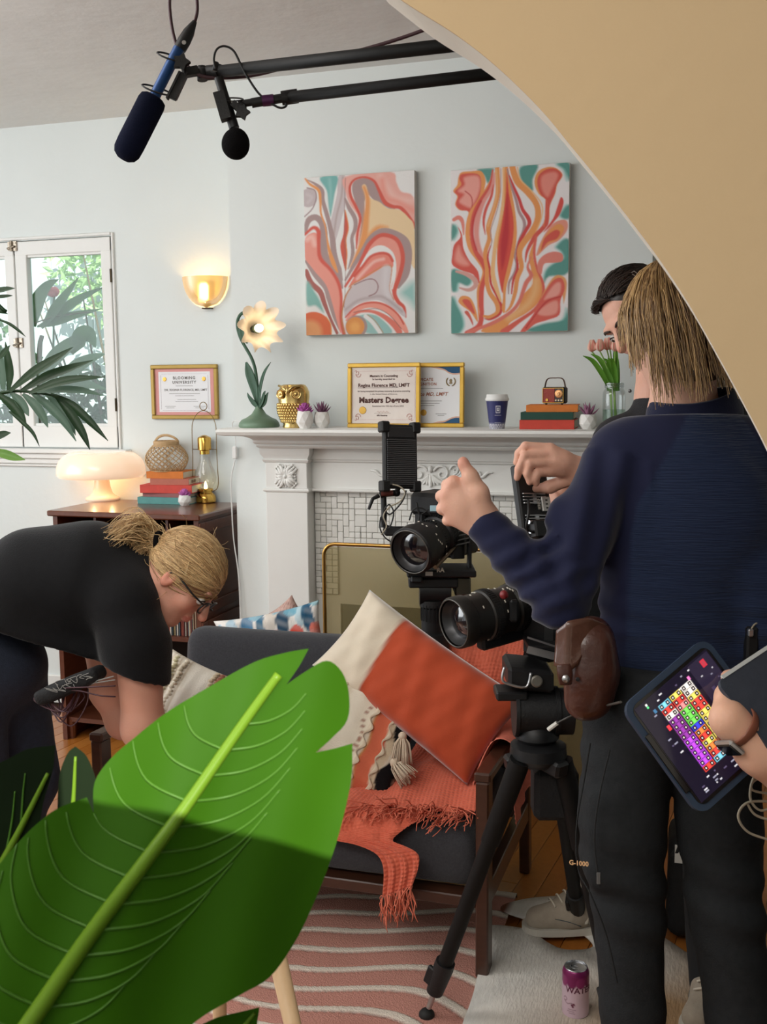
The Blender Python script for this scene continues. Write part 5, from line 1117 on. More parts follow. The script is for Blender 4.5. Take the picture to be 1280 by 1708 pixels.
# books
g = 'books stacked on the cabinet'; z = CH; yf0 = PZ(265, 841, CH)[1]
for (lab, x0, x1, yt, dy, dep, rz, col, tx) in (('teal clothbound book at the bottom of the cabinet stack', 229, 312, 829.7, 0, .17, .04, (96, 160, 156), None), ('thin mauve book second from the bottom on the cabinet', 238, 312, 822.6, .008, .155, -.04, (156, 98, 98), None),
        ('large coral red book in the cabinet stack', 232.5, 315, 809.3, .004, .165, .10, (218, 78, 66), None), ('dusty pink book with lettering under the orange book', 249, 310, 798.5, .012, .15, .12, (196, 116, 96), 5), ('orange book on top of the cabinet stack below the wicker lantern', 243.5, 303, 786.8, .014, .14, .06, (226, 128, 50), None)):
    z = stack_book(lab, x0, x1, yt, z, yf0+dy, dep, rz, col, g, tx)
zbk = z
# wicker lantern
bb = PY(279, 786, yf0+.08); bb[2] = zbk; Yb = bb[1]; R_ = (PY(311, 765, Yb)[0]-PY(248, 765, Yb)[0])/2; hb_ = PY(279, 743, Yb)[2]-zbk
o = thing('wicker_lantern', 'round woven rattan lantern with a hoop handle on the cabinet books', 'lantern', bb); m_rat = mat('pale_rattan', (214, 182, 138), .6, noise=(60, .7), c2=(186, 150, 106))
def bk(t_, a):
    r_ = R_*(.60+.40*math.sin(math.pi*min(1, max(0, .10+.86*t_)))**.9) if t_ < .5 else R_*(.52+.48*math.sin(math.pi*min(1, max(0, .10+.84*t_)))**.9); return bb+A(r_*math.cos(a), r_*math.sin(a), hb_*t_)
q = MB()
for sg in (-1, 1):
    for k in range(20): q.tube([bk(t_, 2*math.pi*k/20+sg*t_*1.5) for t_ in np.linspace(.0, 1, 11)], .0021, 5)
q.build('weave', m_rat, o, sm=True, kind='stuff')
q = MB()
for t_ in (0.01, .99): q.tube([bk(t_, a) for a in np.linspace(0, 2*math.pi, 33)[:-1]], .0035, 6, closed=True)
q.lathe([(R_*.56, hb_-.002), (R_*.60, hb_+.004), (R_*.60, hb_+.020), (R_*.54, hb_+.022), (R_*.53, hb_)], 28, bb, close=False); q.build('rim', m_rat, o, sm=45)
q = MB(); c = bb+A(0, 0, hb_+.012)
q.tube([c+A(-.60*R_*math.cos(a)*1.0+.25*R_*math.sin(a), -.02*math.sin(a), .034*math.sin(a)+.010*math.sin(a)*math.cos(a)) for a in np.linspace(-.05, math.pi+.05, 14)], .006, 8, flat=(1, .35), up=(0, 1, 0)); q.build('handle', m_rat, o, sm=True)
q = MB(); q.lathe([(R_*.5, .004), (R_*.5, .006), (.001, .006)], 20, bb); q.build('base_plate', m_rat, o)
# brass storm lantern
sb = PZ(344, 838, CH); sb[2] = CH; Ys = sb[1]; k_ = (PY(359, 830, Ys)[0]-PY(329, 830, Ys)[0])/2; sz = lambda y: PY(344, y, Ys)[2]-CH
o = thing('brass_oil_lantern', 'brass storm lantern with glass chimney and a small flame', 'lantern', sb); m_brass = mat('polished_brass', (214, 168, 84), .16, 1.0)
q = MB(); q.lathe([(k_*.90, 0), (k_, .004), (k_, .020), (k_*.98, .028), (k_*.80, .040), (k_*.66, .044), (k_*.66, .050), (k_*.74, .052), (k_*.74, .062), (k_*.66, .064), (k_*.3, .064), (.001, .060)], 36, sb); q.build('burner', m_brass, o, sm=35)
zg = sz(757); q = MB(); q.lathe([(k_*.62, .062), (k_*.95, .085), (k_*1.10, .110), (k_*.98, .140), (k_*.72, .168), (k_*.56, .192), (k_*.52, zg)], 32, sb, close=False); q.build('glass_chimney', glassmat('chimney_glass', (252, 252, 250), .06), o, sm=True)
q = MB(); zc0, zc1 = sz(756), sz(725.5); q.lathe([(k_*.50, zc0-.004), (k_*.50, zc0+.012), (k_*.68, zc0+.016), (k_*.68, zc1-.016), (k_*.62, zc1-.010), (k_*.2, zc1-.001), (.001, zc1)], 28, sb); q.build('cap', m_brass, o, sm=30)
q = MB(); q.tube([sb+A(0, 0, .060), sb+A(0, 0, .070), sb+A(0, 0, .084), sb+A(0, 0, .098)], [.006, .0085, .006, .0008], 10, sub=3); q.build('flame', mat('led_flame', (255, 240, 190), .5, emit=((255, 226, 150), 5.0)), o, sm=True)
q = MB(); hw_ = k_*1.40
pts = [sb+A(x*hw_, 0, z_) for x, z_ in ((-.60, .052), (-.92, .066), (-1.02, .10), (-.98, .16), (-.95, sz(750)), (-.95, sz(715)), (-.80, sz(700)), (-.45, sz(689)), (0, sz(685)))]
q.tube(pts+[sb+A(-(p[0]-sb[0]), 0, p[2]-sb[2]) for p in pts[-2::-1]], .0018, 6, sub=4); rr_ = (PY(350, 677, Ys)[0]-PY(338, 677, Ys)[0])/2
q.tube([sb+A(rr_*math.cos(a), 0, sz(677.5)+rr_*math.sin(a)) for a in np.linspace(0, 2*math.pi, 25)[:-1]], .0018, 6, closed=True); q.tube([sb+A(-hw_*.95, 0, sz(749.5)), sb+A(hw_*.95, 0, sz(749.5))], .0016, 6); q.build('bail_handle', mat('aged_brass_wire', (132, 108, 66), .3, 1.0), o, sm=True)
pb = PZ(308.5, 843, CH); pb[2] = CH; succulent('white faceted pot with pink succulent beside the cabinet books', pb, .029, PY(308, 825.5, pb[1])[2]-CH, 'rosette', (206, 116, 190), (170, 84, 156), 4)
# ================================================================== FLOOR COVERINGS AND SOFA
# rug: pink pile with cream rays sweeping out
rc0 = PZ(330, 1590, 0); o = thing('area_rug', 'dusty pink rug with wavy cream lines under the sofa', 'rug', (-1.35, 2.3, 0))
nx, ny = 300, 330; xs = np.linspace(-2.15, -.535, nx); ys = np.linspace(1.35, 3.02, ny); XX, YY = np.meshgrid(xs, ys)
def edge(x, y): return np.minimum(np.minimum(x+2.15, -.535-.04*np.clip((2.5-y)/.5, 0, 1.5)**2-x+.03), np.minimum(y-1.35, 3.02-y))
ang = np.arctan2(YY-rc0[1], XX-rc0[0]+.35); rad = np.hypot(XX-rc0[0]+.35, YY-rc0[1])
ph = ang*20/math.pi*1.3+.55*np.sin(rad*5+ang*2)+.25*np.sin(rad*11-ang*4); fr = ph-np.floor(ph); ln = np.clip((.30-np.abs(fr-.5)*1.0+.0*rad)/.03, 0, 1)*0+np.clip((np.abs(fr-.5)-.37)/.025, 0, 1); gr = np.exp(-((np.abs(fr-.5)-.365)/.018)**2)
nz = (vnoise(np.stack([XX, YY, XX*0], -1), 40, 2)+vnoise(np.stack([XX, YY, XX*0], -1), 13, 3))*.06
cc = lin((208, 150, 136))*(1-ln[..., None])+lin((238, 226, 212))*ln[..., None]; cc = cc*(1+nz[..., None])*(1-.45*gr[..., None])
ZZ = .014+.003*ln-.004*gr+nz*.01; ZZ = np.where(edge(XX, YY) <= 0.012, .0, ZZ); keep = edge(XX, YY) >= 0
q = MB(); q.grid(np.stack([XX, YY, ZZ], -1).transpose(1, 0, 2)); me = q.mesh('pile', True); setcol(me, cc.transpose(1, 0, 2).reshape(-1, 3))
bm = bmesh.new(); bm.from_mesh(me); kp = keep.T.ravel(); bm.verts.ensure_lookup_table(); bmesh.ops.delete(bm, geom=[v for v in bm.verts if not kp[v.index]], context='VERTS'); bm.to_mesh(me); bm.free()
link_mesh('pile', me, mat('rug_pile', rough=.95, vcol=True, bump=(260, .5, 2), spec=.1), o); 
# cowhide
hp = [(815, 1562), (850, 1560), (885, 1566), (915, 1584), (945, 1594), (990, 1590), (960, 1562), (905, 1552), (862, 1541), (835, 1527), (852, 1515), (900, 1508), (990, 1514), (1060, 1545), (1140, 1600), (1230, 1660), (1300, 1760), (1180, 1900), (960, 1950), (790, 1900), (765, 1760), (790, 1668), (806, 1600)]
P = catmull([PZ(x, y, 0)[:2] for x, y in hp], 4, True); bm = bmesh.new(); vs = [bm.verts.new((x, y, .016)) for x, y in P]; bm.faces.new(vs); bmesh.ops.triangulate(bm, faces=bm.faces[:]); bmesh.ops.subdivide_edges(bm, edges=bm.edges[:], cuts=3, use_grid_fill=True)
for v in bm.verts: v.co.z = .020+.006*math.sin(v.co.x*14)*math.sin(v.co.y*11)
me = bpy.data.meshes.new('hide'); bm.to_mesh(me); bm.free(); smooth(me)
V = np.array([v.co[:] for v in me.vertices]); c0 = PZ(960, 1700, 0); nn = vnoise(V*[1, 1, 0], 12, 4)*.14+vnoise(V*[1, 1, 0], 30, 5)*.05
dd = np.clip((V[:, 0]-c0[0]+.10+(c0[1]-V[:, 1])*.55)/.28+nn*2, 0, 1)[:, None]; lg = np.clip((PZ(850, 1522, 0)[0]-V[:, 0]+.015)/.02+nn*3, 0, 1)[:, None]*(V[:, 1:2] > 2.85)
cols = lin((238, 234, 226))*(1-dd)+lin((176, 142, 104))*dd; cols = cols*(1-lg)+lin((120, 66, 44))*lg; setcol(me, cols)
hd = tag(link_mesh('cowhide_rug', me, mat('cowhide', rough=.85, vcol=True, noise=(90, .7), bump=(160, .5), stretch=(1, .25, 1))), 'white and tan cowhide rug on the floor behind the soda can', 'rug'); sd = hd.modifiers.new('s', 'SOLIDIFY'); sd.thickness = .004

# ---- sofa
m_sofa = mat('charcoal_upholstery', (74, 74, 78), .95, noise=(180, .7), c2=(56, 56, 60), bump=(380, .35, 2), sheen=.25, spec=.2)
m_sw = mat('espresso_wood', (78, 48, 34), .35, noise=(8, .8), c2=(56, 32, 22), stretch=(2, 8, 8), coat=.3)
SXR, SXL, SYF, SYB = -.525, -1.685, 2.53, 3.215
o = sofa = thing('loveseat', 'charcoal grey loveseat with dark wooden arms', 'sofa', ((SXR+SXL)/2, (SYF+SYB)/2, 0)); aw = .034; az = .540
for xs_ in (SXR-aw/2, SXL+aw/2):
    q = MB(); q.bar((xs_, SYF+.028, .0), (xs_, SYF+.028, az-.0), .056, aw, up=(1, 0, 0), bev=.004); q.build('front_leg', m_sw, o)
    q = MB(); q.bar((xs_, SYF, az+.012), (xs_, SYF+.33, az-.006), aw+.010, .026, bev=.005); q.bar((xs_, SYF+.325, az-.006), (xs_, SYB-.05, az-.03), aw+.010, .026, bev=.005); q.build('armrest', m_sw, o)
    q = MB(); q.bar((xs_, SYB-.02, .0), (xs_, SYB-.055, az-.04), .050, aw-.002, up=(1, 0, 0), bev=.004); q.build('rear_leg', m_sw, o)
    q = MB(); q.bar((xs_, SYF+.05, .222), (xs_, SYB-.05, .212), aw-.006, .062, bev=.003); q.build('side_rail', m_sw, o)
for ys_ in (SYF+.03, SYB-.06):
    q = MB(); q.bar((SXL+aw, ys_, .216), (SXR-aw, ys_, .216), .06, .030, up=(0, 0, 1), bev=.003); q.build('front_rail' if ys_ < 2.8 else 'rear_rail', m_sw, o)
def pad(name, c, h, R, rnd, m, parent, amp=.004, seed=1, hs=.018):
    s = SDF(); s.box(c, h, R, rnd)
    s.mod = lambda P, d: d+amp*vnoise(P, 9, seed)
    return sdf_part(name, s, hs, m, parent, 1)
xc = (SXR+SXL)/2; wi = (SXR-SXL)/2-aw-.004
pad('seat_cushion', (xc, (SYF+.015+SYB-.10)/2, .318), (wi, (SYB-.115-SYF)/2, .078), None, .035, m_sofa, o)
tb = .20; Rb = np.array([[1, 0, 0], [0, math.cos(tb), math.sin(tb)], [0, -math.sin(tb), math.cos(tb)]])
pad('backrest', (xc, SYB-.075, .535), (wi+.045, .068, .205), Rb, .055, m_sofa, o, seed=2)

# ---- cushions
def cushion(name, label, c, ax, n, w, h, T, colfn, m, nu=64, nv=44, seed=0, pin=.10, extra=None, group='cushions on the sofa'):
    ax = np.asarray(ax, float); ax /= np.linalg.norm(ax); n = np.asarray(n, float); n -= ax*(n@ax); n /= np.linalg.norm(n); ay = np.cross(n, ax); c = np.asarray(c, float)
    o = thing(name, label, 'cushion', c, group); u = np.linspace(-1, 1, nu); v = np.linspace(-1, 1, nv); U, Vv = np.meshgrid(u, v, indexing='ij')
    px = U*(1-pin*(1-Vv**2)**1.0*0-pin*(np.abs(U)**2)*(1-Vv**2)); py = Vv*(1-pin*(np.abs(Vv)**2)*(1-U**2)*1.1)
    th = T*np.clip((1-U**4)*(1-Vv**4), 0, 1)**.55; q = MB(); base = c+px[..., None]*ax*w/2+py[..., None]*ay*h/2
    nzv = vnoise(np.stack([U*w*3, Vv*h*3, U*0], -1), 7, seed)*.010+vnoise(np.stack([U*w*3, Vv*h*3, U*0], -1), 16, seed+9)*.004
    front = base+(th+nzv*np.minimum(1, th/T*2))[..., None]*n/1.0; back = base-(th*.8)[..., None]*n
    q.grid(front); q.grid(back[::-1]); me = q.mesh('cover', True)
    bm = bmesh.new(); bm.from_mesh(me); bmesh.ops.remove_doubles(bm, verts=bm.verts[:], dist=1e-5); bm.to_mesh(me); bm.free(); smooth(me)
    co = np.array([p.co[:] for p in me.vertices])-c; uu = co@ax/(w/2); vv = co@ay/(h/2); setcol(me, colfn(uu, vv, co@n)); cv = link_mesh('cover', me, m, o)
    def surf(a, b):
        t_ = T*max(0, (1-a**4)*(1-b**4))**.55; return c+ax*w/2*a*(1-pin*a*a*(1-b*b))+ay*h/2*b*(1-1.1*pin*b*b*(1-a*a))+n*(t_+.002)
    return o, surf, (ax, ay, n), cv
def mixc(base, *layers):
    out = np.tile(lin(base), (len(layers[0][1]), 1))
    for col, a in layers: out = out*(1-a[:, None])+lin(col)*a[:, None]
    return out
def sstep(x, a, b): t_ = np.clip((x-a)/(b-a), 0, 1); return t_*t_*(3-2*t_)
m_velvet = mat('velvet_cushion', rough=.8, vcol=True, noise=(14, .8), sheen=.8, spec=.15, bump=(300, .12)); m_cotton = mat('cotton_cushion', rough=.9, vcol=True, bump=(240, .3), spec=.1)
# rust velvet lumbar with cream end
Yc = 2.80; e1, e2 = PY(580, 1054, 2.93), PY(818, 1230, 2.78); cL = (e1+e2)/2; nL = A(-.12, -.80, .52)
def velv(u, v, d): b_ = sstep(u+.05*v, -.42, -.40); s_ = np.exp(-((u+.05*v+.41)/.012)**2); return mixc((240, 226, 204), ((196, 82, 50), b_), ((160, 60, 40), .5*s_))
lum, sfL, frL, _ = cushion('lumbar_cushion', 'rust velvet lumbar cushion with a cream end on the loveseat', cL, e2-e1, nL, np.linalg.norm(e2-e1)*1.10, .285, .060, velv, m_velvet, seed=3, pin=.06)
# boho cushion in the middle
def boho(u, v, d):
    w_ = u+.03*np.sin(v*9)
    return mixc((232, 222, 204), ((150, 90, 70), .8*(np.abs(w_-.16) < .035)*(np.sin(v*60) > 0)), ((214, 112, 84), sstep(w_, .30, .32)*(1-sstep(w_, .56, .58))), ((196, 140, 70), np.exp(-((w_-.31)/.02)**2)*.8), ((222, 204, 176), sstep(w_, .57, .58)*(1-sstep(w_, .70, .71))), ((28, 26, 28), sstep(w_+.05*np.sin(v*7), .70, .72)*(1-sstep(w_, .93, .94))), ((206, 190, 164), np.clip((np.abs(w_+.36) < .10)*(.4+.4*np.sin(v*40)*np.sin(u*60)), 0, 1)))
cB = PY(592, 1218, 2.80); bo, sfB, frB, _ = cushion('boho_cushion', 'cream, coral and black tasselled cushion half under the rust velvet one', cB, A(.95, .02, -.30), A(-.15, -.72, .62), .36, .36, .062, boho, m_cotton, seed=5)
def braids(o, sf, us, seed, cols):
    rb_ = random.Random(seed)
    for k, u0 in enumerate(us):
        q = MB(); n_ = 26
        for i in range(n_):
            v0 = -.88+1.76*i/(n_-1); p = sf(u0+rb_.uniform(-.02, .02), v0); q.ball(p, (.0105, .006, .0065), 7, 5, frame_from(A(rb_.uniform(-.3, .3), -.7, .6)))
        q.build('braid_trim', mat('braid_%d' % (k % len(cols)) + str(seed), cols[k % len(cols)], .8), o, sm=True)
braids(bo, sfB, (-.62, -.50, -.40), 3, ((216, 196, 150), (150, 150, 146), (230, 216, 190)))
def ruffle(o, sf, u0, col, amp=.05):
    q = MB(); rows = []
    for i in range(60):
        v0 = -.9+1.8*i/59; a = sf(u0+amp*.4*math.sin(v0*22), v0); b_ = sf(u0+.05+amp*math.sin(v0*22+.6), v0); nn_ = A(-.1, -.72, .6); rows.append([a, (a+b_)/2+nn_*.010, b_+nn_*.004])
    q.grid(rows); q.build('ruffle', mat('ruffle_cream', col, .9), o, sm=True)
for u0 in (.24, .58): ruffle(bo, sfB, u0, (226, 210, 186))
def tassel(o, p, d, L_, r, col, parent_name='tassel'):
    q = MB(); d = np.asarray(d, float); d /= np.linalg.norm(d); Rt = frame_from(d); rr_ = np.random.RandomState(int(abs(p[0])*1e4) % 1000)
    q.ball(p+d*.01, r*.42, 8, 6)
    for k in range(46):
        a = rr_.rand()*6.283; s_ = rr_.rand()**.5; e = p+d*L_*(.9+.12*rr_.rand())+(Rt[:, 0]*math.cos(a)+Rt[:, 1]*math.sin(a))*r*s_; q.tube([p+d*.008, p+d*L_*.4+(e-p-d*L_)*.7, e], .0016, 4, sub=2)
    q.build(parent_name, mat('tassel_cream', col, .9), o, sm=True)
tassel(bo, PY(672, 1222, 2.74), A(.02, -.25, -1), .085, .030, (216, 198, 176)); tassel(bo, PY(655, 1268, 2.72), A(.5, -.3, -.35), .075, .034, (222, 206, 184))
# white boho cushion at the left arm
def boho2(u, v, d):
    w_ = u+.02*np.sin(v*11)
    return mixc((238, 230, 216), ((206, 190, 166), np.clip((w_ < -.45)*(.4+.5*np.sin(u*70)), 0, 1)), ((176, 116, 96), np.clip((np.abs(w_-.06) < .06)*(.5+.5*np.sin(v*30)), 0, 1)), ((224, 196, 164), (w_ > .75)*.8))
cW = PY(336, 1204, 2.82); wb, sfW, frW, _ = cushion('boho_cushion', 'off-white cushion with braided trim beside the bending person', cW, A(.93, .05, -.28), A(-.05, -.78, .6), .38, .36, .062, boho2, m_cotton, seed=8)
braids(wb, sfW, (-.04, .07, .17), 6, ((206, 188, 160), (168, 110, 90), (196, 190, 180))); braids(wb, sfW, (-.62, -.80), 7, ((224, 212, 190), (214, 206, 170)))
# watercolour cushion behind the sofa back
def wcol(u, v, d):
    L_ = []
    for (a, b_, ra, rb_, col) in ((-.85, .35, .10, .30, (150, 190, 214)), (-.62, .32, .14, .42, (184, 208, 222)), (-.34, .40, .13, .40, (82, 130, 166)), (-.08, .38, .09, .40, (66, 116, 146)), (.10, .50, .12, .40, (226, 216, 204)), (.33, .40, .12, .46, (38, 72, 96)), (.56, .70, .22, .20, (120, 176, 196)), (.66, .46, .09, .30, (190, 214, 222)), (.78, .40, .10, .46, (44, 92, 124)), (.92, .85, .10, .2, (140, 190, 202)), (.18, -.02, .09, .22, (240, 100, 84)), (.54, .0, .12, .22, (240, 84, 66)), (.86, .0, .1, .2, (236, 130, 112)), (-.2, .72, .14, .16, (150, 190, 206)), (.2, .78, .1, .14, (150, 196, 210)), (-.5, -.3, .15, .25, (90, 140, 170)), (.1, -.5, .2, .25, (240, 100, 84))):
        r_ = ((u-a)/ra)**2+((v-b_-.22)/rb_)**2+.18*np.sin(u*23+v*9); L_.append((col, (1-sstep(r_, .9, 1.1))*(.9+.1*np.sin(u*17+v*21))))
    return mixc((242, 236, 230), *L_)
a_, b_ = PY(371, 1052, 3.33), PY(541, 1035, 3.33); wq = np.linalg.norm(b_-a_); cw = (a_+b_)/2+A(0, 0, -.066)
cushion('watercolour_cushion', 'white lumbar cushion with blue and red watercolour blots behind the loveseat back', cw, (b_-a_)+A(0, 0, .035), A(0, -1, .05), wq*1.06, .24, .034, wcol, m_cotton, seed=12)
cushion('speckled_cushion', 'small rosy speckled cushion corner showing behind the watercolour cushion', PY(480, 1040, 3.43), A(.75, 0, .55), A(0, -1, .1), .15, .15, .03, lambda u, v, d: mixc((206, 172, 160), ((150, 110, 104), np.clip(np.sin(u*50)*np.sin(v*50), 0, 1))), m_cotton, 24, 24, seed=15)
# bench that carries it, behind the sofa
q0 = thing('low_bench', 'low wooden bench behind the loveseat back, mostly hidden', 'bench', ((a_[0]+b_[0])/2, 3.36, 0)); zbn = cw[2]-.125
q = MB(); q.box(((a_[0]+b_[0])/2, 3.38, zbn-.015), (.7, .24, .03), bev=.004); q.build('seat', m_sw, q0)
for sx in (-.3, .3):
    for sy in (-.07, .07): q = MB(); q.bar(((a_[0]+b_[0])/2+sx, 3.38+sy, 0), ((a_[0]+b_[0])/2+sx, 3.38+sy, zbn-.03), .03, .03); q.build('leg', m_sw, q0)

# ---- knitted coral throw
m_knit = mat('coral_waffle_knit', (226, 120, 94), .95, noise=(60, .7), c2=(212, 102, 78), sheen=.4, spec=.1); th_ = thing('knitted_throw', 'coral waffle-knit throw blanket with fringe draped over the loveseat', 'blanket', (-.75, 2.8, .40))
def sheet(cl, cr, nu, nv, cell=.0115, amp=.0045, seed=0, wr=.006):
    """surface between two matching 3-D curves (left, right); u along, v across"""
    Lc, Rc = catmull(cl, 12), catmull(cr, 12)
    def rs_(C, n_):
        s_ = np.concatenate([[0], np.cumsum(np.linalg.norm(np.diff(C, axis=0), axis=1))]); t_ = np.linspace(0, s_[-1], n_); return np.stack([np.interp(t_, s_, C[:, i]) for i in range(3)], 1), s_[-1]
    Lc, l1 = rs_(Lc, nu); Rc, l2 = rs_(Rc, nu); v = np.linspace(0, 1, nv); S = Lc[:, None]*(1-v[None, :, None])+Rc[:, None]*v[None, :, None]
    du = np.gradient(S, axis=0); dv = np.gradient(S, axis=1); N_ = np.cross(du, dv); N_ /= np.maximum(np.linalg.norm(N_, axis=2, keepdims=True), 1e-9); N_ *= np.where((N_@A(-.2, -.6, .75))[..., None] < 0, -1, 1)
    Lu = np.linspace(0, (l1+l2)/2, nu)[:, None]; wv = np.linalg.norm(Rc-Lc, axis=1)[:, None]*v[None]
    k = math.pi/cell; wf = np.abs(np.sin(Lu*k))**.7*np.abs(np.sin(wv*k))**.7
    wrn = vnoise(np.stack([Lu+0*wv, wv+0*Lu, 0*wv+0*Lu], -1), 26, seed)*wr+np.sin(v[None]*19+np.sin(Lu*9)*1.5+seed)*wr*.8
    S = S+N_*(wf*amp+wrn+.006)[..., None]; q = MB(); q.grid(S); return q, S, N_
fr_ = MB()
def fringe(P0, dirs, n_, L_, seed, r=.0016, grav=.4):
    rr_ = np.random.RandomState(seed); P0 = np.asarray(P0, float); s_ = np.linspace(0, len(P0)-1, n_)
    for t_ in s_:
        i = min(int(t_), len(P0)-2); p = P0[i]+(P0[i+1]-P0[i])*(t_-i)
        for _ in range(2):
            d = np.asarray(dirs(p), float)+rr_.normal(size=3)*.22; d /= np.linalg.norm(d); l_ = L_*(.7+.5*rr_.rand()); w1 = rr_.normal(size=3)*l_*.10
            fr_.tube([p, p+d*l_*.4+w1, p+d*l_*.75-w1*.6-A(0, 0, grav*l_*.08), p+d*l_-A(0, 0, grav*l_*.2)], [r, r, r, r*.7], 4, sub=2)
# A: over the right end of the back and down onto the seat, forward to the fringe lying on the seat
cl = [A(-.80, 3.27, .63), A(-.80, 3.20, .745), A(-.80, 3.09, .70), A(-.82, 3.02, .52), A(-.86, 2.93, .43), PZ(640, 1285, .425), PZ(607, 1345, .412)]
cr = [A(-.545, 3.27, .63), A(-.545, 3.20, .745), A(-.54, 3.10, .70), A(-.55, 3.00, .57), A(-.56, 2.90, .50), PZ(870, 1290, .48), PZ(925, 1365, .425)]
cr[5] = A(-.575, 2.78, .46); cr[6] = A(-.575, 2.60, .42)
q, S, N_ = sheet(cl, cr, 380, 110, seed=1, wr=.006); q.build('blanket', m_knit, th_, sm=True)
edgeA = S[-1]; fringe(edgeA, lambda p: A(-.25, -1, .12), 75, .085, 4)
# B: the end that hangs over the front of the seat
cl = [A(-.93, 2.80, .418), A(-.955, 2.66, .415), A(-.965, 2.53, .408), A(-.965, 2.495, .36), PY(632, 1425, 2.480), PY(640, 1492, 2.478)]
cr = [A(-.60, 2.80, .418), A(-.66, 2.66, .414), A(-.72, 2.54, .408), A(-.77, 2.500, .37), PY(700, 1425, 2.484), PY(690, 1475, 2.480)]
q, S, N_ = sheet(cl, cr, 230, 100, seed=4, wr=.004); q.build('hanging_end', m_knit, th_, sm=True)
fringe(S[-1], lambda p: A(0, -.05, -1), 26, .07, 5); fringe(S[20:120, 0], lambda p: A(-.45, -.35, -.7), 55, .06, 6)
# C: over the right arm
cl = [A(-.60, 2.72, .45), A(-.575, 2.73, .52), A(-.545, 2.74, .575), A(-.505, 2.75, .55), A(-.492, 2.76, .42), A(-.487, 2.77, .33)]
cr = [A(-.60, 2.98, .50), A(-.575, 2.99, .54), A(-.545, 3.0, .568), A(-.505, 3.0, .54), A(-.488, 2.98, .44), A(-.482, 2.95, .40)]
q, S, N_ = sheet(cl, cr, 60, 60, seed=7, wr=.004); q.build('arm_fold', mat('coral_knit_back', (240, 140, 118), .95, noise=(60, .7), c2=(226, 120, 98)), th_, sm=True)
fr_.build('fringe', mat('coral_fringe', (226, 124, 98), .95), th_, sm=True, kind='stuff')
# paper lying on the seat
q = MB(); p = PZ(592, 1317, .400); q.box(p+A(-.03, 0, .002), (.09, .045, .0015), frame_from((0, 0, 1))); tag(q.build('paper_card', mat('kraft_paper', (214, 178, 136), .8)), 'small kraft paper card lying on the loveseat seat', 'card')
# soda can
cbp = PZ(960, 1690, .022); o = thing('soda_can', 'purple and lilac drinks can standing on the cowhide', 'can', cbp); cr_, chh = .0325, .121
aa = np.linspace(0, 2*math.pi, 181); zz = np.linspace(0, 1, 101); prc = Print(180, 100, (222, 196, 212)); prc.rect(0, 0, 180, 24, (132, 38, 96))
for i in range(9): prc.disc(i*20+10, 22, 11, (150, 52, 112) if i % 2 else (132, 38, 96), 3)
for (cx_, cy_) in ((128, 46), (134, 47)): pass
prc.stroke([(110, 58), (114, 54), (119, 57), (116, 62), (111, 61)], 1.2, (120, 60, 84)); prc.stroke([(111, 61), (120, 67), (130, 64), (138, 68)], 1.2, (120, 60, 84)); prc.disc(131, 68, 2.4, (110, 40, 70)); prc.disc(135, 66, 2.4, (110, 40, 70)); prc.disc(133, 71, 2.4, (110, 40, 70))
for y_, a0, a1 in ((77, 122, 140), (81, 120, 136), (85, 124, 138), (88, 92, 100), (91, 90, 101), (94, 90, 99)): prc.rect(a0, y_, a1, y_+1.2, (140, 96, 116))
for y_ in range(30, 78, 3): prc.rect(92, y_, 92+6+(y_*7 % 5), y_+.9, (190, 160, 178))
UA, ZZ = np.meshgrid(aa, zz); rad_ = np.where(ZZ < .10, .0275+(cr_-.0275)*np.clip(ZZ/.10, 0, 1)**.6, np.where(ZZ > .95, cr_-(ZZ-.95)/.05*.006, cr_))
q = MB(); q.grid(np.stack([cbp[0]+rad_*np.cos(UA), cbp[1]+rad_*np.sin(UA), cbp[2]+chh*(1-ZZ)], -1).transpose(1, 0, 2)); me = q.mesh('can_wall', True); setcol(me, prc.sample(UA/(2*math.pi), ZZ).transpose(1, 0, 2).reshape(-1, 3)); link_mesh('can_wall', me, mat('can_print', rough=.28, metal=.35, vcol=True), o)
q = MB(); q.lathe([(.0275, chh-.001), (.0282, chh+.001), (.0270, chh+.0022), (.0262, chh-.002), (.024, chh-.004), (.001, chh-.0035)], 32, cbp); q.build('rim', mat('aluminium', (200, 202, 206), .25, .95), o, sm=40)
q = MB(); q.tube([cbp+A(.008*math.cos(a)-.002, .006*math.sin(a)-.001, chh-.002) for a in np.linspace(0, 6.283, 14)[:-1]], .0015, 6, closed=True); q.cyl(cbp+A(-.010, .004, chh-.0035), cbp+A(-.010, .004, chh-.001), .003, n=8); q.build('pull_tab', mat('aluminium'), o)
v, f = text_mesh('WATERLOO', .021, bold=.0005); q = MB(); ang0 = math.atan2(-cbp[1], -cbp[0])+1.02; th2 = ang0+v[:, 0]/cr_; q.add(np.column_stack([cbp[0]+(cr_+.0005)*np.cos(th2), cbp[1]+(cr_+.0005)*np.sin(th2), cbp[2]+chh*.63+v[:, 1]]), f); q.build('lettering', mat('plum_ink', (96, 40, 64), .5), o)
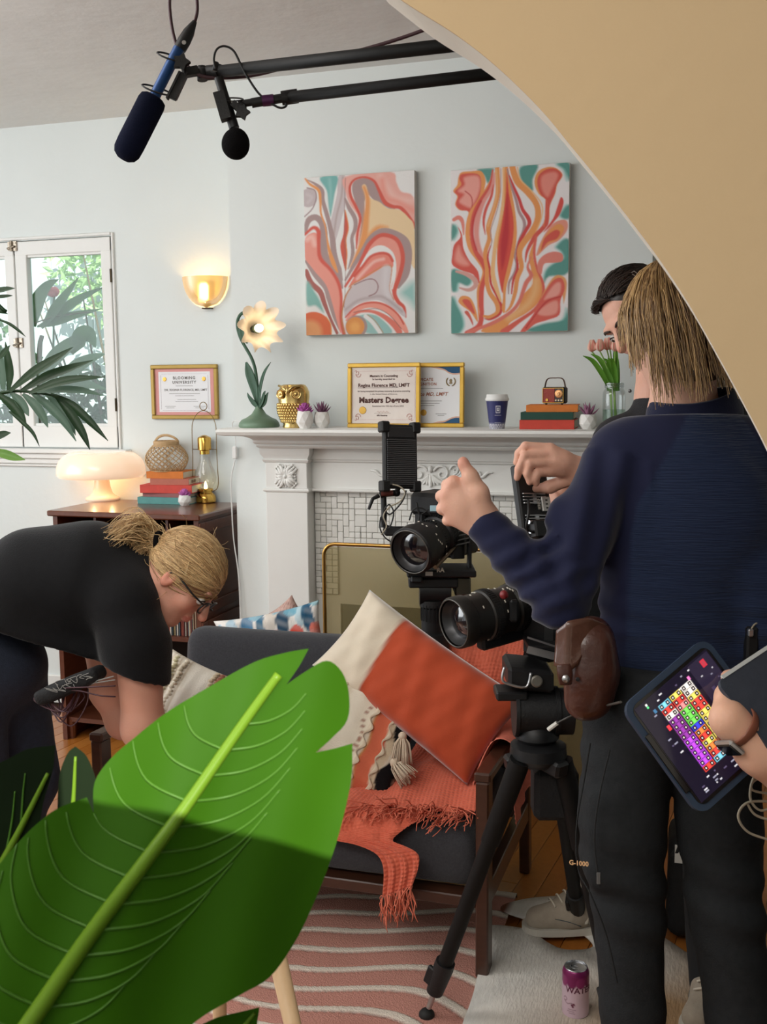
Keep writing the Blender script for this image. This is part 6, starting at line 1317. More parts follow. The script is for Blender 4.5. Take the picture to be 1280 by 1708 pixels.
# stool with pale wooden legs, mostly behind the big leaf
st0 = A(-.72, 1.62, 0); o = thing('wooden_stool', 'stool with pale tapered wooden legs behind the large leaf', 'stool', st0); m_pw = mat('pale_beech', (224, 190, 150), .5, noise=(10, .7), c2=(208, 172, 130), stretch=(8, 8, 1))
lg1 = PY(464, 1600, 1.60); lg2 = PY(492, 1725, 1.57)
d_ = (lg2-lg1)/(lg1[2]-lg2[2]); topp = lg1-d_*(.605-lg1[2]); bot = lg1+d_*lg1[2]
q = MB(); q.tube([topp, bot], [.017, .009], 12); q.build('leg', m_pw, o, sm=True)
st0 = A(topp[0]-.10, topp[1]+.03, 0); q = MB(); q.lathe([(.001, .60), (.115, .60), (.125, .61), (.125, .63), (.115, .64), (.001, .64)], 36, st0); q.build('seat', m_pw, o, sm=40)
for a in (2.2, 4.1):
    q = MB(); q.tube([st0+A(.09*math.cos(a), .09*math.sin(a), .605), st0+A(.14*math.cos(a), .14*math.sin(a), 0)], [.017, .009], 12); q.build('leg', m_pw, o, sm=True)
# ================================================================== FILM GEAR
m_blk = mat('matte_black_metal', (26, 26, 28), .45, .3, noise=(40, .6), c2=(36, 36, 38)); m_blk2 = mat('black_plastic', (20, 20, 22), .55, bump=(200, .1)); m_foam = mat('navy_foam', (20, 24, 44), .98, bump=(500, .5), spec=.1); m_foamb = mat('black_foam', (14, 13, 14), .98, bump=(400, .5), spec=.1)
m_carb = mat('carbon_tube', (15, 15, 15), .6, noise=(60, .6), c2=(22, 22, 22), spec=.25); m_cab = mat('plum_cable', (74, 44, 52), .5); m_cabk = mat('black_cable', (18, 17, 18), .5); m_steel = mat('bare_steel', (196, 196, 198), .28, .95)
def star_knob(mb, c, n, r, h):
    R = frame_from(n); P = [(r*(1 if k % 2 == 0 else .62)*math.cos(k*math.pi/5), r*(1 if k % 2 == 0 else .62)*math.sin(k*math.pi/5)) for k in range(10)]
    mb.prism(P, h, np.asarray(c)-R[:, 2]*h/2, R)
def loop(mb, c, R, rx, ry, r, n=20): mb.tube([np.asarray(c)+R[:, 0]*rx*math.cos(a)+R[:, 1]*ry*math.sin(a) for a in np.linspace(0, 2*math.pi, n+1)[:-1]], r, 6, closed=True)
# ---- boom with the blue shotgun microphone
dm = 2.0; o = thing('boom_pole', 'upper boom pole with blue microphone in a navy foam windscreen', 'boom microphone', D(330, 120, dm))
q = MB(); e0, e1 = D(352, 121, dm), D(1010, 46, 1.58); q.tube([e0, e0+(e1-e0)*.98], .0112, 14); q.build('pole', m_carb, o, sm=True)
q = MB(); q.tube([e0-(e1-e0)*.012, e0+(e1-e0)*.03], .0135, 14); q.ball(D(338, 122, dm), .013, 12, 8); q.cyl(D(336, 112, dm), D(338, 134, dm), .010, n=12); q.build('pole_tip', m_blk2, o, sm=40)
fb, ft = D(207, 262, dm), D(257, 163, dm); ax = (ft-fb)/np.linalg.norm(ft-fb); Rm = frame_from(ax, FW); L_ = np.linalg.norm(ft-fb)
q = MB(); q.lathe([(.001, -.006), (.012, -.004), (.021, .002), (.0255, .012), (.0265, .03), (.0265, L_-.012), (.0245, L_-.003), (.019, L_+.001), (.011, L_)], 28, fb, Rm); q.build('windscreen', m_foam, o, sm=60)
mt_ = D(300, 82, dm); q = MB(); q.lathe([(.0105, L_-.01), (.0105, np.linalg.norm(mt_-fb))], 20, fb, Rm); q.build('microphone_body', mat('blue_anodised', (30, 74, 132), .4, .3), o, sm=40)
q = MB(); x1 = D(325, 36, dm); q.tube([mt_, mt_+(x1-mt_)*.3, mt_+(x1-mt_)*.6, x1], [.0118, .0124, .0110, .0045], 14); q.build('connector', m_blk2, o, sm=45)
q = MB(); q.lathe([(.004, 0), (.004, .001), (.0001, .001)], 10, D(307, 71, dm-.014), frame_from(-FW)); q.build('connector_badge', m_steel, o)
q = MB(); cab = [D(x, y, dm) for x, y in ((325, 36), (329, 18), (327, -8), (315, -30), (296, -30), (284, -6), (284, 24), (290, 60), (300, 88), (312, 108), (326, 124), (352, 134), (420, 131), (500, 131), (600, 128), (700, 116), (800, 90), (900, 66))]
cab = [c+FW*(-.012 if i > 9 else 0)+FW*(-.30*max(0, i-12)/6 if i > 12 else 0) for i, c in enumerate(cab)]; q.tube(cab, .0033, 7, sub=6); q.build('cable', m_cab, o, sm=True)
q = MB(); q.bar(D(286, 165, dm-.02), D(306, 122, dm-.02), .018, .006, up=FW); q.bar(D(279, 165, dm-.02), D(300, 122, dm-.02), .004, .012, up=FW); q.bar(D(293, 165, dm-.02), D(313, 122, dm-.02), .004, .012, up=FW); q.bar(D(306, 122, dm-.02), D(330, 118, dm-.01), .016, .012, up=FW); q.build('shock_mount', m_blk2, o)
q = MB(); star_knob(q, D(303, 104, dm-.035), -FW, .017, .010); q.build('star_knob', m_blk2, o)
for (x, y, w) in ((284, 95, .026), (262, 150, .030)):
    q = MB(); Rr = np.stack([Rm[:, 0]*0+(RT*.95-UP*.32), FW*.6+UP*.5, ax], 1); loop(q, D(x, y, dm), Rr, w, .016, .0018); q.build('elastic_loop', m_cabk, o, sm=True)
# ---- second boom
d2 = 1.95; o = thing('boom_pole', 'lower boom pole with small black microphone and round foam ball', 'boom microphone', D(440, 168, d2))
q = MB(); e0, e1 = D(478, 163, d2), D(1010, 101, 1.72); q.tube([e0, e0+(e1-e0)*.98], .0104, 14); q.build('pole', m_carb, o, sm=True)
q = MB(); q.tube([D(470, 164, d2), D(497, 160, d2)], .0128, 14); q.build('pole_tip', m_blk2, o, sm=40)
q = MB(); q.tube([D(420, 172, d2), D(438, 169, d2)], .009, 12); q.tube([D(398, 174, d2), D(424, 170, d2)], .0065, 10); q.ball(D(403, 178, d2), .010, 10, 7); q.build('swivel_joint', m_blk2, o, sm=40)
q = MB(); q.tube([D(438, 168.5, d2), D(457, 166.5, d2)], .0102, 14); q.build('purple_collar', mat('purple_anodised', (84, 38, 84), .4, .4), o, sm=40)
q = MB(); q.tube([D(457, 166, d2), D(470, 164, d2)], .0085, 12); q.build('collar_joint', m_blk2, o)
b1, b2 = D(391, 214, d2), D(365, 130, d2); a2 = (b2-b1)/np.linalg.norm(b2-b1); q = MB(); q.tube([b1, b1+(b2-b1)*.55, b1+(b2-b1)*.56, b2], [.0095, .0095, .0085, .0085], 16); q.build('microphone_body', m_blk, o, sm=40)
c = D(393.5, 240, d2); s = SDF(); s.ell(c, (.0265, .0265, .0285)); s.mod = lambda P, d: d+.0012*vnoise(P, 90, 3); sdf_part('windscreen', s, .004, m_foamb, o, 1)
q = MB(); q.bar(D(378, 200, d2-.012), D(365, 155, d2-.012), .020, .018, up=FW); q.bar(D(384, 200, d2+.008), D(371, 155, d2+.008), .020, .004, up=FW); q.bar(D(388, 172, d2-.012), D(404, 186, d2-.012), .012, .010, up=FW); q.build('shock_mount', m_blk2, o)
q = MB(); star_knob(q, D(404, 187, d2-.026), -FW, .015, .009); q.build('star_knob', m_blk2, o)
q = MB(); loop(q, D(386, 166, d2), np.stack([RT, UP*.5+FW*.8, FW], 1), .022, .016, .0014); q.build('elastic_loop', m_cabk, o, sm=True)
q = MB(); q.tube([D(x, y, d2-.004) for x, y in ((360, 116), (357, 98), (362, 82), (375, 77), (390, 85), (402, 108), (414, 130), (432, 156), (452, 172), (468, 180), (478, 176), (474, 168))], .0021, 6, sub=6); q.tube([D(358, 118, d2), D(361, 104, d2)], .005, 8); q.build('cable', m_cabk, o, sm=True)

# ---- helpers for cameras
def lens(o, a, b, prof, m=None, glass=True, name='lens'):
    """rings along a (front) -> b (rear); prof = [(t metres from front, r)]"""
    ax = (b-a)/np.linalg.norm(b-a); R = frame_from(ax); q = MB(); q.lathe([(r, t) for t, r in prof], 40, a, R, close=False); ln = q.build(name, m or m_blk, o, sm=35)
    r0 = prof[0][1]; q = MB(); q.lathe([(r0*.90, .004), (r0*.80, .016), (r0*.70, .022)], 36, a, R, close=False); q.build('front_ring', mat('lens_ring', (60, 60, 62), .35, .5), ln, sm=50)
    q = MB(); q.lathe([(r0*.70, .022), (r0*.6, .019), (r0*.3, .012), (.0005, .010)], 30, a, R, close=False); q.build('front_glass', mat('lens_glass', (16, 12, 18), .05, .0, spec=1.0, coat=1.0), ln, sm=True)
    q = MB(); q.tube([a+R[:, 0]*r0*.955*math.cos(t)+R[:, 1]*r0*.955*math.sin(t) for t in np.linspace(0, 2*math.pi, 41)[:-1]], r0*.035, 6, closed=True); q.build('lens_rim', mat('worn_rim', (96, 94, 90), .35, .7), ln, sm=True)
    return ln, ax, R
def gear_ring(mb, a, ax, R, t, r, n=44, w=.010):
    for k in range(n):
        an = 2*math.pi*k/n; d = R[:, 0]*math.cos(an)+R[:, 1]*math.sin(an); mb.box(a+ax*t+d*r, (.003, .003, w), np.stack([d, np.cross(ax, d), ax], 1))
def mark_dots(o, a, ax, R, n, t0, t1, r, seed):
    rr_ = random.Random(seed); q = MB()
    for _ in range(n):
        an = rr_.uniform(1.2, 4.6); d = R[:, 0]*math.cos(an)+R[:, 1]*math.sin(an); q.box(a+ax*rr_.uniform(t0, t1)+d*r, (.002, .006, .002), np.stack([d, np.cross(ax, d), ax], 1))
    q.build('engraved_marks', mat('white_marks', (220, 214, 200), .6), o)

# ---- camera by the fireplace
dA = 3.25; o = camA = thing('cinema_camera', 'black cinema camera on a fluid head in front of the fire screen', 'camera', D(722, 1000, dA))
a, bq = D(684, 921, dA-.14), D(762, 874, dA+.06); ln, axl, Rl_ = lens(o, a, bq, [(0, .070), (.004, .074), (.045, .074), (.05, .069), (.085, .067), (.09, .060), (.14, .056), (.145, .062), (.175, .062), (.18, .054), (.22, .05)])
q = MB(); gear_ring(q, a, axl, Rl_, .115, .060); gear_ring(q, a, axl, Rl_, .16, .063); q.build('focus_teeth', m_blk2, ln, kind='stuff'); mark_dots(ln, a, axl, Rl_, 16, .055, .11, .070, 4)
bc = D(752, 890, dA+.08); Rc = frame_from(-axl*A(1, 1, .0)); Rc = np.stack([Rc[:, 0], Rc[:, 1], Rc[:, 2]], 1)
q = MB(); q.box(bc, (.12, .13, .15), Rc, bev=.008); q.build('body', m_blk, o)
q = MB(); q.box(bc+A(-.035, -.02, .10), (.13, .07, .14), Rc, bev=.012); q.box(bc+A(-.07, -.02, .07), (.04, .09, .10), Rc, bev=.008); q.build('top_module', m_blk2, o)
q = MB(); pt = D(726, 848, dA-.05); q.box(pt, (.030, .018, .003), np.stack([RT, UP, -FW], 1), bev=.001); q.build('tape_label', mat('pale_blue_tape', (178, 214, 226), .6), o)
q = MB(); q.box(D(764, 905, dA-.02), (.05, .10, .012), np.stack([RT*.8+FW*.6, UP, -FW*.8+RT*.6], 1), bev=.003)
for k in range(7): q.bar(D(748+k*1.5, 868+k*7, dA-.035), D(775+k*1.5, 862+k*7, dA-.045), .006, .004, up=UP)
q.build('side_grille', mat('dark_grille', (44, 42, 40), .5, .3), o)
q = MB(); q.box(D(735, 951, dA), (.21, .14, .022), np.stack([RT, _f*A(1, 1, 0), A(0, 0, 1)], 1), bev=.004); q.box(D(783, 925, dA), (.012, .05, .11), np.stack([RT, _f*A(1, 1, 0), A(0, 0, 1)], 1), bev=.003); q.build('base_plate', m_blk, o)
q = MB(); add_text(q, 'RA', .018, D(735, 951, dA-.075), RT, UP, .001, bold=.0008); q.build('plate_lettering', mat('white_marks'), o)
q = MB(); q.box(D(716, 957, dA-.077), (.022, .012, .002), np.stack([RT, UP, -FW], 1)); q.build('plate_label', mat('white_label', (226, 224, 218), .6), o)
q = MB(); q.tube([D(726, 946, dA-.12), D(762, 908, dA-.02)], .008, 10); q.build('rod', mat('steel_rod', (120, 104, 88), .3, .9), o, sm=40)
q = MB(); q.cyl(D(718, 915, dA-.09), D(723, 912, dA-.06), .010, .010, 14); q.build('focus_knob', m_steel, o)
# fluid head and column
q = MB(); q.box(D(722, 968, dA), (.15, .10, .03), np.stack([RT, _f*A(1, 1, 0), A(0, 0, 1)], 1), bev=.004); q.cyl(D(700, 984, dA), D(752, 984, dA), .045, n=26); q.cyl(D(757, 985, dA), D(772, 978, dA), .030, n=18); q.box(D(695, 966, dA-.06), (.035, .02, .03), np.stack([RT, UP, -FW], 1), bev=.004); q.build('fluid_head', m_blk, o, sm=35)
q = MB(); q.lathe([(.040, .0), (.040, -.02), (.035, -.025), (.035, -.10), (.048, -.105), (.052, -.15), (.030, -.16)], 26, D(722, 1000, dA)); q.build('bowl_clamp', m_blk2, o, sm=35)
q = MB(); gear_ring(q, D(722, 1020, dA), A(0, 0, -1), frame_from((0, 0, -1)), .0, .036, 20, .05); q.build('clamp_ribs', m_blk, o, kind='stuff')
q = MB(); q.cyl(D(762, 960, dA-.03), D(772, 1000, dA-.03), .004, n=6); q.box(D(772, 978, dA-.03), (.05, .06, .02), np.stack([RT, UP, -FW], 1), bev=.006); q.build('pan_lock', mat('worn_gunmetal', (90, 84, 74), .3, .9), o)
bs = D(722, 1065, dA)
for an in (.15, 1.5, 3.0):
    q = MB(); f_ = A(bs[0]+.20*math.cos(an), min(bs[1]+.20*math.sin(an), 3.6), 0); q.tube([bs+A(0, 0, .0), bs*.4+f_*.6, f_], [.020, .017, .012], 10); q.build('tripod_leg', m_carb, o, sm=True)
# monitor on its arm
q = MB(); mc = D(667, 762, dA-.02); mx = RT*.90+FW*.42; mx /= np.linalg.norm(mx); mu = UP*.985+RT*-.06; mu -= mx*(mu@mx); mu /= np.linalg.norm(mu); mn = np.cross(mx, mu); Rq = np.stack([mx, mu, mn], 1); mh = .196; mw = .112
mon = thing('field_monitor', 'black ribbed monitor seen from behind above the far camera', 'monitor', mc)
q.box(mc, (mw, mh, .022), Rq, bev=.004); q.build('shell', m_blk2, mon)
for k in range(24):
    q = MB(); q.box(mc+mn*.013+mu*(mh*.26-k*mh*.030), (mw*.86, .0030, .006), Rq); q.build('cooling_fin', mat('fin_grey', (92, 92, 94), .45, .3), mon)
for sx in (-1, 1):
    for sy in (-1, 1):
        q = MB(); q.box(mc+mx*sx*mw*.47+mu*sy*mh*.46, (.028, .034, .034), Rq, bev=.004); q.build('corner_guard', m_blk2, mon)
q = MB(); q.box(mc+mn*.012+mu*mh*.38, (mw*.8, .034, .004), Rq, bev=.002); q.build('battery_recess', mat('recess_grey', (46, 46, 48), .5), mon)
q = MB(); j0 = D(662, 822, dA); q.ball(j0, .012, 12, 8); q.cyl(D(665, 812, dA), j0, .008, n=10); q.tube([j0, D(640, 824, dA-.01), D(634, 826, dA-.01)], .010, 10); q.tube([D(640, 826, dA), D(641, 858, dA), D(640, 880, dA)], .009, 10); q.tube([D(632, 827, dA-.01), D(622, 832, dA-.02), D(615, 850, dA-.02)], [.007, .006, .0045], 8); q.tube([D(640, 880, dA), D(665, 886, dA), D(690, 884, dA)], .011, 10); q.box(D(660, 886, dA), (.07, .03, .03), np.stack([RT, UP, -FW], 1), bev=.006); q.build('articulated_arm', m_blk, camA, sm=40)
q = MB(); q.tube([D(636, 824, dA-.014), D(656, 822, dA-.014)], .0085, 10); q.build('arm_collar', mat('dull_red_anodised', (110, 56, 50), .4, .4), camA, sm=40)
for pts, mm in (([(655, 808), (668, 812), (676, 822), (668, 836), (650, 846), (640, 860), (645, 878), (636, 892)], mat('grey_cable', (170, 160, 140), .5)), ([(678, 818), (672, 835), (660, 850), (650, 858), (642, 850), (650, 842), (657, 856), (650, 880), (640, 878), (636, 862), (634, 880), (642, 896), (655, 905)], m_cabk), ([(690, 884), (700, 862), (695, 838), (700, 858), (715, 850)], m_cabk), ([(683, 868), (690, 850), (705, 848), (720, 860)], m_cabk)):
    q = MB(); q.tube([D(x, y, dA-.05) for x, y in pts], .0024, 6, sub=6); q.build('loose_cable', mm, camA, sm=True)

# ---- camera next to the loveseat
dB = 2.36; o = camB = thing('cinema_camera', 'nearer cinema camera with a large zoom lens on a black tripod', 'camera', PZ(880, 1600, 0))
a, bq = D(757, 1040, dB-.03), D(905, 1000, dB+.10); ln, axl, Rl_ = lens(o, a, bq, [(0, .056), (.004, .0585), (.030, .0585), (.034, .055), (.075, .054), (.078, .058), (.10, .058), (.104, .054), (.15, .052), (.155, .056), (.19, .056), (.195, .050), (.26, .048)], mat('zoom_barrel', (40, 38, 36), .4, .3, noise=(50, .6), c2=(30, 28, 26)))
q = MB(); gear_ring(q, a, axl, Rl_, .09, .058, 60, .014); gear_ring(q, a, axl, Rl_, .172, .056, 60, .014); q.build('focus_teeth', m_blk2, ln, kind='stuff'); mark_dots(ln, a, axl, Rl_, 22, .04, .15, .056, 8)
q = MB(); q.box(a+axl*.15-UP*.052, (.03, .05, .16), Rl_, bev=.006); q.box(a+axl*.16-FW*.05, (.02, .05, .05), np.stack([RT, UP, -FW], 1), bev=.005); q.build('lens_support', m_blk, ln)
q = MB(); q.ball(D(841, 992, dB-.06), .010, 10, 7); q.build('red_release', mat('dark_red_knob', (130, 36, 40), .4), ln, sm=True)
bc = D(945, 1000, dB+.16); Rc = frame_from(-axl*A(1, 1, 0)); q = MB(); q.box(bc, (.12, .13, .22), Rc, bev=.01); q.box(bc+A(.0, .0, .09), (.05, .04, .18), Rc, bev=.01); q.build('body', m_blk, o)
q = MB(); q.box(D(905, 1048, dB+.03), (.10, .14, .05), Rc, bev=.014); q.build('base_module', m_blk2, o)
Rh = np.stack([RT, np.cross(A(0, 0, 1), RT), A(0, 0, 1)], 1)
q = MB(); q.box(D(920, 1072, dB), (.115, .13, .016), Rh, bev=.003); q.build('dovetail_plate', m_blk, o)
q = MB(); q.bar(D(880, 1063, dB-.07), D(932, 1080, dB-.07), .004, .005, up=FW); q.bar(D(880, 1083, dB-.07), D(934, 1097, dB-.07), .016, .005, up=FW); q.build('plate_edge', m_steel, o)
q = MB(); q.box(D(880, 1122, dB+.01), (.105, .13, .050), np.stack([RT*.96-A(0, 0, .1), Rh[:, 1], A(0, 0, 1)], 1), bev=.008); q.box(D(852, 1155, dB-.01), (.07, .07, .020), Rh, bev=.004); q.build('quick_release', m_blk, o)
q = MB(); q.tube([D(x, y, dB-.07) for x, y in ((842, 1112), (838, 1132), (846, 1140), (878, 1146), (886, 1122))], .003, 8, sub=4); q.build('clamp_lever', m_steel, o, sm=True)
q = MB(); q.lathe([(.013, 0), (.013, .006), (.010, .008), (.001, .008)], 22, D(895, 1136, dB-.065), frame_from(-FW)); q.build('dial', mat('grey_dial', (120, 116, 108), .4, .5), o)
q = MB(); hc = D(908, 1186, dB); q.cyl(hc-RT*.062, hc+RT*.062, .052, n=30); q.cyl(hc-RT*.068, hc-RT*.060, .056, n=30); q.cyl(hc+RT*.02, hc+RT*.03, .056, n=30); q.build('fluid_drum', m_blk2, o, sm=35)
q = MB(); q.lathe([(.038, .0), (.048, -.012), (.050, -.03), (.036, -.045), (.030, -.075)], 28, D(896, 1206, dB)); q.build('head_base', m_blk, o, sm=35)
sc_ = D(898, 1262, dB); q = MB(); q.lathe([(.045, .035), (.062, .028), (.064, .005), (.050, -.012), (.03, -.02)], 26, sc_); 
for an in (3.6, 5.7, 1.4): q.bar(sc_, sc_+A(.075*math.cos(an), .075*math.sin(an), -.012), .040, .035, bev=.006)
q.build('tripod_spider', m_blk, o, sm=30)
ft1, ft2, ft3 = PZ(712, 1690, .02), PZ(1040, 1730, .02), A(-.33, 2.86, .02)
for ft_, st_ in ((ft1, D(868, 1268, dB-.03)), (ft2, D(938, 1268, dB-.02)), (ft3, sc_+A(.03, .05, 0))):
    L3_ = ft_-st_; q = MB(); q.tube([st_, st_+L3_*.30, st_+L3_*.30, st_+L3_*.80], [.024, .022, .019, .0185], 14); lg = q.build('tripod_leg', m_carb, o, sm=40)
    q = MB(); q.tube([st_+L3_*.78, st_+L3_*.80, st_+L3_*.905], [.024, .025, .021], 14); q.box(st_+L3_*.84-RT*.022, (.012, .03, .05), frame_from(L3_), bev=.003); q.build('leg_lock', m_blk2, lg, sm=40)
    q = MB(); q.tube([st_+L3_*.90, st_+L3_*.975], .007, 10); q.build('spike', m_steel, lg, sm=40)
    q = MB(); q.ball(ft_-A(0, 0, .004), (.020, .020, .016), 12, 8); q.build('rubber_foot', mat('black_rubber'), lg, sm=True)
q = MB(); q.box(D(925, 1318, dB+.04), (.10, .08, .12), Rh, bev=.012); q.build('accessory_pouch', mat('black_nylon', (20, 20, 22), .8, bump=(200, .3)), o)
# white cable plugged into the head
q = MB(); q.tube([D(915, 1217, dB-.07), D(930, 1206, dB-.08)], .005, 8); q.build('plug', mat('white_plug', (224, 222, 214), .4), camB)
q = MB(); q.tube([D(x, y, d_) for x, y, d_ in ((930, 1206, dB-.08), (958, 1192, dB-.12), (1000, 1180, 2.0), (1036, 1171, 1.72))], .0022, 6, sub=6); tag(q.build('data_cable', mat('dark_grey_cable', (70, 66, 62), .5)), 'thin grey cable running from the tripod head to the tablet', 'cable')
# monitor held at the top by the dark-haired man
mc = D(893, 836, 2.42); mx = RT*.80+FW*.60; mx /= np.linalg.norm(mx); mu = UP*.97-RT*.17+FW*.10; mu -= mx*(mu@mx); mu /= np.linalg.norm(mu); mn = np.cross(mx, mu); Rq = np.stack([mx, mu, mn], 1); mw, mh = .098, .168
mon = thing('field_monitor', 'black monitor with silver slotted mounts gripped by a hand', 'monitor', mc)
q = MB(); q.box(mc-mn*.010, (mw, mh, .020), Rq, bev=.004); q.build('shell', m_blk2, mon); q = MB(); q.box(mc-mn*.010+mx*mw*.505, (.004, mh*.9, .016), Rq, bev=.001); q.build('side_trim', mat('grey_side', (110, 104, 98), .5, .3), mon)
for sy in (.10, -.20):
    for k in range(4):
        q = MB(); q.box(mc+mn*.003+mu*(mh*sy-k*.0072)-mx*.004, (mw*.74, .0034, .005), Rq, bev=.001); q.build('mount_bar', m_steel, mon)
    q = MB(); q.box(mc+mn*.002+mu*(mh*sy-.011)-mx*.004, (.012, .026, .005), Rq); q.build('mount_bridge', m_steel, mon)
q = MB(); q.box(mc+mn*.004+mu*(mh*-.045)+mx*mw*.30, (.028, .034, .006), Rq, bev=.001); q.build('bracket_plate', mat('pale_aluminium', (206, 204, 200), .4, .7), mon)
q = MB()
for k in (-1, 0, 1): q.box(mc+mn*.0075+mu*(mh*-.045+k*.009)+mx*mw*.30, (.006, .003, .001), Rq)
q.build('bracket_slots', m_blk2, mon, kind='stuff')
q = MB(); q.box(mc+mn*.012-mu*mh*.40, (mw*.70, .042, .026), Rq, bev=.004); q.build('battery', m_blk, mon)
q = MB(); add_text(q, 'OSEE', .011, mc+mn*.005+mu*(mh*-.045)+mx*mw*.05, -mu, mx, .0005, bold=.0004); q.build('brand_lettering', mat('white_marks'), mon)
for k in range(2):
    q = MB(); q.tube([mc+mn*.012-mu*(mh*.30+k*.022)-mx*mw*.42, mc+mn*.012-mu*(mh*.30+k*.022)-mx*mw*.05], .0045, 10); q.build('plug', m_steel, mon, sm=40)
q = MB(); q.tube([mc+mn*.014+mu*.0-mx*.035, mc+mn*.03-mu*.03-mx*.055, mc+mn*.02-mu*.065-mx*.058, mc+mn*.014-mu*.075-mx*.03], .0032, 7, sub=6); q.build('short_cable', m_cabk, mon, sm=True)
q = MB(); q.tube([D(900, 884, 2.42), D(905, 925, 2.44), D(920, 960, 2.5)], .010, 10); q.build('monitor_arm', m_blk, camB, sm=True)
# ================================================================== PEOPLE
m_skin = mat('skin_fair', (222, 172, 148), .5, noise=(30, .8), c2=(208, 152, 128), sss=.12, bump=(220, .10), spec=.35); m_skin2 = mat('skin_warm', (216, 160, 132), .5, noise=(30, .8), c2=(200, 142, 114), sss=.12, bump=(220, .10), spec=.35)
FH = _f*A(1, 1, 0); FH /= np.linalg.norm(FH); ZU = A(0, 0, 1)
def unit(v): v = np.asarray(v, float); return v/np.linalg.norm(v)
def hframe(f, u): f = unit(f); u = unit(np.asarray(u, float)-f*(np.asarray(u, float)@f)); r = np.cross(f, u); return r, f, u
def head_ops(s, c, f, u, k=1.0):
    r, f, u = hframe(f, u); R = np.stack([r, f, u], 1); c = np.asarray(c, float)
    s.ell(c+u*.024*k-f*.014*k, A(.074, .095, .088)*k, R, .01); s.ell(c-u*.040*k+f*.026*k, A(.060, .062, .078)*k, R, .03); s.ell(c-u*.098*k+f*.062*k, A(.022, .02, .018)*k, R, .02)
    s.cone(c+f*.088*k+u*.012*k, c+f*.113*k-u*.030*k, .008*k, .0125*k, .012); s.cone(c+f*.078*k+u*.026*k-r*.034*k, c+f*.078*k+u*.026*k+r*.034*k, .012*k, .012*k, .012)
    for sg in (-1, 1):
        s.ell(c+r*sg*.042*k+f*.058*k-u*.030*k, A(.022, .02, .022)*k, R, .02)
        s.ell(c+r*sg*.076*k-f*.010*k-u*.012*k, A(.010, .017, .031)*k, R, .010); s.ell(c+r*sg*.085*k-f*.008*k-u*.010*k, A(.006, .009, .018)*k, R, .006, sub=True)
        s.ell(c+r*sg*.032*k+f*.094*k+u*.002*k, A(.018, .014, .012)*k, R, .012, sub=True)
    s.ell(c+f*.089*k-u*.055*k, A(.022, .010, .0065)*k, R, .006); s.ell(c+f*.087*k-u*.067*k, A(.019, .010, .0070)*k, R, .006)
    return r, f, u
def skin_col(c, f, u, r, k, base, lip=(196, 110, 100)):
    def fn(V):
        q = V-c; x, y, z = q@r, q@f, q@u; col = np.tile(lin(base), (len(V), 1)); n = vnoise(V, 60, 5)*.04; col = col*(1+n[:, None])
        def bl(m, cc, a): 
            m = np.clip(m, 0, 1)[:, None]*a; return col*(1-m)+lin(cc)*m
        col = bl(np.exp(-((np.abs(x)/k-.042)/.022)**2-((z/k+.035)/.022)**2)*(y > .03*k), (222, 136, 116), .45)
        col = bl(np.exp(-(x/k/.014)**2-((z/k+.030)/.014)**2)*(y > .09*k), (220, 130, 112), .5)
        col = bl(((x/k/.024)**2+((z/k+.061)/.012)**2 < 1)*(y > .075*k)*1.0, lip, .8)
        col = bl((np.abs(x)/k > .07)*(np.abs(z/k+.012) < .034)*(np.abs(y/k+.01) < .022)*1.0, (222, 134, 112), .45); return col
    return fn
def eyes(o, c, r, f, u, k, iris=(70, 56, 44), brow=(60, 44, 34), lid=0.0):
    for sg in (-1, 1):
        e = c+r*sg*.032*k+f*.078*k+u*.001*k; q = MB(); q.ball(e, .0125*k, 14, 9); ey = q.build('eye', mat('eye_white', (232, 226, 220), .2), o, sm=True)
        q = MB(); q.ball(e+f*.0078*k-u*.002*k, .006*k, 10, 7); q.build('iris', mat('iris_%d' % iris[0], iris, .1), ey, sm=True)
        q = MB(); q.tube([c+r*sg*.014*k+f*.092*k+u*.021*k, c+r*sg*.032*k+f*.092*k+u*.027*k, c+r*sg*.052*k+f*.078*k+u*.022*k], [.003*k, .0038*k, .0018*k], 6, sub=4); q.build('eyebrow', mat('brow_%d' % brow[0], brow, .8), o, sm=True)
        q = MB(); q.tube([e+r*sg*-.013*k+f*.006*k, e+f*.0125*k+u*.006*k, e+r*sg*.013*k+f*.004*k], [.001, .0022*k, .001], 6, sub=4); q.build('eyelash_line', mat('lash', (40, 30, 26), .7), o, sm=True)
m_hair = mat('hair_strands', rough=.42, vcol=True, spec=.5)
def strands(name, paths, r, c0, c1, parent, seed=0, base=None, basecol=None, n=3):
    """tapered 3-sided strands (one hair piece) + optional under-volume"""
    rr_ = np.random.RandomState(seed); q = MB(); cols = []
    for P in paths:
        P = np.asarray(P, float); m_ = len(P); n0 = q.n; q.tube(P, r*np.linspace(1, .45, m_)*(.7+.6*rr_.rand()), n, caps=False)
        t_ = rr_.rand(); cols.append(np.tile(lin(c0)*(1-t_)+lin(c1)*t_, (q.n-n0, 1))*(.8+.4*rr_.rand()))
    if base is not None:
        V, Fq = base; q.add(V, Fq); cols.append(np.tile(lin(basecol), (len(V), 1))*(1+.25*vnoise(V*[1, 1, .3], 160, 2))[:, None])
    me = q.mesh(name, True); setcol(me, np.concatenate(cols)); return link_mesh(name, me, m_hair, parent)
def fold_mod(amp, s, seed, extra=None):
    def f(P, d):
        n = vnoise(P*A(1, 1, 1.0), s, seed); d = d+amp*(1-np.abs(n)*2)*(1)+amp*.6*vnoise(P, s*2.3, seed+3)
        return extra(P, d) if extra is not None else d
    return f
def finger(s, pts, rs, k=.006): s.path([np.asarray(p, float) for p in pts], rs, k)

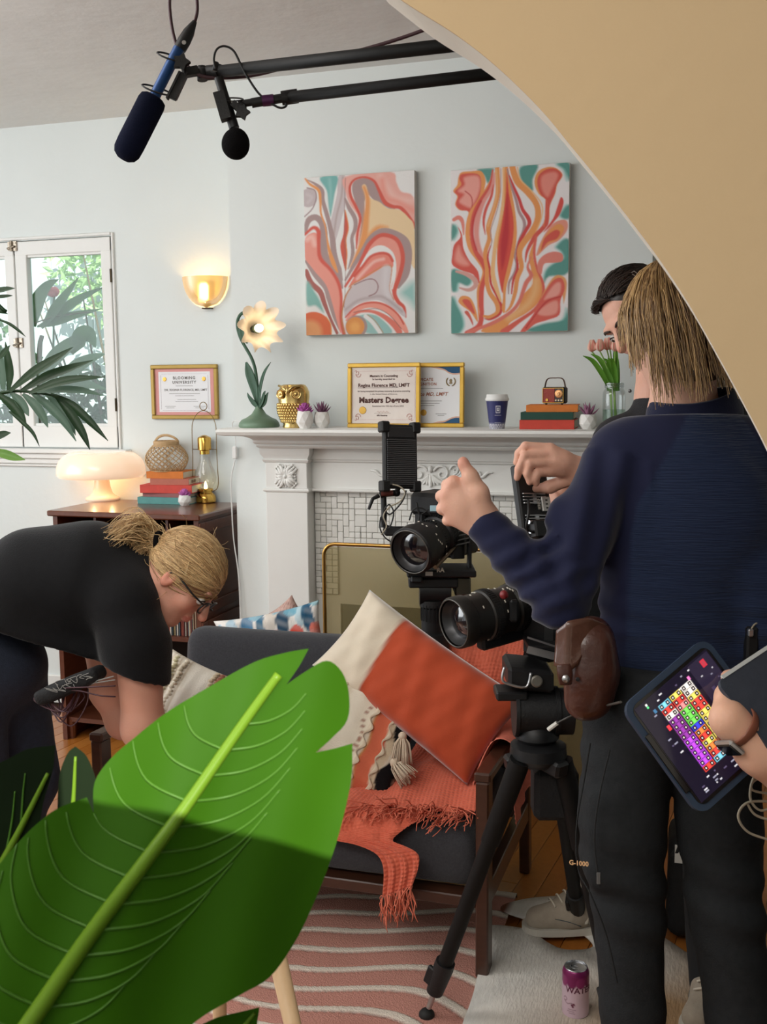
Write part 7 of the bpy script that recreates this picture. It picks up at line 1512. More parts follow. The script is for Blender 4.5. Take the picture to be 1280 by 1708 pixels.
# ------------------------------------------------------------------ the man in navy, seen from behind
man = thing('person', 'person in navy polo shirt seen from behind, left thumb raised', 'person', A(*(D(1120, 1300, 2.04)[:2]), 0))
d0 = 2.04; hc = D(1122, 545, 2.06); hf = unit(-RT*.42+FW*.88-UP*.15); hu = unit(UP*.98-RT*.12)
s = SDF(); r_, f_, u_ = head_ops(s, hc, hf, hu, 1.0); nb = D(1140, 705, 2.06); s.cone(hc-u_*.06-f_*.02, nb, .056, .066, .03)
# left hand: fist with raised thumb
sh_ = SDF(); dh = 2.02; Wp = D(818, 876, dh); KN = [D(757, 805, dh-.008), D(747, 824, dh+.004), D(748, 845, dh+.012), D(757, 865, dh+.018)]
sh_.cone(D(850, 905, dh), Wp, .030, .027, .02)
for i, K in enumerate(KN): sh_.cone(Wp+(K-Wp)*.15+UP*(.014-.009*i), K, .019, .0135, .022)
sh_.ell(D(782, 838, dh+.006), (.034, .030, .036), None, .02)
for i, K in enumerate(KN):
    rr_ = (.0112, .0115, .011, .0098)[i]; p1 = K+FW*.030-RT*.010-UP*.004; p2 = p1+FW*.012+RT*.026-UP*.004; p3 = p2-FW*.016+RT*.016
    finger(sh_, [K, p1, p2, p3], [.0128, rr_, rr_*.95, rr_*.85])
T = [D(806, 856, dh-.012), D(800, 822, dh-.020), D(786, 795, dh-.020), D(773, 771, dh-.018)]; finger(sh_, T, [.020, .0168, .0128, .0098], .012); sh_.ell(T[3]-UP*.004, (.0098, .009, .013), None, .006)
# right hand hanging beyond the frame edge
sr = SDF(); rw_ = D(1312, 1195, 1.98); sr.cone(D(1316, 1120, 2.0), rw_, .032, .026); sr.box(rw_-ZU*.05, (.018, .04, .045), None, .015, .02)
for i in range(4): finger(sr, [rw_-ZU*.085+FH*(.03-.02*i), rw_-ZU*.12+FH*(.03-.02*i), rw_-ZU*.15+FH*(.026-.02*i)], [.011, .010, .009])
finger(sr, [rw_-ZU*.03+FH*.035, rw_-ZU*.06+FH*.055, rw_-ZU*.085+FH*.058], [.014, .012, .010])
V1 = skin_col(hc, f_, u_, r_, 1.0, (222, 174, 152))
kn = np.array(KN)
def manskin(V):
    c = V1(V); d = np.min(np.linalg.norm(V[:, None]-kn[None], axis=2), 1); w = np.exp(-(d/.016)**2)[:, None]*.5; c = c*(1-w)+lin((226, 146, 124))*w
    t_ = np.exp(-(np.linalg.norm(V-T[3], axis=1)/.018)**2)[:, None]*.6; return c*(1-t_)+lin((206, 120, 104))*t_
_SL, _SR, _EL, _ER = D(1040, 765, d0), D(1250, 770, d0-.01), D(934, 998, 1.96), D(1325, 985, 2.0)   # torso and arms under the shirt join head and hands
s.cone(nb, D(1143, 820, d0), .06, .10, .04, flat=(FH, .62)); s.cone(D(1143, 820, d0), D(1130, 1060, d0), .105, .105, .04, flat=(FH, .62)); s.path([D(1143, 775, d0), _SL, _EL, D(850, 905, dh)], [.045, .045, .036, .029]); s.path([D(1150, 775, d0), _SR, _ER, D(1316, 1120, 2.0)], [.045, .045, .036, .030])
s.ops += sh_.ops+sr.ops; s.lo = np.minimum(np.minimum(s.lo, sh_.lo), sr.lo); s.hi = np.maximum(np.maximum(s.hi, sh_.hi), sr.hi)
sdf_join('body', [(s, .0034, 1)], mat('skin_painted', rough=.5, vcol=True, sss=.12, bump=(220, .10), spec=.35), man, manskin)
# shirt
s = SDF(); FA = (FH, .62)
CH_, WA, HE = D(1146, 800, d0), D(1130, 1010, d0), D(1126, 1105, d0)
s.cone(CH_, D(1142, 900, d0), .160, .152, .05, flat=FA); s.cone(D(1142, 900, d0), WA, .152, .140, .05, flat=FA); s.cone(WA, HE, .140, .146, .04, flat=FA)
SL, SR = D(1040, 765, d0), D(1250, 770, d0-.01); NB = D(1148, 705, d0+.01); s.cone(SL, D(1146, 742, d0), .062, .062, .05); s.cone(SR, D(1150, 742, d0), .062, .062, .05); s.cone(D(1146, 735, d0), NB, .070, .060, .03); s.ell(D(1150, 850, d0-.055), (.14, .05, .12), None, .06)
EL = D(934, 998, 1.96); WR = D(806, 872, dh); s.path([SL, D(975, 870, 1.99), EL], [.066, .060, .054], .03); s.path([EL, EL+(WR-EL)*.55, WR+(EL-WR)*.02], [.053, .046, .037], .012)
ER = D(1325, 985, 2.0); s.path([SR, ER], [.066, .056], .04); s.path([ER, D(1316, 1150, 2.0)], [.054, .040], .03); s.cone(D(1262, 960, 2.0), D(1264, 1060, 2.0), .06, .055, .03)
axF = unit(WR-EL); axU = unit(EL-SL); s.plane(WR+axF*.004, axF); s.plane(D(1126, 1112, d0)-ZU*.0, -ZU); s.plane(D(1148, 694, d0), ZU+FH*.1)
def shirt_folds(P, d):
    t_ = (P-EL)@axF; L_ = np.linalg.norm(WR-EL); near = np.linalg.norm(P-(EL+np.clip(t_, 0, L_)[..., None]*axF), axis=-1) < .09
    a = np.clip(1-np.abs(t_-.06)/.16, 0, 1)*near*(t_ > -.05); d = d+a*.0052*np.sin(t_*105+4*((P-EL)@UP)*18)
    tu = (P-SL)@axU; nu_ = np.linalg.norm(P-(SL+np.clip(tu, 0, .3)[..., None]*axU), axis=-1) < .10; d = d+nu_*(tu > .02)*(tu < .30)*.0045*np.sin(((P-SL)@RT)*120+tu*26)
    zw = P[..., 2]-WA[2]; d = d+.0050*np.clip(1-np.abs(zw+.03)/.11, 0, 1)*np.sin(zw*130+2*np.sin(((P-WA)@RT)*16)+((P-WA)@RT)*8)
    d = d+.0035*vnoise(P*A(1, 1, .6), 26, 4)*np.clip((CH_[2]+.02-P[..., 2])/.1, 0, 1); return d
s.mod = shirt_folds; V, Fq = s.mesh(.0068); V = relax(V, Fq, 1); me = mesh_np('polo_shirt', V, Fq)
MJ = (mat('navy_jersey', (30, 34, 62), .85, noise=(30, .7), c2=(24, 27, 50), sheen=.35, bump=(320, .15), spec=.2)); mstr = mat('navy_stripe_jersey', (29, 38, 64), .85, noise=(20, .9), c2=(40, 52, 80), sheen=.3, stretch=(1.2, 1.2, 26), bump=(14, .5, 2), spec=.2); me.materials.append(mstr)
sx_, sy_ = (V-D(1145, 668, d0))@RT, -(V-D(1145, 668, d0))@UP; seam = np.interp(sy_, [0, .06, .20, .26, .5], [.0, -.035, -.115, -.125, -.130]); seamR = np.interp(sy_, [0, .06, .22, .5], [.07, .10, .165, .17])
pan = np.clip(np.minimum(np.minimum((sx_-seam)/.006, (seamR-sx_)/.006), np.minimum((sy_-.012)/.006, ((V-EL)@RT-.04)/.01))+.5, 0, 1); setcol(me, pan[:, None]*A(1, 1, 1))
nt = mstr.node_tree; b_ = nt.nodes['Principled BSDF']; src_ = b_.inputs['Base Color'].links[0].from_socket; at = nt.nodes.new('ShaderNodeAttribute'); at.attribute_name = 'Col'; mx = nt.nodes.new('ShaderNodeMix'); mx.data_type = 'RGBA'; mx.inputs[6].default_value = rgba((28, 31, 58)); nt.links.new(at.outputs['Fac'], mx.inputs[0]); nt.links.new(src_, mx.inputs[7]); nt.links.new(mx.outputs[2], b_.inputs['Base Color'])
bmp = [n for n in nt.nodes if n.type == 'BUMP'][0]; ml_ = nt.nodes.new('ShaderNodeMath'); ml_.operation = 'MULTIPLY'; ml_.inputs[1].default_value = .5; nt.links.new(at.outputs['Fac'], ml_.inputs[0]); nt.links.new(ml_.outputs[0], bmp.inputs['Strength'])
link_mesh('polo_shirt', me, None, man)
q = MB(); cc_ = D(1156, 680, d0+.012); cz_ = unit(ZU-FH*.10-RT*.16); cx_ = unit(RT-cz_*(RT@cz_)); cR = np.stack([cx_, np.cross(cz_, cx_), cz_], 1)
q.lathe([(.094, -.034), (.094, -.018), (.088, .004), (.081, .020), (.078, .023), (.074, .019), (.076, -.01)], 48, cc_, cR, lambda r, z, a, t_: (r*(1-.14*math.sin(a)**2), z+.004*math.cos(2*a)), close=False); q.build('collar', mat('navy_jersey'), man, sm=True)
q = MB(); p = D(833, 915, dh-.055); q.bar(p, p+RT*.008-UP*.014, .004, .001, up=FW); q.build('sleeve_tag', mat('white_tag', (224, 224, 228), .6), man)
# trousers
m_tr = mat('charcoal_trousers', (44, 46, 48), .9, noise=(70, .7), c2=(34, 36, 38), bump=(300, .2), spec=.2)
s = SDF(); PV = D(1115, 1150, d0); hl, hr = D(1052, 1200, d0), D(1190, 1205, d0-.01); s.cone(D(1118, 1085, d0), PV, .140, .142, .05, flat=(FH, .72)); s.ell(D(1120, 1185, d0-.04), (.145, .11, .10), None, .05)
fl_, frr = A(hl[0]+.00, hl[1]+.01, .05), A(hr[0]+.02, hr[1]-.02, .05); kl, kr = D(1046, 1470, d0), D(1192, 1470, d0-.02)
LA, RA_ = D(1056, 1680, d0), D(1234, 1690, d0-.02); fl_, frr = A(LA[0]+.005, LA[1], .05), A(RA_[0]+.012, RA_[1], .05)
s.path([hl, D(1040, 1370, d0), D(1050, 1520, d0), LA, fl_+A(0, 0, .06)], [.092, .080, .066, .060, .058], .018); s.path([hr, D(1200, 1370, d0-.01), D(1211, 1520, d0-.02), RA_, frr+A(0, 0, .06)], [.092, .078, .068, .063, .060], .018)
s.box(D(1002, 1390, d0-.01), (.03, .055, .10), np.stack([RT, FH, ZU], 1), .02, .03)
def trf(P, d): return d+.004*vnoise(P*A(1, 1, .5), 24, 8)+.005*np.clip(1-np.abs(P[..., 2]-kl[2])/.16, 0, 1)*np.sin(P[..., 2]*80+((P-kl)@RT)*25)+.004*np.clip(1-np.abs(P[..., 2]-PV[2]+.10)/.10, 0, 1)*np.sin(((P-PV)@RT)*60+P[..., 2]*70)
s.mod = trf; s.plane(A(0, 0, .06), -ZU); s.plane(D(1118, 1100, d0), ZU); sdf_part('trousers', s, .008, m_tr, man, 1)
q = MB()
for pts in ([(985, 1240), (975, 1300), (962, 1380), (965, 1450), (985, 1490), (1012, 1560), (1030, 1640)], [(1018, 1250), (1000, 1330), (992, 1400), (1000, 1470)]): q.tube([D(x, y, d0-.090 if x > 980 else d0-.06) for x, y in pts], .0016, 5, sub=5)
q.build('side_seam', mat('seam_black', (24, 25, 26), .9), man)
q = MB(); add_text(q, 'G-1000', .0125, D(966, 1440, d0-.075), RT*.9-FW*.3, UP, .001, bold=.0004); q.build('trouser_logo', mat('amber_thread', (226, 180, 130), .7), man)
q = MB(); q.box(D(999, 1465, d0-.098), (.007, .003, .022), np.stack([RT, -FW, UP], 1), bev=.001); q.build('zip_pull', mat('grey_zip', (120, 120, 120), .4, .6), man)
for f0 in (fl_, frr):
    s = SDF(); s.path([f0+A(.0, -.06, -.01), f0+A(-.01, .06, -.012), f0+A(-.02, .14, -.02)], [.042, .042, .034], .03); s.plane(A(0, 0, .0), -ZU); sdf_part('shoe', s, .009, mat('black_shoe', (30, 30, 32), .7), man)
# hair: straight dark-blond bob
rh = np.random.RandomState(4); CLP = rh.uniform(-math.pi, math.pi, 150); CLL = rh.uniform(-.08, .10, 150); CLS = rh.normal(size=150)*.12; paths = []; hcen = hc+u_*.012-f_*.012; hr_, hf_ = r_, f_
def bob(phi, t_, rj, length):
    # phi measured from face direction; profile crown -> tips
    th = t_*length; rad = (.090+.012*rj)*math.sin(min(th*1.9, 1.57))+(.014*max(0, th-.55)*2.0); hgt = .118*math.cos(min(th*1.9, 1.57)) - max(0, th-.8267)*.235
    bx = 1.0+.10*math.cos(phi)**2
    return hcen+(hf_*math.cos(phi)*bx+hr_*math.sin(phi))*rad+u_*hgt
for k in range(3400):
    cl_i = rh.randint(0, 150); phi = CLP[cl_i]+rh.normal()*.035; phi = (phi+math.pi) % (2*math.pi)-math.pi; ap = abs(phi)
    if ap < .55 and rh.rand() < .7: continue
    length = (.60+.16*rh.rand() if ap < .75 else .72+.20*rh.rand() if -1.45 < phi < 0 else .84+.14*rh.rand() if ap < 1.1 else 1.04+.14*rh.rand() if -2.0 < phi < 0 else 1.24+.22*rh.rand()+.10*max(0, math.cos(phi-math.pi))); rj = rh.rand(); length += CLL[cl_i]; sw = CLS[cl_i]+rh.normal()*.03; wv = rh.rand()*6.28; t0 = .02+.55*rh.rand()**2.2
    P = []
    for i in range(11):
        t_ = t0+(1-t0)*i/10; ph = phi+sw*t_+.20*t_*(1 if phi > 0 else -1)*(-.3)+.03*math.sin(t_*6+wv); p = bob(ph, t_, rj, length); tipin = max(0, t_-.85)*(.08 if ap > 1.2 else .0); p = p-(p-hcen-u_*((p-hcen)@u_))*tipin*2.2+rh.normal(size=3)*.0009; P.append(p)
    paths.append(P)
sb = SDF(); Rhd = np.stack([r_, f_, u_], 1); sb.ell(hcen+u_*.022-f_*.004, (.083, .096, .094), Rhd, .02); sb.ell(hcen-f_*.030-u_*.045, (.086, .072, .098), Rhd, .04); sb.ell(hcen+f_*.095-u_*.055, (.075, .05, .075), Rhd, .02, sub=True)
strands('hair', paths, .00125, (206, 168, 114), (98, 68, 40), man, 3, sb.mesh(.008), (88, 62, 38))
# neck strap / camera strap over the collar
q = MB(); q.tube([D(1250, 640, 2.10), D(1240, 668, 2.05), D(1212, 684, 1.99)], .006, 6, sub=6, flat=(1, .3)); q.tube([D(1215, 668, 2.10), D(1222, 690, 2.03)], .012, 8); q.build('shoulder_strap', mat('black_nylon'), man, sm=True)
# leather pouch on the belt
lp = thing('leather_pouch', 'brown leather belt pouch with flap and snap on the navy-shirted person\'s hip', 'pouch', D(975, 1110, 1.92)); m_lea = mat('brown_leather', (84, 46, 34), .34, noise=(22, .8), c2=(58, 30, 24), bump=(90, .15), coat=.25)
dp = 1.93; s = SDF(); s.path([D(988, 1060, dp), D(988, 1120, dp), D(978, 1170, dp)], [.036, .040, .032], .03); s.box(D(984, 1120, dp), (.038, .036, .075), np.stack([RT, FH, ZU], 1), .026, .03); s.mod = lambda P, d: d+.0015*vnoise(P, 40, 2); sdf_part('pouch_body', s, .0045, m_lea, lp, 1)
rows = []
for i in range(14):
    t_ = i/13; row = []
    for j in range(9):
        v = j/8; x = 1016-84*t_ if True else 0; x0 = np.interp(t_, [0, .35, .6, 1], [1016, 985, 948, 928]); yt = np.interp(t_, [0, .35, .6, 1], [1045, 1030, 1036, 1052]); yb = np.interp(t_, [0, .35, .5, 1], [1050, 1075, 1120, 1110]); dd = np.interp(t_, [0, .35, .6, 1], [dp-.020, dp-.042, dp-.052, dp-.035]); row.append(D(x0+(-4*v), yt+(yb-yt)*v, dd+.004*math.sin(v*3)))
    rows.append(row)
q = MB(); q.grid(rows); fp_ = q.build('flap', mat('worn_leather', (104, 70, 56), .25, noise=(18, .8), c2=(70, 40, 30), bump=(60, .15), coat=.4), lp, sm=True); sd = fp_.modifiers.new('s', 'SOLIDIFY'); sd.thickness = .004
q = MB(); q.tube([D(941, 1108, dp-.046), D(943, 1125, dp-.048), D(944, 1142, dp-.046)], [.013, .014, .011], 10, sub=4, flat=(1, .3), up=FW); q.build('strap_tab', m_lea, lp, sm=True)
q = MB(); q.lathe([(.007, 0), (.007, .003), (.004, .005), (.001, .0055)], 16, D(944, 1132, dp-.052), frame_from(-FW)); q.build('snap', m_steel, lp, sm=40)
q = MB(); q.lathe([(.004, 0), (.004, .002), (.001, .0025)], 10, D(964, 1133, dp-.046), frame_from(-FW)); q.build('stud', m_blk, lp)

# ------------------------------------------------------------------ dark-haired man behind
m2 = thing('person', 'person in black jacket looking down, one hand gripping the monitor', 'person', A(*D(1075, 1000, 2.80)[:2], 0)); dm2 = 2.74
hc2 = D(1066, 528, dm2); hf2 = unit(-RT*.66-UP*.60-FW*.42); hu2 = unit(UP*.74-RT*.66)
s = SDF(); r2, f2, u2 = head_ops(s, hc2, hf2, hu2, 1.0); nb2 = D(1100, 665, 2.80); s.cone(hc2-u2*.06-f2*.02, nb2, .055, .062, .03)
sh2 = SDF(); dg = 2.372; W2 = D(966, 784, dg+.02)
MC = [D(918, 748, dg), D(923, 757, dg-.006), D(925, 770, dg-.006), D(918, 786, dg)]; PI = [D(877, 744, dg), D(876, 760, dg-.012), D(884, 773, dg-.014), D(897, 789, dg-.008)]; DI = [D(866, 756, dg+.008), D(866, 782, dg-.006), D(880, 790, dg-.010), D(893, 798, dg-.008)]; TI = [D(862, 772, dg+.012), D(863, 797, dg-.002), D(884, 804, dg-.006), D(895, 806, dg-.004)]
for i in range(4): sh2.cone(W2+(MC[i]-W2)*.1, MC[i], .019, .0125, .014); finger(sh2, [MC[i], PI[i], DI[i], TI[i]], [.0125, .0102, .0095, .0080], .004)
sh2.ell((W2+MC[1]+MC[2])/3, (.026, .022, .020), None, .02); finger(sh2, [W2-UP*.012, D(918, 812, dg+.035), D(895, 815, dg+.05)], [.018, .0135, .010], .012); E2 = D(1040, 830, 2.62); sh2.cone(W2, E2, .026, .038, .02)
sh3 = SDF(); W3 = D(955, 835, 2.60); sh3.cone(D(1010, 870, 2.66), W3, .034, .026); sh3.ell(D(938, 830, 2.58), (.030, .03, .032), None, .02)
for i in range(4): finger(sh3, [D(935, 815+9*i, 2.58), D(922, 822+9*i, 2.57), D(930, 830+8*i, 2.555)], [.012, .011, .009])
finger(sh3, [W3, D(940, 808, 2.57)], [.016, .011])
s.path([nb2, D(1110, 740, 2.82), D(1035, 745, 2.80), D(1012, 860, 2.72), E2], [.06, .07, .045, .036, .034]); s.path([D(1110, 745, 2.82), D(1215, 735, 2.84), D(1230, 880, 2.80), D(1100, 900, 2.68), D(1010, 870, 2.66)], [.07, .045, .038, .034, .030]); s.cone(D(1110, 745, 2.82), D(1120, 950, 2.82), .10, .10, .04, flat=(FH, .65))
s.ops += sh2.ops+sh3.ops; s.lo = np.minimum(np.minimum(s.lo, sh2.lo), sh3.lo); s.hi = np.maximum(np.maximum(s.hi, sh2.hi), sh3.hi)
sdf_join('body', [(s, .0034, 1)], mat('skin_painted'), m2, skin_col(hc2, f2, u2, r2, 1.0, (224, 172, 150)))
eyes(m2, hc2, r2, f2, u2, 1.0)
s = SDF(); c2b = D(1120, 850, 2.82); s.cone(c2b+ZU*.14, c2b-ZU*.30, .165, .150, .05, flat=(FH, .68)); s.cone(D(1035, 745, 2.80), D(1215, 735, 2.84), .065, .065, .06); s.cone(nb2-ZU*.06, nb2+ZU*.015, .072, .068, .03); s.path([D(1035, 745, 2.80), D(1010, 870, 2.72), D(1000, 840, 2.62)], [.07, .06, .05], .04); s.path([D(1215, 735, 2.84), D(1235, 880, 2.80), D(1100, 900, 2.68)], [.07, .06, .05], .04); s.mod = fold_mod(.003, 22, 3); s.plane(nb2+ZU*.012, ZU)
sdf_part('jacket', s, .009, mat('black_jacket', (26, 26, 30), .85, noise=(60, .7), c2=(34, 34, 38), bump=(260, .2)), m2, 1)
s = SDF(); fa, fb2 = A(-.20, 2.86, .08), A(.03, 2.56, .08); s.cone(c2b-ZU*.28, c2b-ZU*.42, .15, .145, .05, flat=(FH, .72)); s.path([c2b-ZU*.45-RT*.07, (c2b-RT*.07)*.45+fa*.55, fa], [.09, .075, .06], .05); s.path([c2b-ZU*.45+RT*.07, (c2b+RT*.07)*.45+fb2*.55, fb2], [.09, .075, .06], .05); s.mod = fold_mod(.003, 18, 5); sdf_part('trousers', s, .011, mat('black_trousers', (24, 24, 26), .9), m2, 1)
q = MB(); q.ball(D(1051, 652, dm2-.07), .005, 8, 6); q.build('jacket_snap', mat('grey_zip'), m2)
def hair_over(c, r, f, u, starts, end, lift, n, seed, R0=(.081, .104, .097), jit=.08, tail=None, off=None):
    rr_ = np.random.RandomState(seed); out = []; o0 = c+u*.024-f*.014 if off is None else off
    for k in range(n):
        a = np.asarray(starts(rr_), float); a = a/np.linalg.norm(a); e = np.asarray(end(rr_), float)+rr_.normal(size=3)*jit; e = e/np.linalg.norm(e); om = math.acos(max(-1, min(1, a@e))); P = []; lf = rr_.rand()*lift
        for i in range(10):
            t_ = i/9; d = (math.sin((1-t_)*om)*a+math.sin(t_*om)*e)/max(math.sin(om), 1e-4); w = 1+lf*math.sin(math.pi*t_)+.015*rr_.rand(); P.append(o0+r*d[0]*R0[0]*w+f*d[1]*R0[1]*w+u*d[2]*R0[2]*w)
        out.append(P)
    return out
R2h = np.stack([r2, f2, u2], 1); sb = SDF(); sb.ell(hc2+u2*.030-f2*.022, (.080, .097, .091), R2h, .02); sb.ell(hc2-f2*.07-u2*.035, (.070, .05, .06), R2h, .03); sb.ell(hc2+f2*.108-u2*.012, (.10, .082, .088), R2h, .02, sub=True)
pp = hair_over(hc2, r2, f2, u2, lambda g: (g.uniform(-.9, .9), .58+.2*g.rand(), .74+.3*g.rand()), lambda g: (g.uniform(-.6, .6), -.9, g.uniform(-.7, .5)), .16, 1100, 6)
pp += hair_over(hc2, r2, f2, u2, lambda g: (g.uniform(-.5, .9), .85, .75), lambda g: (g.uniform(-.4, 1.2), .80, g.uniform(.75, 1.0)), .20, 120, 8)
strands('hair', pp, .0012, (66, 50, 42), (30, 22, 20), m2, 5, sb.mesh(.009), (38, 28, 24))
q = MB(); q.tube([D(1054, 455, dm2-.100), D(1058, 452, dm2-.104), D(1074, 464, dm2-.10), D(1072, 468, dm2-.10), D(1055, 457, dm2-.1)], .0011, 6); q.build('hair_clip', m_steel, m2)
# camera bag strap pieces behind him at the right
q = MB(); q.path = None; s = SDF(); s.ell(D(1236, 700, 2.55), (.03, .04, .05)); s.ell(D(1250, 722, 2.5), (.022, .03, .03), None, .03); s.mod = fold_mod(.003, 40, 2); sdf_part('backpack', s, .006, mat('black_nylon'), m2, 1)
# his sneakers
def sneaker(lab, toe, heel, side, seed):
    o = thing('sneaker', lab, 'shoe', A((toe[0]+heel[0])/2, (toe[1]+heel[1])/2, .02), 'grey sneakers of the person in black jacket'); ax_ = unit(A(heel[0]-toe[0], heel[1]-toe[1], 0)); sd_ = np.cross(ZU, ax_); L_ = math.hypot(heel[0]-toe[0], heel[1]-toe[1]); t0 = A(toe[0], toe[1], .024)
    Rs = np.stack([ax_, sd_, ZU], 1); s = SDF(); s.path([t0+ax_*.045+ZU*.030, t0+ax_*.13+ZU*.045, t0+ax_*(L_-.05)+ZU*.055], [.036, .042, .040], .03); s.path([t0+ax_*.15+ZU*.07, t0+ax_*(L_-.06)+ZU*.11], [.036, .040], .04); s.plane(t0+ZU*.016, -ZU); s.plane(t0+ax_*L_*.8+ZU*.135, ZU); s.mod = lambda P, d: d+.001*vnoise(P, 60, seed); sdf_part('upper', s, .0045, mat('grey_suede', (176, 164, 148), .85, noise=(60, .7), c2=(158, 146, 130), bump=(240, .2)), o, 1)
    q = MB(); P = [(x, y) for x, y in ((-.002, .0), (.012, .030), (.05, .043), (.13, .044), (.20, .036), (L_-.01, .036), (L_+.008, .018), (L_+.008, -.018), (L_-.01, -.036), (.20, -.036), (.13, -.044), (.05, -.043), (.012, -.030))]; q.prism(catmull(P, 3, True), .020, t0-ZU*.002, Rs); q.build('sole', mat('off_white_sole', (206, 200, 188), .7), o)
    for sg in (-1, 1):
        q = MB(); q.tube([t0+ax_*.085+sd_*sg*.036+ZU*.048, t0+ax_*.125+sd_*sg*.0445+ZU*.044, t0+ax_*.155+sd_*sg*.046+ZU*.030], [.004, .008, .004], 8, sub=5, flat=(1, .3), up=ZU); q.build('side_stripe', mat('slate_stripe', (78, 84, 88), .8), o, sm=True)
        q = MB(); add_text(q, 'N', .040, t0+ax_*.18+sd_*sg*.0445+ZU*.050, ax_*(1 if sg < 0 else -1)*(1), ZU, .002, bold=.002, shear=.2); q.build('side_mark', mat('pale_mark', (222, 214, 200), .7), o)
    q = MB()
    for k in range(5): a_ = t0+ax_*(.078+.020*k)+ZU*(.084+.012*k); q.tube([a_+sd_*.024-ZU*.008, a_+ZU*.004, a_-sd_*.024-ZU*.008+ax_*.01], .0026, 6, sub=3)
    for sg in (-1, 1): a_ = t0+ax_*.165+ZU*.142; q.tube([a_, a_+sd_*sg*.03+ZU*.012-ax_*.01, a_+sd_*sg*.045-ZU*.02-ax_*.03, a_+sd_*sg*.02-ZU*.03-ax_*.02], .0022, 6, sub=4)
    q.build('laces', mat('cream_lace', (220, 212, 196), .8), o, sm=True)
t1 = PZ(872, 1552, .02); sneaker('grey suede sneaker pointing at the loveseat beside the tripod', t1, t1+A(.265, .09, 0), 1, 3)
t2 = PZ(1150, 1735, .02); sneaker('grey sneaker half hidden between the navy-shirted person\'s legs', t2, t2+A(.10, .25, 0), 1, 4)
# black equipment bag between the legs
o = thing('equipment_bag', 'black equipment bag standing on the floor behind the navy-shirted person\'s legs', 'bag', A(.02, 2.95, 0)); s = SDF(); s.box((.03, 2.96, .16), (.13, .10, .15), None, .04); s.mod = fold_mod(.004, 16, 3); sdf_part('bag_body', s, .012, mat('black_nylon'), o, 1)
q = MB(); q.tube([(-.08, 2.86, .26), (.0, 2.84, .36), (.10, 2.86, .27)], .008, 8, sub=6); q.build('carry_strap', mat('black_nylon'), o, sm=True); q = MB(); q.box((-.06, 2.852, .27), (.03, .004, .05)); q.build('label_patch', mat('white_label'), o)

# ------------------------------------------------------------------ woman bending over the loveseat
wo = thing('person', 'person in black T-shirt and jeans bending over the loveseat', 'person', A(*D(20, 1300, 2.80)[:2], 0)); dw = 2.76
hc3 = D(307, 963, 2.72); hf3 = unit(RT*.64-UP*.74-FW*.10); hu3 = unit(RT*.76+UP*.64)
s = SDF(); r3, f3, u3 = head_ops(s, hc3, hf3, hu3, .98); nk3 = D(240, 985, 2.76); s.cone(hc3-u3*.055-f3*.03, nk3, .058, .066, .03)
ELW = D(238, 1215, 2.66); s.path([D(232, 1060, 2.66), ELW], [.062, .050], .03); s.path([ELW, D(330, 1245, 2.74), D(395, 1265, 2.84)], [.048, .038, .028], .03); hW = D(410, 1272, 2.86); s.ell(hW, (.035, .045, .022), None, .02)
for i in range(4): finger(s, [hW+A(.02, -.02+.016*i, .0), hW+A(.055, -.025+.018*i, -.008), hW+A(.080, -.027+.018*i, -.022)], [.010, .009, .008])
finger(s, [hW+A(-.01, -.035, 0), hW+A(.03, -.055, -.01)], [.012, .009])
ELF = D(205, 1205, 2.98); s.path([D(175, 1080, 2.98), D(180, 1150, 2.98), ELF, D(300, 1240, 3.0)], [.055, .048, .042, .03], .03)
s.path([nk3, D(205, 990, 2.80), D(215, 1010, 2.67), D(232, 1060, 2.66)], [.06, .06, .05, .055]); s.path([D(205, 990, 2.80), D(185, 1010, 2.93), D(175, 1080, 2.98)], [.06, .05, .05])
sdf_join('body', [(s, .0046, 1)], mat('skin_painted'), wo, skin_col(hc3, f3, u3, r3, .98, (216, 158, 136)))
eyes(wo, hc3, r3, f3, u3, .98, (84, 96, 104), (150, 116, 80))
s = SDF(); hp_ = D(-40, 1075, 2.82); s.path([hp_, D(60, 985, dw), D(150, 970, dw), D(212, 985, dw)], [.165, .150, .146, .108], .06); s.cone(D(70, 1060, dw), D(150, 1082, dw), .11, .085, .06); s.cone(D(60, 1010, dw), D(120, 1080, dw), .14, .10, .08); s.cone(D(80, 1080, dw-.05), D(135, 1108, dw-.05), .07, .05, .06); s.cone(D(203, 1000, 2.67), D(195, 995, 2.94), .080, .080, .05); s.path([D(212, 1015, 2.66), D(226, 1075, 2.655), D(232, 1128, 2.65)], [.080, .082, .078], .03); s.path([D(190, 1000, 2.94), D(180, 1110, 2.97)], [.085, .075], .05); s.cone(nk3+A(-.01, 0, .0), D(246, 975, 2.75), .074, .070, .03)
ax3 = unit(D(236, 1215, 2.66)-D(228, 1040, 2.66))
def wf(P, d):
    t_ = (P-hp_)@unit(D(212, 985, dw)-hp_); return d+.006*vnoise(P, 14, 7)+.005*np.sin(((P-hp_)@UP)*40+t_*16)*np.clip(1-np.abs(t_-.15)/.25, 0, 1)+.003*vnoise(P, 32, 9)
s.mod = wf; s.plane(D(235, 1128, 2.65), -unit(UP+RT*.35)); s.ell(D(268, 968, 2.745), (.062, .062, .062), None, .01, sub=True)
m_tee = mat('black_tee', (20, 20, 22), .9, noise=(50, .7), c2=(26, 26, 28), bump=(280, .2), sheen=.15, spec=.2); sdf_part('t_shirt', s, .009, m_tee, wo, 1)
s = SDF(); kne = A(hp_[0]+.03, hp_[1]+.02, .46); s.ell(hp_-ZU*.06, (.19, .17, .14), None, .05)
for sy in (-.09, .10): s.path([hp_+A(.02, sy, -.10), kne+A(.02, sy, 0), A(hp_[0]-.05, hp_[1]+sy, .06)], [.105, .08, .06], .05)
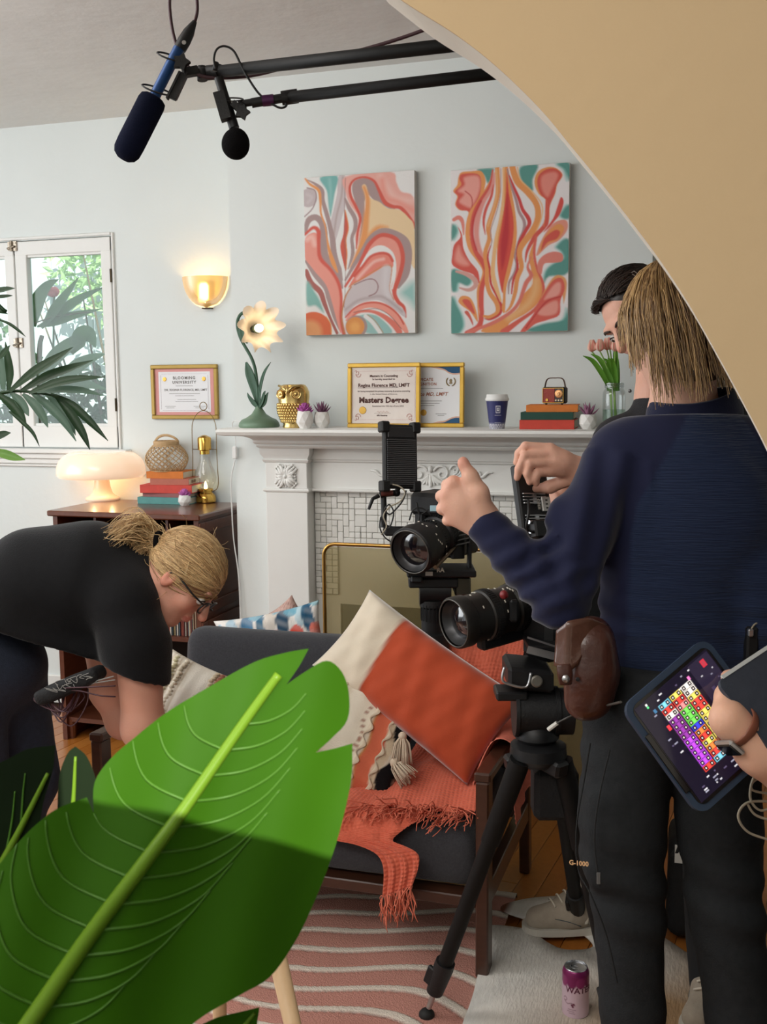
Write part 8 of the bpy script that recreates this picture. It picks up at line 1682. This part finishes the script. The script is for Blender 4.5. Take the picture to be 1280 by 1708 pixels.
s.mod = fold_mod(.004, 16, 5); sdf_part('jeans', s, .011, mat('dark_denim', (32, 38, 52), .9, noise=(80, .7), c2=(44, 52, 70), bump=(300, .25)), wo, 1)
for sy in (-.09, .10):
    s = SDF(); b0_ = A(hp_[0]-.05, hp_[1]+sy, .05); s.path([b0_, b0_+A(.08, 0, -.01), b0_+A(.16, 0, -.018)], [.045, .042, .034], .03); s.plane(A(0, 0, .002), -ZU); sdf_part('shoe', s, .010, mat('black_shoe'), wo)
# hair: pulled back into a messy blond ponytail
R3h = np.stack([r3, f3, u3], 1); tie = D(262, 907, 2.715); o3 = hc3+u3*.024-f3*.014
td = R3h.T@(tie-o3); td = td/A(.081, .104, .097)
sb = SDF(); sb.ell(hc3+u3*.030-f3*.026, (.076, .094, .089), R3h, .02); sb.ell(hc3+f3*.098-u3*.040, (.10, .075, .088), R3h, .02, sub=True)
pp = hair_over(hc3, r3, f3, u3, lambda g: ((g.uniform(-1, 1)), .62+.25*g.rand(), g.uniform(.05, 1.0)), lambda g: td, .07, 1300, 9, jit=.10)
pp += hair_over(hc3, r3, f3, u3, lambda g: ((g.choice((-1, 1))*.95), g.uniform(-.5, .35), g.uniform(-.5, -.05)), lambda g: td, .04, 420, 10, jit=.10)
g_ = np.random.RandomState(12)
for k in range(760):   # tail, curling back over the shoulder
    a = g_.rand()*6.28; rr_ = .026*g_.rand()**.5; st_ = tie+UP*rr_*math.cos(a)+FW*rr_*math.sin(a); en = D(192+g_.normal()*14, 896+g_.normal()*8, 2.72+g_.normal()*.025); arc = .026+.014*g_.normal(); cu = .010*g_.normal(); P = []
    for i in range(10):
        t_ = i/9; P.append(st_*(1-t_)+en*t_+UP*arc*math.sin(math.pi*min(1, t_*1.05))+FW*(a-3.1)*.010*math.sin(math.pi*t_)+UP*cu*math.sin(t_*9+a)+RT*cu*math.cos(t_*8+a))
    pp.append(P)
for k in range(160):   # curls hanging under the tie
    st_ = tie+RT*-.01+g_.normal(size=3)*.008; P = [st_+(-RT*.055+UP*.004)*t_-UP*.055*t_*t_*(.6+g_.rand()*.6)+RT*.010*math.sin(t_*7+k) for t_ in np.linspace(0, 1, 9)]; pp.append(P)
for k in range(40):    # fly-away hair
    P0 = pp[g_.randint(0, 1300)]; i = g_.randint(2, 8); st_ = np.asarray(P0[i]); d = unit(st_-o3)*.02+g_.normal(size=3)*.012; pp.append([st_, st_+d*.6, st_+d+g_.normal(size=3)*.006])
strands('hair', pp, .0011, (242, 210, 158), (164, 122, 76), wo, 7, sb.mesh(.009), (112, 82, 50))
q = MB(); q.tube([tie+UP*.026*math.cos(a)+FW*.026*math.sin(a)+RT*.004 for a in np.linspace(0, 6.283, 17)[:-1]], .009, 8, closed=True); q.build('hair_tie', m_foamb, wo, sm=True)
# glasses
gl = thing('eyeglasses', 'black framed eyeglasses worn by the bending person', 'glasses', hc3+f3*.1); k = .98; q = MB()
for sg in (-1, 1):
    c = hc3+r3*sg*.033*k+f3*.104*k-u3*.004*k; q.tube([c+r3*.025*math.copysign(abs(math.cos(a))**.6, math.cos(a))+u3*.018*math.copysign(abs(math.sin(a))**.6, math.sin(a))-f3*.006*abs(math.cos(a)) for a in np.linspace(0, 6.283, 25)[:-1]], .0024, 7, closed=True)
    q.tube([c+r3*sg*.026+u3*.008-f3*.006, hc3+r3*sg*.078*k+f3*.06*k+u3*.004*k, hc3+r3*sg*.082*k-f3*.002*k+u3*.006*k, hc3+r3*sg*.080*k-f3*.02*k-u3*.008*k], .0024, 7, sub=4)
q.tube([hc3+r3*-.010+f3*.110-u3*.000, hc3+f3*.114+u3*.002, hc3+r3*.010+f3*.110], .0022, 7); q.build('frame', mat('black_acetate', (18, 18, 20), .25), gl, sm=True)
for sg in (-1, 1):
    c = hc3+r3*sg*.033*k+f3*.103*k-u3*.004*k; q = MB(); e = [c+r3*.024*math.copysign(abs(math.cos(a))**.6, math.cos(a))+u3*.017*math.copysign(abs(math.sin(a))**.6, math.sin(a)) for a in np.linspace(0, 6.283, 25)[:-1]]; q.add(e, [tuple(range(24))]); q.build('lens', glassmat('spectacle_glass', (236, 242, 244), .14), gl)
# print on the shirt hem and the tangle of cables she carries
q = MB(); Xp = unit(RT*.9+UP*.38); Yp = unit(UP*.9-RT*.38); c = D(117, 1141, 2.568)
for k in range(14):
    a = g_.rand()*6.28; p0 = c+Xp*g_.uniform(-.045, .050)+Yp*g_.uniform(-.010, .010); q.tube([p0, p0+Xp*.014*math.cos(a)+Yp*.010*math.sin(a), p0+Xp*.020*math.sin(a)+Yp*.008], .0009, 5, sub=4)
for pts in ([(135, 1135), (150, 1132), (160, 1136), (152, 1141), (140, 1138)], [(160, 1136), (190, 1128)], [(160, 1139), (192, 1134)]): q.tube([D(x, y, 2.58) for x, y in pts], .0016, 5, sub=4)
q.build('hem_print', mat('grey_print', (150, 148, 144), .8), wo, kind='stuff')
s = SDF(); s.box(D(118, 1142, 2.62), (.085, .05, .020), np.stack([Xp, FW, Yp], 1), .015); s.mod = fold_mod(.002, 40, 2); pc = thing('waist_pouch', 'black waist pouch hanging under the bending person', 'pouch', D(118, 1150, 2.62)); sdf_part('pouch_body', s, .006, mat('black_nylon'), pc, 1)
tg = thing('cable_tangle', 'tangle of thin dark cables hanging below the waist pouch', 'cable', D(110, 1180, 2.62)); q = MB(); gc = np.random.RandomState(3)
for k in range(9):
    x0, x1_ = gc.uniform(72, 120), gc.uniform(95, 150); yb = gc.uniform(1178, 1212); q.tube([D(x0, 1150, 2.60), D(x0-6+gc.normal()*6, (1150+yb)/2, 2.60), D((x0+x1_)/2, yb, 2.58+gc.normal()*.02), D(x1_+gc.normal()*6, (1150+yb)/2-5, 2.60), D(x1_, 1148, 2.61)], .0018, 6, sub=6)
q.tube([D(92, 1150, 2.58), D(130, 1152, 2.57), D(165, 1160, 2.55), D(193, 1162, 2.56)], .0018, 6, sub=6); q.tube([D(92, 1148, 2.58), D(150, 1146, 2.55), D(193, 1144, 2.56)], .0018, 6, sub=6); q.build('loops', m_cab, tg, sm=True)
# ================================================================== TABLET, FOLIO AND THE ARM HOLDING THEM
tA, tB, tD = D(1037, 1180, 1.70), D(1177, 1061, 1.74), D(1169, 1363, 1.66); eu, ev = tD-tA, tB-tA; tn = unit(np.cross(ev, eu)); tn = tn if tn@FW < 0 else -tn
tC = (tB+tD)/2; Lu, Lv = np.linalg.norm(eu), np.linalg.norm(ev); Uu, Vv_ = eu/Lu, ev/Lv; o = thing('tablet', 'tablet in a dark blue case showing a colourful grid of lit keys', 'tablet', tC)
def rrect(u0, u1, v0, v1, r, n=5):
    P = []
    for cx, cy, a0 in ((u1-r, v1-r, 0), (u0+r, v1-r, math.pi/2), (u0+r, v0+r, math.pi), (u1-r, v0+r, 1.5*math.pi)):
        for i in range(n+1): a = a0+math.pi/2*i/n; P.append((cx+r*math.cos(a), cy+r*math.sin(a)))
    return P
Rt_ = np.stack([Uu, Vv_, np.cross(Uu, Vv_)], 1); zs = 1 if Rt_[:, 2]@tn > 0 else -1
q = MB(); q.prism(rrect(0, Lu, 0, Lv, .022), .014, tA-tn*.014 if zs > 0 else tA, Rt_); q.build('case', mat('dark_blue_rubber', (34, 52, 74), .6), o)
q = MB(); q.prism(rrect(.010, Lu-.010, .010, Lv-.010, .014), .002, tA+tn*.0002 if zs > 0 else tA+tn*.0022, Rt_); q.build('bezel', mat('black_glass', (10, 10, 12), .12, spec=.6), o)
sp = Print(300, 240, (22, 18, 34)); G = {'w': (250, 246, 240), 'r': (244, 74, 66), 'o': (248, 140, 70), 'y': (250, 232, 110), 'g': (120, 236, 96), 'b': (60, 70, 236), 'p': (196, 80, 240), 'c': (130, 214, 240), 'm': (150, 60, 170), 'k': (250, 150, 150)}
strip = ('crwmmmmpppppr', 'yrkgggboryorc', 'wwyrryyyyyorr', )
u0g, u1g, v0g, v1g = .115, .83, .215, .675; nr = 13
sp.rect(0, 0, 300, 240, (20, 16, 32))
for st_i, row in enumerate(strip):
    for i in range(nr):
        cu = (u0g+(u1g-u0g)*(i+.5)/nr)*300; du = (u1g-u0g)/nr*300*.44; va = (v0g+(v1g-v0g)*(st_i)/3)*240; vb = (v0g+(v1g-v0g)*(st_i+1)/3)*240; c = G[row[i]]; md = (va+vb)/2
        sp.rect(cu-du-.8, va+1, cu+du+.8, vb-1, tuple(int(x*.55) for x in c), .8, 2); sp.rect(cu-du, md-3.2, cu+du, md+3.2, c, .95, 1.6)
        for (y0, y1) in ((va+2.4, md-3.6), (md+3.6, vb-2.4)):
            sp.rect(cu-du, y0, cu+du, y1, c); sp.rect(cu-du+1.4, y0+1.4, cu+du-1.4, y1-1.4, (16, 8, 16)); sp.rect(cu-du*.28, (y0+y1)/2-1.5, cu+du*.28, (y0+y1)/2+1.5, (240, 230, 226))
for (u, v, w, h, c) in ((.05, .86, .07, .055, (226, 40, 52)), (.30, .17, .05, .035, (226, 60, 70)), (.115, .155, .035, .03, (60, 110, 150)), (.085, .65, .035, .03, (226, 120, 190)), (.80, .79, .055, .06, (70, 90, 220)), (.03, .12, .02, .02, (240, 240, 240)), (.055, .12, .02, .02, (90, 220, 140))):
    sp.rect(u*300, v*240, (u+w)*300, (v+h)*240, c); 
    if w > .04: sp.rect((u+.012)*300, (v+.012)*240, (u+w-.012)*300, (v+h-.012)*240, (30, 20, 60) if c[2] > 200 else (200, 60, 70))
rg = random.Random(5)
for k in range(46):
    u = rg.choice((.04, .07, .16, .20, .26, .40, .46, .55, .86, .90, .93, .95, .12)); v = rg.choice((.07, .10, .13, .73, .78, .83, .88, .93, .97) if .12 < u < .85 else (.1, .2, .25, .3, .4, .5, .6, .7)); l_ = rg.uniform(.012, .045); sp.rect(u*300, v*240, (u+.012)*300, (v+l_)*240, rg.choice(((220, 220, 226), (150, 150, 170), (90, 80, 110))), .9)
sp.rect(.02*300, .72*240, .40*300, .99*240, (58, 50, 72), .35); sp.rect(.30*300, .80*240, .46*300, .84*240, (70, 60, 90), .6)
msc = mat('tablet_screen', rough=.1, vcol=True); nt = msc.node_tree; at = [n for n in nt.nodes if n.type == 'ATTRIBUTE'][0]; bs_ = nt.nodes['Principled BSDF']; nt.links.new(at.outputs['Color'], bs_.inputs['Emission Color']); bs_.inputs['Emission Strength'].default_value = .85
so_ = tA+eu*.075+ev*.075+tn*.0030; print_panel('screen', sp, so_, eu*.85, ev*.85, msc, o)
q = MB(); q.bar(tA+eu*.28+ev*.035+tn*.004, tA+eu*.80+ev*.035+tn*.004, .010, .003, up=tn, bev=.001); q.build('stylus_slot', mat('black_glass'), o)
# folio
fA, fB, fD = D(1196, 1137, 1.63), D(1310, 1062, 1.70), D(1285, 1262, 1.58); o = thing('folio', 'slim dark slate folio with a pale edge held over the tablet', 'folder', (fB+fD)/2); e1_, e2_ = fB-fA, fD-fA; fn_ = unit(np.cross(e1_, e2_)); fn_ = fn_ if fn_@FW < 0 else -fn_
R_f = np.stack([unit(e1_), unit(np.cross(np.cross(e1_, e2_), e1_)), unit(np.cross(e1_, e2_))], 1); w_, h_ = np.linalg.norm(e1_), np.linalg.norm(e2_)
q = MB(); q.prism(rrect(0, w_, 0, h_, .014), .008, fA, R_f); q.build('cover', mat('slate_leather', (58, 64, 76), .5, noise=(60, .6), c2=(50, 56, 68), bump=(200, .1)), o)
q = MB(); q.bar(fA+e1_*.08-unit(e2_)*.001, fA+e1_-unit(e2_)*.001, .006, .003, up=fn_); q.build('pale_edge', mat('pale_edge', (206, 210, 210), .4), o)
q = MB()
for k in range(3): q.ball(fA+e1_*(.62+.055*k)+e2_*.16+fn_*.010, .0018, 6, 4)
q.build('camera_dots', mat('white_marks'), o)
# person at the right edge: forearm, hand and the body standing beyond the frame
p4 = thing('person', 'person beyond the right edge, bare forearm with a wristwatch holding the tablet', 'person', (.52, 1.72, 0))
WR4 = D(1216, 1200, 1.62); EL4 = D(1372, 1332, 1.66); SH4 = A(.50, 1.72, 1.36); s = SDF(); s.path([EL4, D(1270, 1250, 1.635), WR4], [.045, .038, .027], .02); s.path([A(.47, 1.70, 1.12), EL4], [.052, .045], .03)
PM = D(1220, 1166, 1.668); s.cone(WR4, PM, .024, .024, .02, flat=(FW, .7)); s.ell(PM, (.022, .018, .028), None, .02)
for i in range(4): a_ = D(1212+9*i, 1146-1*i, 1.680); finger(s, [PM+(a_-PM)*.6, a_, a_+UP*.012+FW*.03+RT*.012, a_+UP*.006+FW*.045+RT*.03], [.012, .0105, .0098, .0085])
finger(s, [D(1212, 1186, 1.64), D(1206, 1166, 1.640), D(1206, 1148, 1.642)], [.014, .0105, .0085], .01)
hc4 = A(.52, 1.76, 1.60); r4, f4, u4 = head_ops(s, hc4, A(-.9, .2, -.35), ZU); s.cone(hc4-u4*.06, A(.53, 1.74, 1.40), .055, .065); s.path([A(.53, 1.74, 1.38), A(.52, 1.62, 1.34), A(.47, 1.70, 1.12)], [.06, .05, .05])
sdf_join('body', [(s, .0045, 1)], mat('skin_painted'), p4, skin_col(hc4, f4, u4, r4, 1.0, (226, 176, 150)))
s = SDF(); s.cone((.54, 1.72, 1.28), (.55, 1.72, .95), .15, .14, .05, flat=(A(1, 0, 0), .7)); s.cone((.53, 1.58, 1.36), (.53, 1.90, 1.36), .06, .06, .05); s.path([A(.52, 1.60, 1.36), A(.48, 1.69, 1.16)], [.07, .062], .03); s.path([A(.52, 1.90, 1.36), A(.54, 1.93, 1.08)], [.065, .055], .03); sdf_part('t_shirt', s, .013, m_tee, p4, 1)
s = SDF(); s.cone((.55, 1.72, .95), (.55, 1.72, .86), .14, .14, .04, flat=(A(1, 0, 0), .75))
for sy in (-.09, .09): s.path([A(.55, 1.72+sy, .82), A(.55, 1.72+sy, .46), A(.56, 1.72+sy, .06)], [.09, .07, .055], .03)
sdf_part('trousers', s, .014, mat('black_trousers'), p4, 1); s = SDF(); s.ell(hc4+u4*.04-f4*.02, (.082, .10, .09)); s.ell(hc4+f4*.1-u4*.03, (.09, .075, .09), None, .02, sub=True); sdf_part('hair', s, .01, mat('brown_hair', (70, 50, 36), .5), p4, 1)
for sy in (-.09, .09): q = MB(); q.ball((.52, 1.72+sy, .04), (.12, .045, .04), 14, 8); q.build('shoe', mat('black_shoe'), p4, sm=True)
wt = thing('wristwatch', 'square steel wristwatch on a brown leather strap', 'watch', D(1204, 1222, 1.60)); wax = unit(WR4-EL4); Rw = frame_from(wax, UP); wc = WR4-wax*.022
q = MB(); q.tube([wc+Rw[:, 0]*.0335*math.cos(a)+Rw[:, 1]*.0335*math.sin(a) for a in np.linspace(0, 6.283, 25)[:-1]], .009, 8, closed=True, flat=(.28, 1.0)); q.build('strap', mat('tan_brown_leather', (138, 82, 62), .5), wt, sm=True)
wd = unit(-UP*.75-RT*.35-FW*.35); wd -= wax*(wd@wax); wd = unit(wd); wp = wc+wd*.036; Rk = np.stack([wax, np.cross(wd, wax), wd], 1); q = MB(); q.box(wp, (.034, .038, .010), Rk, bev=.004); q.build('watch_case', m_steel, wt); q = MB(); q.box(wp+wd*.0045, (.028, .032, .004), Rk, bev=.002); q.build('watch_glass', mat('black_glass'), wt)
q = MB(); q.cyl(wp+Rk[:, 1]*.019, wp+Rk[:, 1]*.024, .004, n=10); q.build('crown', m_steel, wt)
# thin cables hanging at the right edge
cbx = thing('hanging_cable', 'thin grey cables looping below the tablet at the right edge', 'cable', D(1262, 1330, 1.72)); q = MB()
for pts in ([(1300, 1262), (1262, 1290), (1252, 1330), (1270, 1352), (1300, 1340)], [(1300, 1300), (1262, 1300), (1256, 1318), (1300, 1326)], [(1300, 1338), (1250, 1338), (1232, 1360), (1246, 1386), (1280, 1400), (1310, 1408)], [(1300, 1372), (1262, 1360), (1248, 1342)]): q.tube([D(x, y, 1.74) for x, y in pts], .0022, 6, sub=6)
q.build('loops', mat('grey_cable'), cbx, sm=True)
bp = thing('hip_receiver', 'small black receiver pack clipped at the navy-shirted person\'s right hip', 'receiver', D(1252, 1060, 1.98)); q = MB(); q.box(D(1252, 1075, 1.96), (.022, .03, .07), np.stack([RT, FH, ZU], 1), bev=.004); q.build('pack', m_blk2, bp); q = MB(); q.box(D(1252, 1055, 1.94), (.010, .012, .014), np.stack([RT, FH, ZU], 1), bev=.002); q.build('connector', m_steel, bp)
q = MB(); q.tube([D(1252, 1052, 1.94), D(1262, 1040, 1.95), D(1276, 1046, 1.96), D(1276, 1080, 1.97)], .0018, 6, sub=6); q.build('lead', mat('grey_cable'), bp, sm=True)

# ================================================================== FOREGROUND PLANTS
m_leaf = leafmat('glossy_leaf_green', (48, 92, 4), (40, 78, 3), trans=.25, rough=.6, spec=.12); m_vein = leafmat('leaf_midrib', (104, 138, 36), (90, 124, 28), trans=.2, spec=.2); m_vein2 = leafmat('leaf_vein', (74, 116, 40), (66, 106, 34), trans=.2, spec=.2)
def big_leaf(parent, outline, rib, veins, depth, m, ribr=(.0065, .003), name='leaf'):
    """outline/rib/veins in picture coordinates of the blade; depth(x, y) gives its distance, so the blade is a curved surface in space"""
    from mathutils.geometry import delaunay_2d_cdt
    O_ = np.array(outline, float); n_ = len(O_); P = []
    for i in range(n_):   # smooth outline, sharp where it turns hard (tips and splits)
        a, b_, c, d = O_[(i-1) % n_], O_[i], O_[(i+1) % n_], O_[(i+2) % n_]; t1 = (c-a)/2; t2 = (d-b_)/2
        if unit(b_-a)@unit(c-b_) < .3: t1 = c-b_
        if unit(c-b_)@unit(d-c) < .3: t2 = c-b_
        for t in (0, .25, .5, .75): P.append((2*t**3-3*t*t+1)*b_+(t**3-2*t*t+t)*t1+(-2*t**3+3*t*t)*c+(t**3-t*t)*t2)
    P = np.array(P); x0, y0 = P.min(0); x1, y1 = P.max(0)
    def inside(x, y):
        k = False
        for i in range(len(P)):
            a, b_ = P[i], P[i-1]
            if (a[1] > y) != (b_[1] > y) and x < (b_[0]-a[0])*(y-a[1])/(b_[1]-a[1])+a[0]: k = not k
        return k
    pts = [tuple(p) for p in P]+[(x, y) for x in np.arange(x0+6, x1, 19.0) for y in np.arange(y0+6, y1, 19.0) if inside(x, y)]
    vo, _, fo, *_r = delaunay_2d_cdt([Vector(p) for p in pts], [(i, (i+1) % len(P)) for i in range(len(P))], [], 0, 1e-4); fo = [f for f in fo if inside(sum(vo[i][0] for i in f)/3, sum(vo[i][1] for i in f)/3)]
    me = bpy.data.meshes.new(name); me.from_pydata([tuple(D(v[0], v[1], depth(v[0], v[1]))) for v in vo], [], [tuple(f) for f in fo]); me.update(); smooth(me); veins = [[p for p in catmull(v, 6) if inside(p[0], p[1])] for v in veins]; veins = [v for v in veins if len(v) > 3]; lf = link_mesh(name, me, m, parent)
    q = MB(); R_ = catmull(rib, 8); n_ = len(R_); q.tube([D(x, y, depth(x, y)-.001) for x, y in R_], np.linspace(ribr[0], ribr[1], n_), 8); q.build('midrib', m_vein, lf, sm=True)
    for vv in veins:
        q = MB(); R_ = vv; q.tube([D(x, y, depth(x, y)-.0004) for x, y in R_], np.linspace(.0012, .0005, len(R_)), 5); q.build('vein', m_vein2, lf, sm=True)
    return lf
pl = thing('broadleaf_houseplant', 'large glossy green broad-leaved plant filling the lower left corner', 'houseplant', D(120, 1800, .62))
out = [(-60, 1900), (-60, 1560), (-20, 1470), (35, 1400), (90, 1352), (145, 1330), (156, 1356), (158, 1305), (185, 1265), (225, 1230), (280, 1187), (350, 1145), (425, 1104), (480, 1088), (515, 1082), (500, 1110), (478, 1142), (510, 1120), (545, 1102), (570, 1120), (582, 1155), (580, 1200), (555, 1230), (527, 1255), (556, 1249), (588, 1240), (586, 1300), (570, 1375), (550, 1440), (520, 1515), (490, 1575), (450, 1630), (400, 1660), (325, 1705), (250, 1780), (150, 1880)]
ribp = [(0, 1775), (50, 1705), (150, 1560), (240, 1440), (310, 1345), (400, 1215), (465, 1125)]; ra, rb2 = A(0, 1775), A(465, 1125); rdir = unit(rb2-ra)
def ldep(x, y):
    t_ = ((x-ra[0])*rdir[0]+(y-ra[1])*rdir[1])/800; sdn = (-(x-ra[0])*rdir[1]+(y-ra[1])*rdir[0]); return .64+.05*t_+(.00009*abs(sdn)-.0000001*sdn*sdn)*(1.0 if sdn > 0 else .7)+.004*math.sin(sdn*.03+t_*9)
vns = []
for k in range(13):
    t_ = .08+.066*k; p = ra+(rb2-ra)*t_; L_ = 330*math.sin(math.pi*min(1, .22+.72*t_))*.62
    vns.append([p, p+A(-L_*.42, -L_*.22), p+A(-L_*.56, -L_*.62), p+A(-L_*.50, -L_*.98)]); vns.append([p, p+A(L_*.45, -L_*.06), p+A(L_*.85, -L_*.26), p+A(L_*1.12, -L_*.55)])
vns = [v for v in vns if v[-1][1] > 1130]
big_leaf(pl, out, ribp, vns, ldep, m_leaf)
d2_ = lambda x, y: .84+.0001*x
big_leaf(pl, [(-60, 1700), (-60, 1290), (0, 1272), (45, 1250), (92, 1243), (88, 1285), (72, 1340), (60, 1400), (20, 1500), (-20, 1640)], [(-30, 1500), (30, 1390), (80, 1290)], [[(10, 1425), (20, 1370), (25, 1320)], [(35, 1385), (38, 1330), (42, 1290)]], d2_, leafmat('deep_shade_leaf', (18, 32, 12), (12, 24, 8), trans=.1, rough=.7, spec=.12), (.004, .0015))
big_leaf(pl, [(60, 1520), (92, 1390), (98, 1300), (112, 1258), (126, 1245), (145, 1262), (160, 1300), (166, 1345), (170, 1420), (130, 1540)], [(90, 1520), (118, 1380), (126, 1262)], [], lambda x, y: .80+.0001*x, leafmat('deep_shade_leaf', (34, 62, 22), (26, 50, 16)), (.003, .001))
big_leaf(pl, [(310, 1722), (360, 1698), (400, 1688), (433, 1680), (430, 1700), (415, 1760), (330, 1800)], [(330, 1780), (390, 1730), (425, 1690)], [], lambda x, y: .70, m_leaf, (.003, .001))
q = MB(); q.tube([D(0, 1775, ldep(0, 1775)), D(-60, 2000, .62), A(-.46, .55, .75), A(-.48, .58, .30)], [.0065, .008, .010, .012], 9, sub=5); q.tube([D(-30, 1500, d2_(-30, 1500)), D(-80, 1800, .80), A(-.48, .60, .55), A(-.48, .58, .30)], [.004, .006, .008, .010], 8, sub=5); q.build('stalk', m_vein, pl, sm=True)
q = MB(); q.lathe([(.09, 0), (.12, .02), (.14, .28), (.135, .30), (.12, .29), (.12, .25), (.001, .25)], 30, (-.48, .58, 0)); q.build('pot', mat('terracotta_pot', (176, 110, 78), .8), pl, sm=40)
# kentia palm reaching in from the left
pm_ = thing('parlour_palm', 'dark green palm fronds reaching in front of the casement window', 'houseplant', A(*D(-190, 1200, 2.1)[:2], 0)); m_pf = leafmat('palm_frond_dark', (40, 74, 40), (28, 56, 30), trans=.2); m_pf2 = leafmat('palm_frond_pale', (112, 140, 124), (84, 116, 96), trans=.3); dpm = 2.1
def leaflet(pts, w, m, dd=0.0):
    q = MB(); n_ = len(pts); P = [D(x, y, dpm+dd) for x, y in pts]; ws = [w*.35, w, w*.85, w*.08] if n_ == 4 else list(np.interp(np.linspace(0, 1, n_), [0, .35, .7, 1], [w*.4, w, w*.8, w*.05])); blade(q, P, ws, -FW+UP*.3, cup=.25); q.build('leaflet', m, pm_, sm=True)
for pts, w, m in (([(16, 653), (55, 622), (90, 600), (122, 579)], .010, m_pf), ([(33, 654), (75, 630), (115, 615), (155, 601)], .010, m_pf), ([(48, 656), (90, 640), (130, 632), (175, 629)], .009, m_pf), ([(62, 654), (100, 650), (140, 652), (173, 660)], .0075, m_pf2), ([(53, 656), (80, 676), (108, 705), (127, 736)], .0085, m_pf2),
                  ([(84, 657), (120, 676), (152, 705), (180, 735)], .0085, m_pf), ([(94, 662), (118, 690), (138, 722), (150, 750)], .009, m_pf), ([(75, 656), (100, 680), (118, 706), (126, 726)], .0075, m_pf2), ([(38, 657), (58, 675), (72, 695), (80, 713)], .009, m_pf2), ([(18, 655), (32, 668), (42, 682), (48, 694)], .009, m_pf2), ([(-4, 657), (20, 675), (34, 692), (44, 708)], .010, m_pf), ([(14, 652), (17, 625), (13, 595), (9, 570)], .008, m_pf), ([(6, 650), (4, 620), (-2, 595), (2, 575)], .010, m_pf2),
                  ([(15, 686), (35, 702), (55, 722), (66, 745)], .004, m_pf), ([(-6, 602), (4, 592), (10, 584), (17, 576)], .006, m_pf), ([(-20, 482), (0, 484), (12, 482), (25, 481)], .006, m_pf), ([(-20, 496), (0, 495), (12, 494), (21, 493)], .004, m_pf), ([(-20, 515), (-5, 518), (4, 520), (13, 524)], .005, m_pf), ([(-20, 730), (-5, 728), (8, 724), (18, 722)], .008, m_pf), ([(-20, 752), (5, 757), (24, 763), (42, 767)], .009, g2), ([(-10, 530), (15, 540), (32, 552), (43, 562)], .003, m_pf)): leaflet(pts, w, m, random.uniform(-.03, .03))
q = MB(); q.tube([D(x, y, dpm) for x, y in ((100, 662), (60, 655), (10, 654), (-60, 680), (-150, 800), (-190, 1100))], [.002, .0028, .0035, .005, .007, .010], 7, sub=6); q.tube([D(x, y, dpm) for x, y in ((10, 520), (-40, 500), (-120, 620), (-180, 1000))], .004, 7, sub=6); q.build('rachis', m_pf, pm_, sm=True)
bpz = A(*D(-190, 1200, 2.1)[:2], 0); q = MB(); q.tube([D(-190, 1100, dpm), bpz+A(0, 0, .4), bpz+A(0, 0, .3)], [.012, .02, .022], 9, sub=4); q.build('stem', m_pf, pm_, sm=True); q = MB(); q.lathe([(.11, 0), (.15, .30), (.155, .33), (.135, .33), (.13, .28), (.001, .28)], 28, bpz); q.build('pot', mat('white_matte_ceramic'), pm_, sm=40)
# palm outside the window
gp_ = thing('garden_palm', 'broad palm leaves outside the window seen through the right pane', 'palm', A(*PY(60, 700, 5.0)[:2], 0))
for pts, w in (([(58, 545), (62, 510), (78, 480), (98, 466)], .05), ([(70, 548), (90, 520), (112, 490), (132, 462)], .035), ([(80, 545), (110, 515), (140, 495), (176, 478)], .03), ([(62, 545), (95, 535), (130, 525), (170, 515)], .03), ([(120, 590), (135, 565), (150, 560), (160, 580)], .06), ([(60, 640), (90, 600), (125, 570), (150, 565)], .05), ([(85, 660), (120, 620), (150, 600), (176, 590)], .045), ([(70, 650), (105, 640), (140, 640), (180, 650)], .04)):
    q = MB(); blade(q, [PY(x, y, 5.0) for x, y in pts], [w*.2, w, w*.7, w*.05], A(0, -1, .3), cup=.2); q.build('frond', g1, gp_, sm=True)
q = MB(); q.tube([PY(70, 560, 5.02), PY(66, 640, 5.03), A(*PY(60, 700, 5.03)[:2], 0)], [.012, .016, .02], 7, sub=4); q.tube([PY(57, 539, 5.0), PY(90, 528, 5.0), PY(150, 520, 5.0)], .004, 6); q.build('trunk', mat('shrub_bark'), gp_, sm=True)
